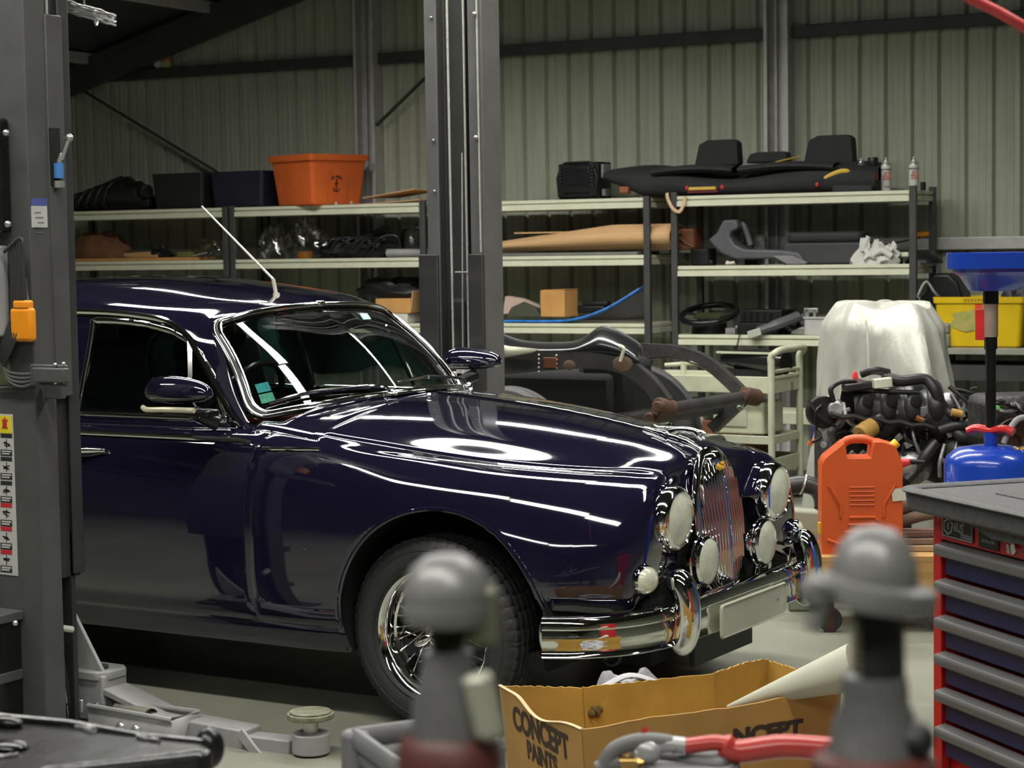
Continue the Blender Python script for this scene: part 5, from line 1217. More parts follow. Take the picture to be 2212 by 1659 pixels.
# girt tin, roof cable coil
p = onwall(360, 158, .05); p[2] = zg+.044
t = thing('paint_tin', 'small yellow and orange tin standing on the wall girt', 'tin', p, WALLG)
part('tin', MB().cyl((0, 0, 0), (0, 0, .125), .05, n=24), mat('tin_yellow', (.28, .27, .09), .4), t); part('tin_label', MB().lathe([(.0506, .045), (.0506, .115)], n=24), mat('tin_orange', (.30, .14, .07), .5), t)
part('white_puck', MB().cyl((-.045, -.05, .03), (-.045, -.064, .03), .034, n=20), paper, t)
c0 = atd(182, 27, 12.0)
t = thing('cable_coil', 'coil of pale cable tied up under the dark roof', 'cable', c0, 0)
for k in range(7):
    rn = random.Random(k); rx = .16+.02*rn.random(); P = [(RT*math.cos(a)*rx+(RT*.3+FW*.9)*math.sin(a)*.11*(1+.2*rn.random())+UP*(.010*(k-3)-.05*math.cos(a)+.012*rn.random())) for a in np.linspace(0, 2*PI, 28)[:-1]]
    part('cable_loop', MB().tube(P, .006, 6, True), mat('cable_pale', (.20, .20, .20), .5), t)
part('tie', MB().torus(RT*.07+UP*-.03, RT, .045, .006, 20, 6), paper, t); part('yellow_tag', MB().ball(RT*-.03+FW*-.05, (.04, .04, .02)), mat('tag_yellow', (.22, .22, .03), .5), t)
zr_ = zroof(ws(c0))-c0[2]
part('hanging_cord', MB().cyl((0, 0, 0), (0, 0, zr_), .005, n=6), mat('cable_pale', (0, 0, 0)), t)
# bench along the wall at far right
zb_ = zl(2120, 752)
sa, sb = ws(onwall(2000, 700, OF)), ws(onwall(2212, 700, OF))+1.1
L = sb-sa; t = thing('wall_bench', 'low grey bench along the back wall carrying the yellow tub', 'bench', wpt(sa, OF+.04, 0), WALLG)
part('bench_top', MB().box((L/2, .27, zb_-.02), (L, .56, .04)), mat('bench_grey', (.24, .24, .20), .5, var=.12), t, bevel=.004)
for x in (.04, L-.04):
    for y in (.03, .5): part('leg', MB().box((x, y, (zb_-.04)/2), (.05, .05, zb_-.04)), postm, t)
part('lower_shelf', MB().box((L/2, .27, zb_-.16), (L-.1, .5, .10)), darkst, t)
t = item('yellow_tub', 'bright yellow plastic tub with green and red label on the wall bench', 'tub', 2127, zb_, .42, .05)
yt = mat('tub_yellow', (.62, .42, .004), .42, var=.10, scale=5)
part('tub_wall', tub(.56, .36, .33, .10, .024), yt, t, merge=True)
fy = -.36/2*.955-.006
bl_ = MB()
for k in range(26):
    rn = random.Random(k); bl_.prism([((.035+.03*rn.random())*math.cos(a), (.028+.02*rn.random())*math.sin(a)) for a in np.linspace(0, 2*PI, 9)[:-1]], .002+.0001*k, (-.07+.20*rn.random()-.06, fy-.004, .13+.10*rn.random()), (1, 0, 0), (0, 0, 1), (0, -1, 0))
part('faded_green_label', bl_, mat('label_green', (.24, .30, .07), .6, var=.3, scale=20, col2=(.45, .34, .10)), t)
part('red_mark', MB().box((.0, fy-.010, .245), (.05, .003, .12)), mat('label_red', (.60, .05, .02), .5), t)
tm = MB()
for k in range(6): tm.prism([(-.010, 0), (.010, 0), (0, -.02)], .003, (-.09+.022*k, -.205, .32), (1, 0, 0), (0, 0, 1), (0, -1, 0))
part('rim_teeth', tm, mat('tub_yellow_dark', (.40, .22, .004), .5), t)  # rim teeth in a darker yellow than the tub
part('strap', MB().tube(spline([(-.28, -.1, .33), (-.30, -.13, .36), (-.345, -.16, .43), (-.36, -.17, .42), (-.40, -.18, .34)], 5), .008, 6).torus((-.405, -.18, .315), (0, 1, .3), .018, .004, 16, 6), mat('strap_grey', (.34, .34, .34), .6), t)
t = item('black_backpack', 'black backpack-like case behind the yellow tub', 'bag', 2036, zb_, .34)
part('bag_body', MB().prism([(-.14, 0), (.16, 0), (.17, .30), (.13, .42), (.07, .48), (-.02, .48), (-.07, .45), (-.085, .36), (-.14, .30)], .24, (0, -.10, 0), (1, 0, 0), (0, 0, 1), (0, 1, 0)), blk, t, bevel=.02, seg=3)
part('front_pocket', MB().rbox((-.02, -.12, .13), (.22, .06, .24), .03), blk, t, bevel=.015); part('zip_strip', MB().box((-.03, -.156, .20), (.12, .006, .010), R=roty(-.25)).box((-.03, -.153, .06), (.008, .004, .11)).box((.03, -.153, .06), (.008, .004, .11)), grey6, t)
t = item('grey_tool_case', 'grey plastic tool case with red stripe in front of the black bag', 'case', 2012, zb_, .56)
cg_ = mat('case_greygreen', (.20, .21, .165), .4)
part('case_lid', MB().rbox((0, 0, .125), (.28, .14, .075), .02), cg_, t, bevel=.02, seg=3); part('case_base', MB().rbox((0, 0, .045), (.28, .145, .088), .02), cg_, t, bevel=.015, seg=3)
part('red_stripe', MB().box((.03, -.0735, .05), (.16, .003, .022)), mat('stripe_red', (.30, .07, .04), .5), t); part('catch', MB().ball((-.07, -.075, .085), (.02, .008, .014)), zinc, t)
t = item('black_bag', 'black bag top showing at the right edge behind the blue funnel', 'bag', 2215, zb_+.0, .34); part('bag_body', crumple(.16, .12, .46, 8.8, amp=.2, pw=.5), blk, t)
# ================================================================ BIG THINGS ON THE FLOOR BEHIND THE CAR
rust = mat('rusty_black_steel', (0.020, 0.020, 0.021), rough=0.45, col2=(.040, .038, .036), scale=9, bump=.25, bscale=30)
rustb = mat('rust_brown', (0.085, 0.034, 0.017), rough=.75, col2=(.035, .022, .017), scale=20, bump=.4)
creamp = mat('cream_enamel', (0.40, 0.41, 0.30), rough=0.45, var=.1, scale=14)
YN, YF = 3.55, 4.30
def N(px, py, y=YN): return aty(px, py, y)
t = thing('vintage_chassis', 'rusty black vintage car chassis with wire wheels behind the bonnet', 'chassis', (0, 0, 0))
def rail(pts, y, w, h): 
    P = spline([N(*p, y) for p in pts], 6); return MB().sweep(P, [(-w/2, -h/2), (w/2, -h/2), (w/2, h/2), (-w/2, h/2)], up=(0, 1, 0)) if False else MB().tube(P, 1, 4, flat=(w*.7, h*.7), up=(0, 1, 0)) 
def railmb(top, bot, y, w):
    T_ = spline([N(*p, y) for p in top], 6); B_ = spline([N(*p, y) for p in bot], 6)
    G = [[a+V3(0, -w/2, 0), a+V3(0, w/2, 0), b+V3(0, w/2, 0), b+V3(0, -w/2, 0), a+V3(0, -w/2, 0)] for a, b in zip(T_, B_)]
    return MB().grid(G)
ntop = [(1040, 765), (1120, 760), (1200, 759), (1300, 763), (1360, 778), (1410, 812), (1450, 862)]
nbot = [(1040, 812), (1120, 806), (1200, 799), (1300, 797), (1350, 808), (1395, 840), (1425, 882)]
part('side_rail', railmb(ntop, nbot, YN, .055), rust, t, smooth=30)
part('side_rail', railmb([(1330, 742), (1400, 742), (1470, 748), (1530, 770), (1580, 810), (1620, 850)], [(1330, 776), (1400, 772), (1470, 772), (1520, 790), (1560, 825), (1598, 862)], YF, .055), rust, t, smooth=30)
part('cross_tube', MB().cyl(N(1445, 884), N(1622, 856, YF), .036, n=20), rust, t)
for p, y in (((1440, 880), YN), ((1625, 856), YF)):
    c = N(*p, y); part('spring_eye', MB().cyl(c+V3(-.02, -.07, .01), c+V3(.02, .03, -.01), .050, n=20).cyl(c+V3(0, -.12, .012), c+V3(0, -.06, .01), .030, n=16), rustb, t, bevel=.006)
part('shackle', MB().bar(N(1432, 885), N(1412, 905), .07, .05).cyl(N(1412, 903)+V3(0, -.06, 0), N(1412, 903)+V3(0, .04, 0), .035, n=16), rustb, t, bevel=.008)
part('rail_plate', MB().box(N(1195, 783)+V3(0, -.032, 0), (.085, .012, .06)), mat('rust_plate', (.11, .035, .015), .6), t, bevel=.003)
part('primer_patch', MB().ball(N(1235, 788)+V3(0, -.027, 0), (.04, .006, .028)), mat('primer_patch', (.10, .085, .055), .8, col2=(.09, .035, .02), scale=25), t)
part('primer_patch', MB().ball(N(1350, 785)+V3(0, -.026, 0), (.065, .007, .045)), mat('primer_patch', (0, 0, 0)), t)
for k, (x, y) in enumerate([(1170, 766+9*i) for i in range(5)]+[(1208, 767+9*i) for i in range(4)]): part('rivet', MB().ball(N(x, y)+V3(0, -.030, 0), .006, 8, 6), paper, t)
part('wire_loop', MB().tube(spline([N(1346, 780)+V3(0, -.03, 0), N(1350, 765)+V3(0, -.03, 0), N(1353, 752)+V3(0, -.03, 0), N(1343, 746)+V3(0, -.03, 0)], 5), .010, 8), mat('rope_cream', (.48, .48, .38), .7), t)
for k in range(3): part('brake_pipe', MB().tube(spline([N(1385, 777, YF), N(1450, 774, YF), N(1520, 795, YF), N(1575, 840, YF)], 6), .006, 6), creamp, t) if k == 0 else None
part('front_axle', MB().cyl((N(1400, 905)[0]-.05, YN-.1, .40), (N(1400, 905)[0]-.05, YF+.25, .40), .045, n=16), rust, t)
part('axle_spring', MB().tube(spline([N(1420, 890), N(1300, 905), N(1120, 880)], 8), .03, 8), rust, t)
part('gearbox', MB().box(N(1210, 870, 3.95), (.9, .34, .40)).box(N(1330, 850, 3.95), (.35, .30, .42)), void, t, bevel=.05)
part('drop_arm', MB().cyl(N(1400, 905), N(1560, 880, YF), .035, n=12).bar(N(1600, 868, YF), N(1540, 925, YF), .08, .06), rust, t)
for k in range(2): part('chain_link', MB().torus(N(1600, 872+9*k, YF-.04), (0, 1, .3+k), .018, .005, 16, 6), mat('rope_cream', (0, 0, 0)), t)
def vwheel(c, R, w):
    prof = [(R*.70, -w*.35), (R*.72, -w*.5), (R*.86, -w*.55), (R*.96, -w*.45), (R, -w*.25), (R*.985, -w*.12), (R, -w*.08), (R, w*.08), (R*.985, w*.12), (R, w*.25), (R*.96, w*.45), (R*.86, w*.55), (R*.72, w*.5), (R*.70, w*.35)]
    part('tyre', MB().lathe(prof, c, (0, 1, 0), 72), mat('old_tyre', (.042, .042, .042), .7, var=.25, bump=.3, bscale=60), t, smooth=30)
    part('rim', MB().lathe([(R*.71, -w*.34), (R*.66, -w*.3), (R*.64, 0), (R*.66, w*.3), (R*.71, w*.34)], c, (0, 1, 0), 60), rust, t)
    sp2 = MB()
    for k in range(48):
        a = 2*PI*k/48; d = .35*(-1)**k; c = np.array(c, float)
        sp2.cyl(c+V3(.07*math.cos(a+d*3), -.06 if k % 4 < 2 else .07, .07*math.sin(a+d*3)), c+V3(R*.65*math.cos(a), 0, R*.65*math.sin(a)), .005, n=5)
    part('wire_spokes', sp2, blackgl, t); part('hub', MB().cyl(np.array(c)+V3(0, -.10, 0), np.array(c)+V3(0, .10, 0), .075, n=24), rust, t)
cw = N(1372, 905, 4.42); vwheel((cw[0], 4.42, .43), .43, .15)
cw = N(1098, 900, 3.30); vwheel((cw[0], 3.30, .40), .40, .14)
# loose black wing panel lying over the chassis
t = thing('car_wing_panel', 'curved glossy black car body panel lying on the chassis rail', 'car part', (0, 0, 0))
tp = [(1060, 708), (1095, 727), (1130, 738), (1200, 742), (1250, 737), (1275, 722), (1300, 707), (1325, 712), (1360, 730), (1383, 748), (1385, 765)]
bt_ = [(1060, 770), (1095, 768), (1130, 765), (1200, 764), (1250, 764), (1275, 764), (1300, 766), (1325, 768), (1360, 776), (1380, 785), (1384, 780)]
T_ = spline([N(*p, YN+.10) for p in tp], 6); B_ = spline([N(*p, YN-.02) for p in bt_], 6)
G = [[a+(b-a)*q+V3(0, -.05*math.sin(PI*q), 0) for q in np.linspace(0, 1, 9)] for a, b in zip(T_, B_)]
part('panel', MB().grid(G), blackgl, t, solid=.006); part('rolled_edge', MB().tube(T_, .008, 8), mat('edge_grey', (.10, .10, .10), .3, .5), t)
P = [N(*p, YN-.10) for p in [(1060, 740), (1092, 772), (1150, 762), (1165, 754), (1100, 748)]]
part('reflective_flap', MB().add([p for p in P], [(0, 1, 2, 3, 4)]), mat('flap_cream', (.40, .40, .31), .35), t, solid=.008)
# cream trolley
DZ = 12.1
def Tp(px, py, z=None, y=None): return aty(px, py, y)
ca, cb = atz(1668, 1092), atz(1713, 1066)                     # feet on the right side
ct0 = atz(1668, 1092); yv = ct0[1]
t = thing('service_trolley', 'cream tubular workshop trolley with two trays behind the chassis', 'trolley', (0, 0, 0))
xr = ct0[0]; Wt, Dt = .92, .42; xl = xr-Wt; y0 = yv; y1 = yv+Dt
zt_ = aty(1668, 840, y0)[2]; zh = aty(1668, 768, y0)[2]; zl_ = .16
for x in (xl, xr):
    for y in (y0, y1): part('leg', MB().cyl((x, y, .07), (x, y, zt_+.02 if x == xl else zh-.02), .021, n=16), creamp, t)
    for y in (y0, y1): part('castor', MB().cyl((x-.02, y-.012, .035), (x-.02, y+.012, .035), .035, n=20).box((x-.01, y, .075), (.04, .03, .03)), blackp, t)
part('handle', MB().tube(spline([(xr, y0, zh-.06), (xr, y0, zh-.01), (xr+.03, y0+.01, zh+.02), (xr+.03, y0+.2, zh+.03), (xr+.03, y1, zh+.02), (xr, y1, zh-.02), (xr, y1, zh-.08)], 6), .021, 12), creamp, t)
part('end_rail', MB().cyl((xr, y0, zh-.10), (xr, y1, zh-.10), .012, n=10).cyl((xr, y0, zt_+.06), (xr, y1, zt_+.06), .012, n=10), creamp, t)
def tray(z, h): 
    m_ = MB(); 
    m_.box(((xl+xr)/2, (y0+y1)/2, z), (Wt, Dt, .012))
    for y in (y0, y1): m_.box(((xl+xr)/2, y, z-.0+h/2-.03), (Wt, .012, h))
    for x in (xl, xr): m_.box((x, (y0+y1)/2, z+h/2-.03), (.012, Dt, h))
    return m_
part('top_tray', tray(zt_, .10), creamp, t, bevel=.003); part('lower_tray', tray(.22, .09), creamp, t, bevel=.003)
part('back_rail', MB().cyl((xl, y1, zt_+.10), (xl+.25, y1, zt_+.12), .014, n=10).cyl((xl, y0, zt_), (xl, y0, zt_+.16), .021, n=12).cyl((xl+.13, y1, zt_), (xl+.13, y1, zt_+.12), .021, n=12), creamp, t)
part('lock_plate', MB().box((xr+.008, y0+.28, zt_-.0), (.006, .03, .05)), zinc, t)
for k, (x, w, nm) in enumerate(((xl+.27, .34, 'left'), (xl+.68, .34, 'right'))):
    tt = thing('cream_box', 'cream plastic box under the trolley top, %s of two' % nm, 'box', (x, y0+.18, .265-.03), 0)
    hh = zt_-.06-.24
    tt.location = (x, y0+.19, zt_-.30)
    part('shell', MB().rbox((0, 0, .115), (w, .30, .19), .02), creamp, tt, bevel=.008); part('recess_shade', MB().box((-.02, -.152, .12), (.16, .006, .11)), mat('shaded_cream', (.34, .35, .26), .5), tt)  # flat slab in darker cream paints the shade of a recess
part('middle_shelf', tray(zt_-.305, .05), creamp, t, bevel=.003)
for k in range(4):
    solo('trolley_tool', MB().bar((0, 0, 0), (.10, .02*k, .01), .02, .012).cyl((.10, .02*k, .01), (.14, .02*k, .012), .012, n=8), (blk, darkst, blk, paper)[k], ('black tool lying on the trolley top, leftmost', 'dark steel tool on the trolley top beside the black one', 'black clip on the trolley top in the middle', 'white handled tool on the trolley top')[k], 'tool', (xl+.22+.10*k, y0+.08+.06*k, zt_+.014), .3*k)
tt = thing('black_bumper_bar', 'long black padded bar lying across the trolley top', 'car part', (xl+.62, y0+.22, zt_+.10), 0)
part('bar', MB().tube([(-.14, .06, .06), (.10, .04, .05), (.30, 0, .04)], [.05, .075, .07], 14), blackgl, tt); part('pale_edge', MB().bar((-.16, .0, .10), (.28, -.05, .10), .02, .012), creamp, tt); part('bar_rest', MB().box((.08, .04, -.045), (.3, .12, .085)), blk, tt)
# low cream rack and dark things behind the trolley
zz0 = zl(1770, 882)
tt = thing('cream_rack', 'low cream rack shelf seen behind the trolley legs', 'shelf', wpt(ws(onwall(1470, 880, .9)), .95, 0), WALLG)
part('rack_shelf', MB().box((.75, 0, zz0), (1.55, .30, .03)).box((.75, -.155, zz0-.03), (1.55, .012, .075)), creamp, tt, bevel=.003)
for x in (.02, 1.48):
    for y in (-.13, .13): part('leg', MB().box((x, y, zz0/2), (.035, .035, zz0)), postm, tt)
p = atz(1590, 1010, .0); q = aty(1580, 965, y0+.2)
tt = thing('brown_carton', 'brown cardboard carton on the lower tray of the trolley', 'box', (xl+.52, y0+.20, .232), 0); part('carton', MB().box((0, 0, .13), (.50, .30, .26)), mat('carton_brown', (.14, .055, .025), .8, var=.2), tt, bevel=.004)
tt = thing('navy_crate', 'dark blue crate with white wire handle right of the trolley', 'crate', atz(1752, 1052, .0)+V3(.05, .35, 0), WALLG)
part('crate_body', MB().rbox((0, 0, .26), (.30, .30, .24), .02), mat('crate_navy2', (.03, .03, .10), .5), tt, bevel=.006); part('crate_foot', MB().box((0, 0, .07), (.32, .30, .14)), blk, tt)
part('wire_handle', MB().tube([(-.14, -.16, .14), (.08, -.16, .13), (.10, -.16, .30), (.05, -.16, .34)], .006, 6), paper, tt)
# silver cover
c = CAM+ray(1905, 560)*(10.7/FPX); c[2] = 0
t = thing('silver_cover', 'wrinkled silver cover draped over something tall behind the engine', 'cover', c, -.55)
sil = mat('silver_fabric', (0.46, 0.46, 0.41), rough=0.42, metal=0.35, var=.08, scale=5, bump=.9, bscale=14, stretch=(1, 1, .30))
G = []
for i in range(96):
    a = 2*PI*i/96; row = []
    for j in range(40):
        v = j/39; ca, sa = math.cos(a), math.sin(a)
        r = .10+.25*min(1, v/.18)**.6 if v < .18 else .35+.10*((v-.18)/.82)
        r *= 1+.075*math.sin(9*a+1.5*math.sin(3*a)+.8*math.sin(5*v))*min(1, v*1.6)+.035*math.sin(17*a+5*v)*min(1, v*2)+.05*noise3((3*ca, 3*sa, 6*v))+.03*noise3((8*ca, 8*sa, 5*v))
        z = 1.235-1.225*max(0, (v-.10)/.90)**1.0
        bul = .18*math.exp(-((a-5.9) if a > 3 else (a+.38))**2/.25)*math.exp(-((v-.45)/.28)**2)
        row.append(((r+bul)*ca*1.12, (r+bul)*sa*.72, max(.004, z-.02*math.sin(5*a)*(1-v))))
    G.append(row)
mb = MB().grid(G, True); k = len(mb.v); mb.v.append((0, 0, 1.245)); mb.f += [(i*40, ((i+1) % 96)*40, k) for i in range(96)]
part('cover', mb, sil, t)
part('seam', MB().tube([(.20+.08*math.sin(3*v), -.255-.11*v, 1.16-.75*v) for v in np.linspace(0, 1, 16)], .006, 6), sil, t)
# engine on its cradle
eo = CAM+ray(1925, 700)*(9.3/FPX); eo[2] = 0; EF = math.atan2(RT[1], RT[0])+.12
t = thing('engine', 'black car engine with hoses and wiring standing behind the orange can', 'engine', eo, EF)
Re = rotz(-EF)
def E_(px, py, dd=0.0): return Re@(CAM+ray(px, py)*((9.3+dd)/FPX)-eo)
em = mat('engine_black', (.022, .022, .023), .42, var=.3, scale=12); alu = mat('engine_alloy', (.30, .30, .30), .4, .7, var=.35, scale=14, bump=.3); hose_m = mat('hose_black', (.020, .020, .021), .4, var=.2)
x0, x1 = E_(1790, 950)[0], E_(2010, 950)[0]
part('block', MB().box(((x0+x1)/2+.02, .25, .52), (x1-x0-.06, .42, .50)), mat('engine_dark', (.030, .029, .028), .55, .3, var=.5, scale=18, bump=.6), t, bevel=.03)
part('sump', MB().box(((x0+x1)/2, .25, .22), (.40, .34, .18)), em, t, bevel=.04)
G = []
q0, q1 = E_(1830, 880), E_(2040, 902)
for u in np.linspace(0, 1, 60):
    c_ = q0+(q1-q0)*u; ro = .085+.022*abs(math.sin(u*4*PI)); G.append([c_+V3(0, -.10*math.cos(a)*(1.2), ro*math.sin(a)*1.25) for a in np.linspace(0, 2*PI, 24)])
part('intake_manifold', MB().grid(G), em, t)
for k in range(4):
    px = 1862+52*k; a = E_(px-4, 838, .02); b = E_(px+4, 878, -.10); c_ = E_(px+2, 915, -.06)
    part('intake_runner', MB().tube(spline([a+V3(0, .12, 0), a, b, c_], 6), [.038]*6+[.042]*13, 12), em, t)
for k in range(3): part('runner_opening', MB().ball(E_(1875+52*k, 868, -.135), (.028, .012, .034)), void, t)
fl = [E_(1795+26*k*.95, 893+3*k+(5 if k % 2 else 0), -.14) for k in range(10)]
part('manifold_flange', MB().tube(fl, 1, 8, flat=(.012, .022), up=(0, 1, 0)), em, t)
hs = [([(1905, 812), (1945, 823), (2000, 820), (2020, 845), (2040, 885), (2070, 900)], .026, hose_m), ([(1800, 865), (1795, 840), (1815, 825), (1850, 822)], .012, hose_m), ([(1860, 808), (1885, 800), (1920, 806)], .020, hose_m), ([(1838, 838), (1900, 845), (1985, 848)], .012, hose_m), ([(2030, 930), (2065, 920), (2100, 925), (2115, 950)], .026, hose_m), ([(2020, 955), (2000, 985), (1975, 1020), (1955, 1040)], .028, hose_m), ([(1822, 870), (1830, 905), (1850, 922), (1872, 928)], .010, alu), ([(1775, 875), (1762, 890), (1765, 930), (1772, 945), (1752, 957)], .006, blk), ([(2060, 930), (2080, 945), (2110, 955), (2140, 965)], .030, hose_m), ([(2005, 900), (1990, 915), (1960, 925), (1955, 945), (1985, 965)], .010, hose_m), ([(2055, 850), (2075, 890), (2070, 940), (2062, 975)], .008, alu), ([(2040, 960), (2030, 1000), (2030, 1030)], .010, alu), ([(1970, 920), (1975, 950), (1990, 985)], .008, alu), ([(2060, 840), (2100, 850), (2140, 880)], .008, blk), ([(2050, 835), (2090, 870), (2110, 905), (2135, 930)], .010, hose_m)]
for pts, r, m_ in hs: part('hose', MB().tube(spline([E_(*p, -.10-.02*(i % 2)) for i, p in enumerate(pts)], 6), r, 10), m_, t)
part('coil_pack', MB().box(E_(1852, 834, -.10), (.13, .08, .035), R=roty(-.10)), em, t, bevel=.006); part('red_connector', MB().prism([(-.014, 0), (.016, 0), (.012, .035), (.0, .052), (-.010, .035)], .02, E_(1848, 825, -.12), (1, 0, 0), (0, 0, 1), (0, 1, 0)), mat('red_plug', (.75, .05, .05), .4), t, bevel=.003)
part('pale_connector', MB().rbox(E_(1905, 827, -.14), (.085, .06, .045), .01, R=roty(-.08)), mat('clip_cream', (0, 0, 0)), t, bevel=.005)
f0, f1 = E_(1858, 940, -.18), E_(1895, 912, -.12)
part('oil_filter', MB().cyl(f0, f0+(f1-f0)*.72, .044, n=24), mat('filter_ochre', (.42, .24, .06), .5, var=.15), t, bevel=.006); part('filter_neck', MB().cyl(f0+(f1-f0)*.72, f1+(f1-f0)*.2, .034, n=20).cyl(f0-(f1-f0)*.3, f0, .012, n=10), em, t)
part('alternator', MB().cyl(E_(1790, 895, -.08), E_(1790, 895, .10), .085, n=28).cyl(E_(1806, 885, -.11), E_(1806, 885, -.02), .04, n=18), alu, t, bevel=.01); part('pulley', MB().cyl(E_(1780, 890, -.09), E_(1774, 890, -.02), .075, n=28), blk, t, bevel=.006)
part('bracket_leg', MB().bar(E_(1782, 930, -.08), E_(1790, 960, -.06), .03, .02).cyl(E_(1779, 960, -.09), E_(1779, 960, -.06), .016, n=14), alu, t)
part('gearbox', MB().box(E_(2070, 960, .15), (.30, .36, .36)).cyl(E_(2030, 985, .0), E_(2110, 985, .0), .13, n=24), mat('engine_dark', (0, 0, 0)), t, bevel=.04)
part('alloy_housing', MB().ball(E_(1968, 1008, -.05), (.10, .08, .085)).box(E_(2095, 880, -.05), (.10, .10, .06), R=roty(.3)).box(E_(2112, 915, -.06), (.10, .08, .05), R=roty(.5)).ball(E_(2050, 870, -.05), (.06, .05, .05)), alu, t, bevel=.01)
part('ochre_sensor', MB().cyl(E_(2055, 890, -.14), E_(2078, 895, -.14), .018, n=14), mat('filter_ochre', (0, 0, 0)), t); part('cream_cover', MB().box(E_(2118, 905, -.12), (.09, .03, .06), R=roty(.35)), mat('clip_cream', (0, 0, 0)), t, bevel=.01); part('green_connector', MB().box(E_(2125, 895, -.15), (.018, .02, .05), R=roty(.2)), mat('plug_green', (.15, .55, .12), .4), t, bevel=.003)
wl = MB()
for k in range(22):
    rn = random.Random(50+k); a = E_(1800+rn.random()*330, 850+rn.random()*130, -.08); b = a+V3(.22*(rn.random()-.5), -.03*rn.random(), .18*(rn.random()-.6)); c_ = b+V3(.18*(rn.random()-.5), .02, .14*(rn.random()-.5))
    wl.tube(spline([a, b, c_], 5), .0045+.003*rn.random(), 6)
part('wiring_harness', wl, hose_m, t)
bitm = MB()
for k in range(26):
    rn = random.Random(90+k); c_ = E_(1800+rn.random()*335, 860+rn.random()*150, -.11); bitm.box(c_, (.015+.03*rn.random(), .02, .012+.025*rn.random()), R=roty(rn.random()*3))
part('clips_and_bolts', bitm, alu, t, bevel=.002, kind='stuff')
part('orange_plug', MB().box(E_(1750, 958, -.10), (.022, .015, .02), R=roty(.5)).ball(E_(1757, 952, -.10), .010), mat('plug_orange', (.50, .12, .03), .5), t); part('copper_end', MB().cyl(E_(1978, 902, -.14), E_(1993, 908, -.14), .016, n=12), mat('copper', (.45, .18, .07), .3, .9), t)
solo('engine_cradle', MB().box((0, .25, .065), (.86, .50, .13)), mat('cradle_wood', (.18, .09, .04), .8, var=.2, stretch=(1, 8, 8)), 'wooden cradle block carrying the black engine', 'stand', eo, EF, bevel=.008)
# second gearbox heap at far right and rusty drum brake
c2 = CAM+ray(2185, 900)*(8.6/FPX); c2[2] = 0
t = thing('gearbox_assembly', 'gearbox and rusty brake drum heaped at the right edge behind the blue drainer', 'car part', c2, EF)
Rg = rotz(-EF)
def G_(px, py, dd=0.0): return Rg@(CAM+ray(px, py)*((8.6+dd)/FPX)-c2)
part('casing', MB().box(G_(2190, 905, .20), (.34, .30, .22)).box((0.05, .2, .22), (.5, .4, .44)), mat('engine_dark', (0, 0, 0)), t, bevel=.04)
part('brake_drum', MB().lathe([(0, -.02), (.03, -.02), (.035, 0), (.07, .0), (.078, .015), (.105, .02), (.11, .06)], G_(2190, 955, -.06), (0, -1, 0), 32), rustb, t)
for k in range(7):
    rn = random.Random(k+7); part('pipe', MB().tube(spline([G_(2130+10*k, 870+6*rn.random(), -.02), G_(2160+8*k, 860+30*rn.random(), -.05), G_(2200+4*k, 880+20*rn.random(), -.02)], 6), .008, 8), (hose_m, alu)[k % 2], t)
part('green_cap', MB().box(G_(2150, 880, -.06), (.03, .02, .015)), mat('plug_green', (0, 0, 0)), t)
# exhaust pipes and grey pads right of the headlamp
t = thing('exhaust_pipe', 'dark bent exhaust pipe beside the right headlamp', 'pipe', (0, 0, 0))
P = [atd(x, y, 8.9) for x, y in ((1706, 1050), (1735, 1046), (1765, 1056), (1778, 1085), (1772, 1120), (1745, 1140), (1722, 1160), (1712, 1230), (1714, 1262))]
P[-1][2] = .02
part('pipe', MB().tube(spline(P, 8), .040, 14), mat('exhaust_steel', (.055, .054, .052), .4, .6, var=.3), t); part('clamp', MB().torus(P[1], P[2]-P[1], .043, .006, 24, 8), zinc, t)
b_0 = atd(1738, 1175, 8.6); b_0[2] = 0
solo('grey_panel_box', MB().prism([(-.07, 0), (.06, 0), (.085, .36), (.06, .43), (-.05, .44), (-.075, .40)], .10, (0, 0, 0), (1, 0, 0), (0, 0, 1), (0, 1, 0)), mat('pad_greygreen', (.25, .26, .20), .6), 'grey-green padded panel standing behind the far bumper end', 'panel', b_0, .45, bevel=.012)
b_1 = atd(1745, 1120, 9.0); b_1[2] = 0
solo('alloy_scrap', MB().box((0, .1, .10), (.22, .2, .20)).ball((-.02, .02, .30), (.09, .06, .06)).ball((.06, .02, .25), (.08, .06, .05)), alu, 'cast alloy scrap heap under the bent exhaust pipe', 'scrap', b_1, .3, bevel=.02)
# orange jerry can on a wooden dolly
D8 = 8.25
zj = .305
j0 = atd(1858, 1190, D8); jz = j0[2]
zj = float(jz)
JF = math.atan2(RT[1], RT[0])-.06
t = thing('jerry_can', 'tall orange plastic fuel can standing on the wooden dolly', 'fuel can', (j0[0], j0[1], zj), JF)
jm = mat('can_orange', (0.54, 0.085, 0.016), rough=0.38, var=.06)
w = 172/FPX*D8/2; h = .455
body = [(-w, 0), (w, 0), (w, h*.80), (w*.82, h*.965), (w*.50, h), (w*.30, h), (w*.25, h*.93), (w*.22, h*.855), (-w*.36, h*.855), (-w*.40, h*.96), (-w*.44, h), (-w*.46, h*.985), (-w*.90, h*.86), (-w, h*.80)]
part('can_body', MB().prism(body, .165, (0, .0825, 0), (1, 0, 0), (0, 0, 1), (0, -1, 0)), jm, t, bevel=.016, seg=4)
part('handle', MB().tube(spline([(-w*.44, 0, h*.96), (-w*.30, 0, h*1.0), (w*.1, 0, h*1.01), (w*.34, 0, h*.98)], 5), .018, 12), jm, t)
em_ = MB()
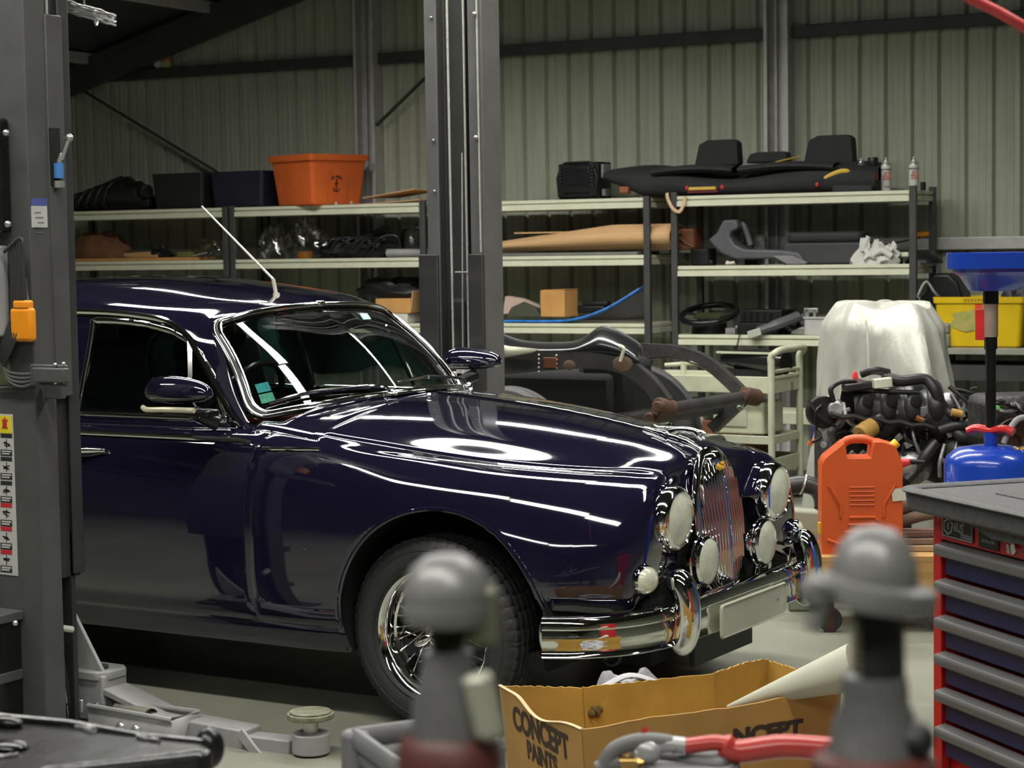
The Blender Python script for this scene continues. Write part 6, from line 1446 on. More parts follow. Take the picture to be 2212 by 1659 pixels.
for q in ([(-.13, .28), (-.085, .20), (-.085, .15)], [(.13, .28), (.085, .20), (.085, .15)], [(-.05, .15), (.05, .15), (.06, .135)], [(-.07, .09), (.07, .09)], [(-.055, .12), (.055, .12)], [(-.14, .06), (-.06, .03), (.06, .03), (.14, .06)]): em_.tube([(x*w/.16, -.084, z) for x, z in q], .006, 8)
for k in range(5): em_.tube([(-.05, -.0835, .20+.018*k), (.05, -.0835, .20+.018*k)], .003, 6)
part('embossed_panel', em_, jm, t)
part('breather_cap', MB().cyl((w*.78, -.02, h*.94), (w*.92, -.02, h*.985), .019, n=16), mat('cap_yellow', (.72, .48, .02), .4), t, bevel=.003)
part('spout', MB().cyl((w*.9, 0, h*.78), (w*1.24, 0, h*.80), .022, .014, n=16), mat('spout_red', (.62, .03, .04), .4), t, bevel=.003); part('spout_nozzle', MB().cyl((w*1.24, 0, h*.80), (w*1.60, 0, h*.795), .012, .009, n=12), blk, t)
part('paper_tag', MB().box((w*.90, -.085, h*.53), (.055, .003, .05), R=roty(-.1)), mat('tape_cream', (0, 0, 0)), t); part('yellow_clip', MB().box((-w-.004, -.03, h*.22), (.012, .03, .045)), mat('cap_yellow', (0, 0, 0)), t)
ply = mat('plywood', (0.42, 0.235, 0.075), rough=.6, var=.18, scale=5, stretch=(1, 6, 6))
t = thing('wooden_dolly', 'plywood dolly on castors under the orange fuel can', 'dolly', (j0[0], j0[1], 0), JF)
wx0, wx1 = -.195, .38
part('deck', MB().box(((wx0+wx1)/2, .08, zj-.012), (wx1-wx0, .46, .024)), ply, t, bevel=.002)
part('side_board', MB().box(((wx0+wx1)/2, -.14, zj-.10), (wx1-wx0-.02, .018, .16)), ply, t, bevel=.002); part('side_board', MB().box(((wx0+wx1)/2, .29, zj-.10), (wx1-wx0-.02, .018, .16)), ply, t, bevel=.002)
for x in (wx0+.06, wx1-.07):
    for y in (-.10, .26):
        part('castor', MB().cyl((x, y-.016, .05), (x, y+.016, .05), .05, n=28), rubber, t, bevel=.004); part('castor_fork', MB().box((x, y, .085), (.035, .045, zj-.14)), rustb, t)
for k, (dz, lb, L_) in enumerate(((0, 'pale timber offcut stacked on the dolly right of the orange can', .30), (.025, 'grey-brown timber offcut lying across the other offcuts', .34), (.05, 'dark timber offcut on top of the dolly stack', .30))):
    p = V3(j0[0], j0[1], zj)+rotz(JF)@V3(.30, .02+.03*k, .013+dz)
    solo('timber_offcut', MB().box((0, 0, 0), (L_, .12, .022), R=roty(0)), mat('timber%d' % k, ((.36, .25, .13), (.20, .13, .09), (.13, .07, .045))[k], .75, var=.2, stretch=(1, 10, 10)), lb, 'timber', p, JF+.08*k-.05, bevel=.002)
for k in range(2):
    p = V3(j0[0], j0[1], zj)+rotz(JF)@V3(.36, .10, .10+.06*k)
    solo('bent_wood_strip', MB().tube(spline([(-.24, 0, -.02), (-.1, 0, .03), (.10, 0, .05)], 6), 1, 8, flat=(.025, .012), up=(0, 1, 0)), mat('timber1', (0, 0, 0)), ('lower bent wood strip behind the blue drawers', 'upper bent wood strip behind the blue drawers')[k], 'timber', p, JF)
# oil drainer
D6 = 6.6
o6 = atd(2140, 1010, D6); o6[2] = 0
t = thing('oil_drainer', 'blue waste oil drainer with funnel on a tall black pole', 'oil drainer', o6, 0)
blu = mat('drainer_blue', (0.012, 0.055, 0.42), rough=0.25, var=.08, coat=.4)
R_ = .150; zt6 = atd(2140, 962, D6)[2]
part('tank', MB().lathe([(0, .10), (R_, .10), (R_, zt6-.06), (R_*.95, zt6-.035), (R_*.75, zt6-.010), (R_*.4, zt6), (0, zt6+.002)], n=56), blu, t)
for k in range(3): part('castor', MB().cyl((.13*math.cos(2.1*k), .13*math.sin(2.1*k)-.012, .04), (.13*math.cos(2.1*k), .13*math.sin(2.1*k)+.012, .04), .04, n=20).cyl((.13*math.cos(2.1*k), .13*math.sin(2.1*k), .05), (.13*math.cos(2.1*k), .13*math.sin(2.1*k), .11), .012, n=8), blackp, t)
def O_(px, py, dd=0.0): return CAM+ray(px, py)*((D6+dd)/FPX)-o6
zp0, zp1, zp2, zf0 = zt6, O_(2147, 720)[2], O_(2147, 655)[2], O_(2147, 628)[2]
part('valve_post', MB().cyl((0, 0, zt6-.01), (0, 0, zt6+.05), .022, n=16), blu, t); part('valve_wheel', MB().tube(spline([(-.075, 0, zt6+.045), (-.05, 0, zt6+.055), (0, 0, zt6+.05), (.05, 0, zt6+.055), (.075, 0, zt6+.045)], 5), 1, 10, flat=(.014, .024), up=(0, 1, 0)), mat('valve_red', (.62, .03, .03), .35), t)
part('pole', MB().cyl((0, 0, zt6+.05), (0, 0, zp1), .017, n=20), blackgl, t); part('pole_collar', MB().cyl((0, 0, zp1-.01), (0, 0, zp2+.012), .0235, n=20), mat('collar_tan', (.33, .24, .19), .5), t); part('pole_head', MB().cyl((0, 0, zp2), (0, 0, zf0+.01), .025, n=20).cyl((0, 0, zp1-.05), (0, 0, zp1-.01), .021, n=16), blackgl, t); part('red_tab', MB().box((-.03, -.01, zp1+.03), (.035, .012, .10)), mat('valve_red', (0, 0, 0)), t, bevel=.003)
zr1, zr0, zbt = O_(2147, 545)[2], O_(2147, 578)[2], O_(2147, 628)[2]
G = []
ofs = .055
for z, hx, hy, ox in ((zbt, .03, .03, 0), (zbt+.003, .08, .07, .01), (zbt+.05, .155, .12, ofs), (zr0-.012, .175, .145, ofs), (zr0, .178, .148, ofs), (zr0, .196, .165, ofs), (zr1, .196, .165, ofs), (zr1, .183, .152, ofs), (zr0-.01, .168, .138, ofs), (zbt+.06, .14, .11, ofs), (zbt+.012, .03, .03, 0)):
    G.append([rotz(.35)@V3(x+ox, y, z) for x, y in rrect(hx, hy, min(hx, hy)*.55, 6)])
part('funnel', MB().grid(np.swapaxes(np.array(G), 0, 1), True), blu, t, smooth=35)
part('drain_tube', MB().tube(spline([O_(2168, 958, -.03), O_(2180, 930, -.03), O_(2200, 905, -.02), O_(2240, 900, 0)], 6), .010, 10), greybox, t); part('brass_tap', MB().ball(O_(2195, 975, -.06), .016).cyl(O_(2195, 975, -.06), O_(2215, 970, -.06), .010, n=10), mat('brass', (.45, .28, .08), .3, .9), t)
# ================================================================ FOREGROUND
# red and blue tool cabinet at the right
cc = atd(2020, 1120, 4.9); ca_ = math.radians(90+50.5)                # far front corner; direction of the front edge, away from the camera
CU = V3(-math.cos(ca_), -math.sin(ca_), 0); CV = V3(-CU[1], CU[0], 0)     # CU towards the camera's right, CV into the cabinet
ztop = atd(2020, 1100, 4.9)[2]
tcab = thing('tool_cabinet', 'red tool cabinet with dark blue drawers and grey worktop at right edge', 'tool cabinet', (cc[0], cc[1], 0), math.atan2(CU[1], CU[0]))
red_ = mat('cabinet_red', (0.42, 0.012, 0.012), rough=0.32, var=.06, coat=.3); navy = mat('drawer_navy', (0.020, 0.019, 0.075), rough=0.4, var=.1); grip = mat('drawer_grip', (0.105, 0.105, 0.105), rough=0.42, var=.08)
CL, CD, CZ = .72, .46, .16
part('carcass', MB().box((CL/2, CD/2+.012, (ztop+CZ)/2), (CL, CD-.024, ztop-CZ)).box((.018, .006, (ztop+CZ)/2), (.036, .024, ztop-CZ)).box((CL-.018, .006, (ztop+CZ)/2), (.036, .024, ztop-CZ)), red_, tcab, bevel=.003)
zf = ztop-.068
part('fascia', MB().box((CL/2, .004, ztop-.034), (CL-.07, .020, .068)), red_, tcab, bevel=.002)
rows_ = 6; pit = .089; z_ = zf
heights = [.089]*5+[.089, .20]
k = 0
while z_-(heights[k] if k < len(heights) else .2) > CZ-.03 and k < len(heights):
    hgt = heights[k]; d_ = bpy.data.objects.new('drawer', None); COL.objects.link(d_); d_.parent = tcab
    part('drawer_front', MB().box((CL/2, .008, z_-hgt/2-.012), (CL-.085, .012, hgt-.030)), navy, d_, bevel=.003)
    part('drawer_grip', MB().prism([(0, -.004), (-.030, -.010), (-.034, -.018), (-.030, -.036), (-.004, -.044), (.0, -.040)], CL-.078, (.039, .004, z_+.0), (0, 1, 0), (0, 0, 1), (1, 0, 0)), grip, d_, bevel=.003)
    z_ -= hgt; k += 1
wt = mat('worktop_grey', (0.062, 0.062, 0.062), rough=0.6, var=.15, scale=40, bump=.35, bscale=160)
top_poly = [(-.06+a, b) for a, b in []]
hx_, hy_ = (CL+.11)/2, (CD+.13)/2
ctp = V3(CL/2, CD/2-.005, 0)
part('worktop', MB().prism([(ctp[0]+x, ctp[1]+y) for x, y in rrect(hx_, hy_, .055, 6)], .048, (0, 0, ztop)), wt, tcab, bevel=.008, seg=3)
part('worktop_lip', MB().tube([(ctp[0]+x*.985, ctp[1]+y*.98, ztop+.050) for x, y in rrect(hx_, hy_, .055, 6)], 1, 8, True, flat=(.022, .007)), wt, tcab)
part('front_hood', MB().prism([(.0, 0), (CL, 0), (CL, -.03), (CL*.75, -.02), (CL*.45, -.028), (CL*.30, -.004), (.0, -.002)], .03, (0, -.045, ztop), (1, 0, 0), (0, 0, 1), (0, 1, 0)), wt, tcab, bevel=.006)
part('hollow_shade', MB().lathe([(0, .0012), (.040, .0012), (.046, .002)], (.03, .30, ztop+.0475), (0, 0, 1), 32).xf(), mat('worktop_shade', (.045, .045, .045), .6), tcab)  # flat patches in darker grey paint the shade of worktop hollows
part('hollow_shade', MB().prism(rrect(.06, .03, .02), .0015, (.05, .42, ztop+.048)), mat('worktop_shade', (0, 0, 0)), tcab)
part('rubber_mat', MB().box((CL/2+.08, CD/2+.02, ztop+.0495), (CL-.12, CD-.12, .003)), mat('mat_grey', (.085, .085, .085), .7, var=.25, scale=90, bump=.6, bscale=200), tcab)
# badge, second plate, lock
px0, px1 = .050, .185
part('maker_plate', MB().box(((px0+px1)/2, -.0085, ztop-.034), (px1-px0, .003, .048)), mat('plate_black', (.012, .012, .013), .35), tcab, bevel=.001)
part('plate_border', MB().tube([((px0+px1)/2+x, -.0105, ztop-.034+z) for x, z in rrect((px1-px0)/2-.003, .0215, .001, 1)], .0011, 6, True), greybox, tcab)
lt = MB(); lm = mat('plate_silver', (.42, .42, .42), .4)
q = textmb('NIUS', .031, (px0+.068, -.0105, ztop-.030), (1, 0, 0), (0, 0, 1), .0005, bold=.0004, sx=.78); lt.add(q.v, q.f)
hxg = [(px0+.027+.019*math.cos(a), -.0108, ztop-.031+.019*math.sin(a)) for a in [PI/6+PI/3*i for i in range(6)]]
lt.tube([hxg[5], hxg[0]][:0]+[hxg[0], hxg[1], hxg[2], hxg[3], hxg[4], hxg[5], (px0+.027+.016, -.0108, ztop-.031)], .0017, 6)
q = textmb('E', .020, (px0+.027, -.0105, ztop-.031), (1, 0, 0), (0, 0, 1), .0005, bold=.0004); lt.add(q.v, q.f)
q = textmb('TOOLS', .015, (px1-.029, -.0105, ztop-.047), (1, 0, 0), (0, 0, 1), .0005, bold=.0002); lt.add(q.v, q.f)
q = textmb('®', .008, (px0+.097, -.0105, ztop-.02), (1, 0, 0), (0, 0, 1), .0005); lt.add(q.v, q.f)
lt.box((px1-.029, -.011, ztop-.056), (.046, .0008, .0012))
part('plate_lettering', lt, lm, tcab, smooth=0)
part('model_plate', MB().box((.25, -.0085, ztop-.042), (.085, .003, .040)), mat('plate_black', (0, 0, 0)), tcab, bevel=.004); q = textmb('I A D L A N', .011, (.25, -.0105, ztop-.045), (1, 0, 0), (0, 0, 1), .0005); part('model_lettering', q, lm, tcab, smooth=0)
part('lock', MB().cyl((.355, -.004, ztop-.045), (.355, -.016, ztop-.045), .015, n=24).box((.355, -.020, ztop-.045), (.010, .012, .022)), chrome, tcab, bevel=.001)
for x in (.06, CL-.06):
    for y in (.06, CD-.06): part('castor', MB().cyl((x, y-.015, .055), (x, y+.015, .055), .055, n=24).box((x, y, .12), (.05, .05, .09)), blackp, tcab)
# grey wiper-like tool lying on the cabinet
def C_(u, v, z): return V3(cc[0], cc[1], 0)+CU*u+CV*v+V3(0, 0, z)
t = thing('folded_bracket', 'grey folded metal strip lying on the cabinet worktop', 'bracket', C_(.30, .30, ztop+.052), math.atan2(CU[1], CU[0]))
sg = mat('strip_grey', (.22, .22, .20), .5, .3, var=.2)
part('strip', MB().prism([(-.10, .03), (.25, .045), (.26, .0), (-.10, .0)], .07, (0, -.03, .002), (1, 0, 0), (0, 0, 1), (0, 1, 0)), mat('strip_dark', (.06, .06, .06), .6, var=.3, bump=.5, bscale=80), t, bevel=.006)
part('bent_end', MB().bar((-.09, 0, .01), (-.17, -.03, .075), .05, .012), mat('strip_dark', (0, 0, 0)), t, bevel=.003); part('top_foil', MB().add([(-.10, -.04, .034), (-.02, -.045, .05), (.10, -.04, .040), (.25, -.04, .052), (.25, .045, .052), (.10, .05, .044), (-.02, .045, .056), (-.10, .04, .036)], [(0, 1, 6, 7), (1, 2, 5, 6), (2, 3, 4, 5)]), sg, t, solid=.003)
# cardboard carton with printed sides
ZR = .36
cbm = mat('carton_ochre', (0.36, 0.20, 0.055), rough=.8, var=.12, scale=6); cin = mat('carton_inside', (0.40, 0.235, 0.040), rough=.85, var=.18, scale=7); cink = mat('carton_print', (.035, .022, .015), .8)
rim = [atz(1080, 1481, ZR), atz(1258, 1485, ZR), atz(1543, 1455, ZR), atz(1660, 1427, ZR), atz(1738, 1449, ZR), atz(1815, 1494, ZR), atz(1257, 1576, ZR)]
base0 = sum(rim)/7; base0[2] = 0
t = thing('printed_carton', 'torn open cardboard carton with printed lettering on the floor by the bumper', 'box', base0, 0)
lab_t = t
ctr2 = base0.copy()
def wall(a, b, nm, m_, sag=(), n=24, lean=.94):
    P = []; rn = random.Random(int(a[0]*1000))
    for i in range(n+1):
        u = i/n; p = a+(b-a)*u; dz = 0
        for (c_, w_, h_) in sag: dz += h_*math.exp(-((u-c_)/w_)**2)
        bt = ctr2+(p-ctr2)*lean; bt[2] = .004; dn_ = (bt-p)/np.linalg.norm(bt-p); tp_ = p-dn_*(dz+.004*(rn.random()-.5))
        P.append([tp_*(1-v)+bt*v-base0 for v in np.linspace(0, 1, 5)])
    return part(nm, MB().grid(P), m_, t, solid=.006, smooth=0)
wall(rim[6], rim[0], 'left_panel', cbm, ((.50, .25, -.035), (.75, .1, .008)))
wall(rim[0], rim[1], 'back_panel', cin); wall(rim[1], rim[2], 'back_panel', cin); wall(rim[2], rim[3], 'back_panel', cin, ((.6, .5, .01),)); wall(rim[3], rim[4], 'end_panel', cin); wall(rim[4], rim[5], 'end_panel', cin)
wall(rim[5], rim[6], 'front_panel', cbm, ((.2, .2, .006), (.72, .15, .006)))
fl_ = [ctr2+(p-ctr2)*.93 for p in rim]; part('bottom_panel', MB().add([(p[0]-base0[0], p[1]-base0[1], .006) for p in fl_], [tuple(range(7))]), cin, t, smooth=0)
tear = [rim[6]+(rim[0]-rim[6])*u+V3(0, 0, -.035*math.exp(-((u-.5)/.25)**2)+.008*math.exp(-((u-.75)/.1)**2)+.002) for u in np.linspace(0, 1, 22)]
part('torn_edge', MB().tube([p-base0 for p in tear], 1, 6, flat=(.006, .0025)), mat('torn_paper', (.55, .42, .25), .9, var=.15), t)
def print_on(a, b, txt, u, dz, size, bold, sx=1.0, shear=0.0):
    """lettering printed on a panel whose left-to-right rim runs a to b"""
    R_ = (b-a); R_ /= np.linalg.norm(R_); p = a+(b-a)*u; q = ctr2+(p-ctr2)*.94; q[2] = 0.004; dn = q-p; dn /= np.linalg.norm(dn); up = -dn; up = up-R_*(up@R_); up /= np.linalg.norm(up)
    nrm_ = np.cross(R_, up); o = p+dn*dz-base0
    return textmb(txt, size, o, R_, up, .0045, bold=bold, sx=sx, shear=shear)
mbp = MB()
for (txt, u, dz, sz, bo) in (('CONCEPT', .50, .072, .090, .0035), ('PAINTS', .50, .142, .070, .0028)):
    q = print_on(rim[0], rim[6], txt, u, dz, sz, bo, .92 if sz > .05 else .9, 0.0); mbp.add(q.v, q.f)
part('side_lettering', mbp, cink, t, smooth=0)
mbp = MB()
q = print_on(rim[6], rim[5], 'NCEPT', .705, .083, .058, .0035, 1.25); mbp.add(q.v, q.f)
part('front_lettering', mbp, cink, t, smooth=0)
q = MB()
pA = rim[1]*.45+rim[2]*.55
for k in range(4): 
    p = rim[1]+(rim[2]-rim[1])*(.06+.02*k)+V3(0, 0, -.075+.01*(k % 2)); q.ball(p-base0-WN*.0+FW*-.010, (.014, .004, .012), 8, 6)
part('dark_smudge', q, mat('smudge', (.12, .075, .02), .9), t)
# cream paper roll and rags
p0, p1 = atd(1572, 1527, 5.50), atd(1850, 1440, 5.35)
t = thing('paper_roll', 'cream foam sheet rolled to a cone lying across the printed carton', 'paper', p0, 0)
P = [p0+(p1-p0)*u-p0 for u in np.linspace(0, 1, 10)]
part('cone', MB().tube(P, [.005+.060*u for u in np.linspace(0, 1, 10)], 24), mat('foam_cream', (.42, .42, .33), .75, var=.05), t)
rg = CAM+ray(1358, 1500)*(5.98/FPX); rg[2] = 0
t = thing('rag_heap', 'heap of grey and pale blue rags on the floor behind the printed carton', 'cloth', rg, math.atan2(RT[1], RT[0]))
hh = atd(1350, 1449, 5.98)[2]
part('grey_rags', crumple(.125, .11, hh*.92, 12.3, n=40, m=20, amp=.16, fr=2.2, pw=.35), mat('rag_grey', (.22, .22, .23), .9, col2=(.40, .40, .42), scale=9, stretch=(1, 1, 5)), t)
part('blue_rag', MB().grid([[(-.09+.028*i, -.10-.006*math.sin(i*2+j), hh*.86-.022*j+.012*math.sin(i*1.3)-.004*i) for j in range(4)] for i in range(5)]), mat('rag_blue', (.20, .36, .38), .9), t, solid=.005)
part('white_fold', MB().tube(spline([(-.08, -.07, hh*.90), (.0, -.06, hh*1.0), (.10, -.05, hh*.90), (.17, -.04, hh*.80)], 6), 1, 8, flat=(.022, .007)), mat('rag_white', (.42, .42, .44), .9), t)
# workbench just below the frame carrying the nearest things
ZB = .74
FWh = FW*V3(1, 1, 0); FWh /= np.linalg.norm(FWh); RTh = V3(FWh[1], -FWh[0], 0); BZ = math.atan2(RTh[1], RTh[0])
bo = CAM+FWh*1.95; bo[2] = 0
t = thing('workbench', 'grey steel workbench just below the view carrying the nearest tools', 'workbench', bo, BZ)
part('bench_top', MB().box((0, 0, ZB-.02), (2.0, 2.0, .04)), grey6, t, bevel=.004)
for x in (-.94, .94):
    for y in (-.94, .94): part('leg', MB().box((x, y, (ZB-.04)/2), (.06, .06, ZB-.04)), darkst, t)
# worn black case, lower left
Z1 = .895
blkw = mat('worn_black', (.010, .010, .0105), .28, var=.4, scale=5, col2=(.020, .020, .021), bump=.15, bscale=18, rvar=.12); silv = mat('bare_edge', (.34, .34, .33), .5, .4, var=.4, scale=60, bump=.8, bscale=60)
cs = [atz(-330, 1505, Z1), atz(15, 1552, Z1), atz(445, 1602, Z1), atz(462, 1618, Z1), atz(440, 1628, Z1), atz(70, 1668, Z1), atz(-420, 1725, Z1)]
cb_ = sum(cs)/7; cb_[2] = ZB
t = thing('worn_black_case', 'flat black case with worn silver edges at the lower left corner', 'case', cb_, 0)
poly = [(p[0]-cb_[0], p[1]-cb_[1]) for p in cs]
part('case_body', MB().prism(poly, Z1-ZB, (0, 0, 0)), blkw, t, bevel=.010, seg=3)
def edge(a, b, r, n=14, seed=1):
    rn = random.Random(seed); return MB().tube([a+(b-a)*u-cb_+V3(0, 0, .001)+V3(.003, .003, .001)*(rn.random()-.5) for u in np.linspace(0, 1, n)], [r*(.6+.8*rn.random()) for _ in range(n)], 7)
part('worn_edge', edge(atz(92, 1661, Z1), atz(436, 1622, Z1), .0016), silv, t)
part('worn_patch', edge(atz(145, 1562, Z1+.002), atz(200, 1580, Z1+.002), .0045, 9, 4), silv, t); part('worn_patch', edge(atz(295, 1592, Z1+.002), atz(345, 1600, Z1+.002), .0032, 9, 6), silv, t); part('worn_patch', edge(atz(-30, 1640, Z1+.002), atz(38, 1630, Z1+.002), .003, 9, 8), silv, t)
part('raised_rim', MB().tube([atz(-60, 1540, Z1)-cb_, atz(20, 1551, Z1+.004)-cb_, atz(150, 1563, Z1+.004)-cb_, atz(300, 1590, Z1)-cb_, atz(440, 1604, Z1)-cb_], .006, 8), blkw, t)
part('corner_guard', MB().ball(atz(452, 1616, Z1-.012)-cb_, (.022, .022, .030)), blkw, t)
part('lid_knob', MB().ball(atz(15, 1560, Z1+.006)-cb_, (.030, .016, .010)).ball(atz(20, 1610, Z1+.004)-cb_, (.030, .025, .008)), blackgl, t)
# grey mesh tray
Z2 = .860
tg = mat('tray_grey', (.17, .17, .175), .5, var=.1)
tq = [atz(768, 1594, Z2), atz(930, 1572, Z2), atz(1075, 1618, Z2), atz(900, 1690, Z2)]
c2_ = sum(tq)/4; c2_[2] = ZB
t = thing('mesh_tray', 'grey plastic tray with wire mesh floor in the foreground', 'tray', c2_, 0)
L_ = [p-c2_ for p in tq]
part('rim', MB().tube(L_+[L_[0]], 1, 10, flat=(.013, .016)), tg, t); part('lower_rim', MB().tube([p*V3(.90, .90, 1)-V3(0, 0, .028) for p in L_]+[L_[0]*V3(.9, .9, 1)-V3(0, 0, .028)], 1, 10, flat=(.012, .014)), tg, t)
part('corner_post', MB().cyl(L_[0]-V3(0, 0, Z2-ZB), L_[0]+V3(0, 0, .012), .022, n=20), tg, t, bevel=.008)
for k in (1, 2, 3): part('corner_post', MB().cyl(L_[k]*V3(.96, .96, 1)-V3(0, 0, Z2-ZB), L_[k]*V3(.96, .96, 1)+V3(0, 0, .005), .016, n=16), tg, t)
ms = MB()
for k in range(1, 16):
    u = k/16
    for (a, b, c_, d_) in ((0, 1, 3, 2), (0, 3, 1, 2)):
        p = L_[a]+(L_[b]-L_[a])*u; q = L_[c_]+(L_[d_]-L_[c_])*u; ms.cyl(p*V3(.86, .86, 1)-V3(0, 0, .034), q*V3(.86, .86, 1)-V3(0, 0, .034), .0022, n=5)
part('mesh_floor', ms, mat('mesh_wire', (.34, .34, .34), .4, .5), t)
part('inner_bar', MB().bar(L_[0]*.7+L_[3]*.12-V3(0, 0, .016), L_[3]*.75-V3(0, 0, .016), .03, .02), tg, t, bevel=.006)
# tyre inflator: red grip, grey dial, brass union
DI = 3.0
def I_(px, py, dd=0.0): return atd(px, py, DI+dd)
ib = I_(1480, 1640); ib[2] = ZB
t = thing('air_gauge_tool', 'air line tool with red grip, grey dial and brass union in the foreground', 'tool', ib, 0)
rgp = mat('grip_red', (.45, .045, .035), .32, var=.1, coat=.3)
gl = mat('tool_grey2', (.15, .15, .15), .5)
part('grip', MB().tube(spline([I_(1478, 1612)-ib, I_(1560, 1606)-ib, I_(1580, 1622)-ib, I_(1690, 1612)-ib, I_(1800, 1618)-ib], 6), [.012]*7+[.018]*18, 14), rgp, t)
part('alloy_neck', MB().tube(spline([I_(1375, 1630)-ib, I_(1430, 1608)-ib, I_(1478, 1611)-ib], 6), .013, 12).ball(I_(1395, 1622)-ib, (.026, .018, .020)), mat('alloy_light', (.42, .42, .42), .4, .4), t)
part('dial', MB().cyl(I_(1490, 1660)-ib-V3(0, 0, .03), I_(1490, 1660)-ib+V3(0, 0, .006), .076, n=48), gl, t, bevel=.006); part('dial_face', MB().cyl(I_(1490, 1660)-ib+V3(0, 0, .004), I_(1490, 1660)-ib+V3(0, 0, .008), .066, n=48), mat('dial_face', (.20, .20, .20), .6), t)
part('hose_loop', MB().tube(spline([I_(1300, 1665)-ib, I_(1325, 1622)-ib, I_(1375, 1602)-ib, I_(1440, 1604)-ib, I_(1462, 1612)-ib], 6), .0125, 12), gl, t)
part('brass_union', MB().cyl(I_(1335, 1646)-ib, I_(1378, 1646)-ib, .010, n=16).cyl(I_(1376, 1643)-ib, I_(1390, 1641)-ib, .014, n=6), mat('brass2', (.50, .32, .10), .3, .8), t); part('rubber_end', MB().tube([I_(1290, 1662)-ib, I_(1315, 1650)-ib, I_(1338, 1646)-ib], .012, 12), gl, t)
part('trigger', MB().prism([(-.008, 0), (.008, 0), (0, .016)], .012, I_(1389, 1594)-ib, (1, 0, 0), (0, 0, 1), (0, 1, 0)), rgp, t)
part('tool_foot', MB().box((0, .03, .045), (.12, .06, .09)), gl, t, bevel=.01)
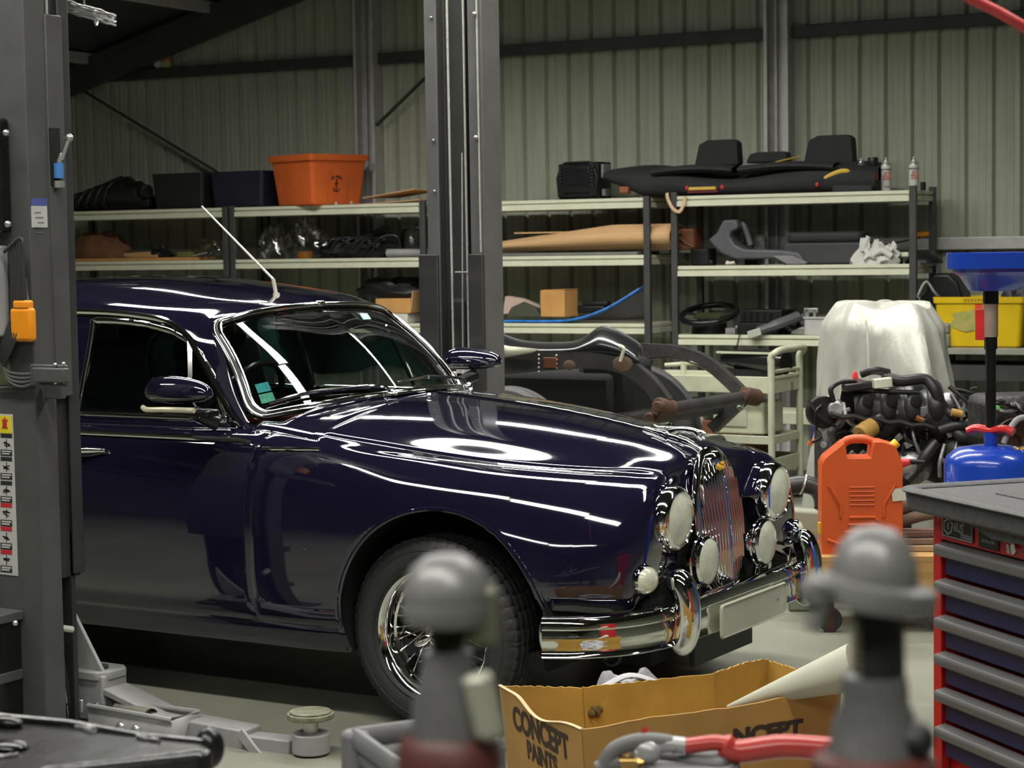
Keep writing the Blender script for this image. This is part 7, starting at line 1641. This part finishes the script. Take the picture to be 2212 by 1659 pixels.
# two tall threaded studs with domed caps, very near and out of focus
D1 = 1.25
def U_(px, py, d=D1): return atd(px, py, d)
def m_px(n, d=D1): return n*d/FPX
capg = mat('cap_grey', (.19, .19, .185), .34, .2, var=.1, scale=25); rod = mat('rod_olive', (.085, .085, .045), .45, .4, var=.25, scale=60); bodyg = mat('stud_grey', (.14, .14, .14), .38, .3, var=.2, scale=30); maroon = mat('base_maroon', (.07, .018, .014), .5, var=.3)
def stud(label, cx, ycap, wcap, yflange, wrod, ybody, wbody, ybase, tilt, kind):
    b = U_(cx, ybase); b[2] = ZB
    t = thing('threaded_stud', label, 'stud', b, BZ)
    def z(py): return U_(cx, py)[2]-ZB
    r = m_px(wcap/2); zc_ = z(yflange); ztop_ = z(ycap); hd = ztop_-zc_
    part('cap', MB().lathe([(0, ztop_), (r*.45, ztop_-.06*hd), (r*.78, ztop_-.28*hd), (r*.95, ztop_-.6*hd), (r, zc_+.006), (r*.94, zc_-.002), (r*.5, zc_+.004)], n=40), capg, t)
    if kind: part('flange', MB().lathe([(r*.9, .004), (r*1.30, .002), (r*1.34, -.006), (r*1.26, -.013), (r*.8, -.012)], (r*.10, 0, zc_), (.16, 0, 1), 40), capg, t)
    else: part('flange', MB().lathe([(r*.98, zc_+.002), (r*1.02, zc_-.004), (r*.9, zc_-.012), (r*.45, zc_-.014)], n=40), capg, t)
    rr_ = m_px(wrod/2); zb0 = z(ybody); pr_ = []
    n = 26
    for k in range(n+1):
        zz_ = zc_-.01-(zc_-.01-zb0)*k/n; pr_ += [(rr_*(1.0 if k % 2 else .88), zz_)]
    part('threaded_rod', MB().lathe(pr_, n=28), rod, t)
    rb = m_px(wbody/2); zm = z(ybase)
    part('collar', MB().lathe([(rr_*1.0, zb0+.012), (rr_*1.3, zb0+.010), (rr_*1.4, zb0-.002), (rb*.72, zb0-.006), (rb*.92, zb0-.02), (rb, zm), (rb*1.05, zm-.004), (rb*1.05, zm-.05)], n=36), bodyg, t)
    part('base_ring', MB().lathe([(rb*1.05, zm+.002), (rb*1.32, zm-.004), (rb*1.40, zm-.018), (rb*1.2, zm-.024)], n=36), maroon, t)
    part('base', MB().lathe([(rb*1.1, zm-.016), (rb*1.5, zm-.03), (rb*1.6, zm-.06), (rb*1.6, .02), (rb*2.0, .012), (rb*2.0, 0), (0, 0)], n=40), bodyg, t)
    return t, z
t, z = stud('blurred threaded stud with domed grey cap in front of the car wheel', 970, 1190, 192, 1300, 82, 1440, 165, 1590, 0, 0)
part('side_lug', MB().rbox((m_px(75), -.004, z(1325)), (m_px(70), .012, m_px(130)), .004), mat('lug_olive', (.16, .17, .11), .45, .3), t, bevel=.004)
part('body_highlight', MB().cyl((m_px(62), -.018, z(1440)), (m_px(92), -.02, z(1580)), m_px(34), n=20), mat('highlight_pale', (.36, .37, .29), .4, .3), t, bevel=.004)  # pale cylinder built as the highlight on the stud body
t, z = stud('blurred threaded stud with flanged grey cap and hook lever, before the tool cabinet', 1890, 1130, 190, 1262, 105, 1490, 200, 1625, 0, 1)
part('hook_lever', MB().tube(spline([(-m_px(70), -.012, z(1262)), (-m_px(140), -.014, z(1255)), (-m_px(128), -.014, z(1290)), (-m_px(140), -.014, z(1345))], 6), [.0095]*6+[.008]*6+[.0055]*7, 10), capg, t)
part('rod_shade', MB().lathe([(m_px(64), z(1300)), (m_px(66), z(1470))], n=20, a0=-.6, a1=1.2), blackp, t)  # black partial shell stands in for the shade on the rod
part('black_knob', MB().ball((m_px(75), -.01, z(1590)), (m_px(48), .016, m_px(42))).ball((m_px(50), -.01, z(1650)), (m_px(60), .016, m_px(50))), blackp, t)
# red air hose crossing the top right corner
P = [atd(1990, -68, 3.4), atd(2100, -2, 3.4), atd(2160, 28, 3.4), atd(2212, 58, 3.4), atd(2300, 100, 3.45), atd(2480, 150, 3.6)]
up_ = P[0].copy(); up_ = up_+V3(-.3, .25, .5); top_ = up_+V3(-.2, .2, 1.0)
t = thing('air_hose', 'red air hose hanging across the top right corner', 'hose', (0, 0, 0))
part('hose', MB().tube(spline([top_, up_]+P, 8), .0098, 12), mat('hose_red', (.50, .05, .05), .35, var=.15, scale=40), t)
zt__ = zroof(ws(top_)); part('hook', MB().cyl(top_, (top_[0], top_[1], zt__), .008, n=8), zinc, t)
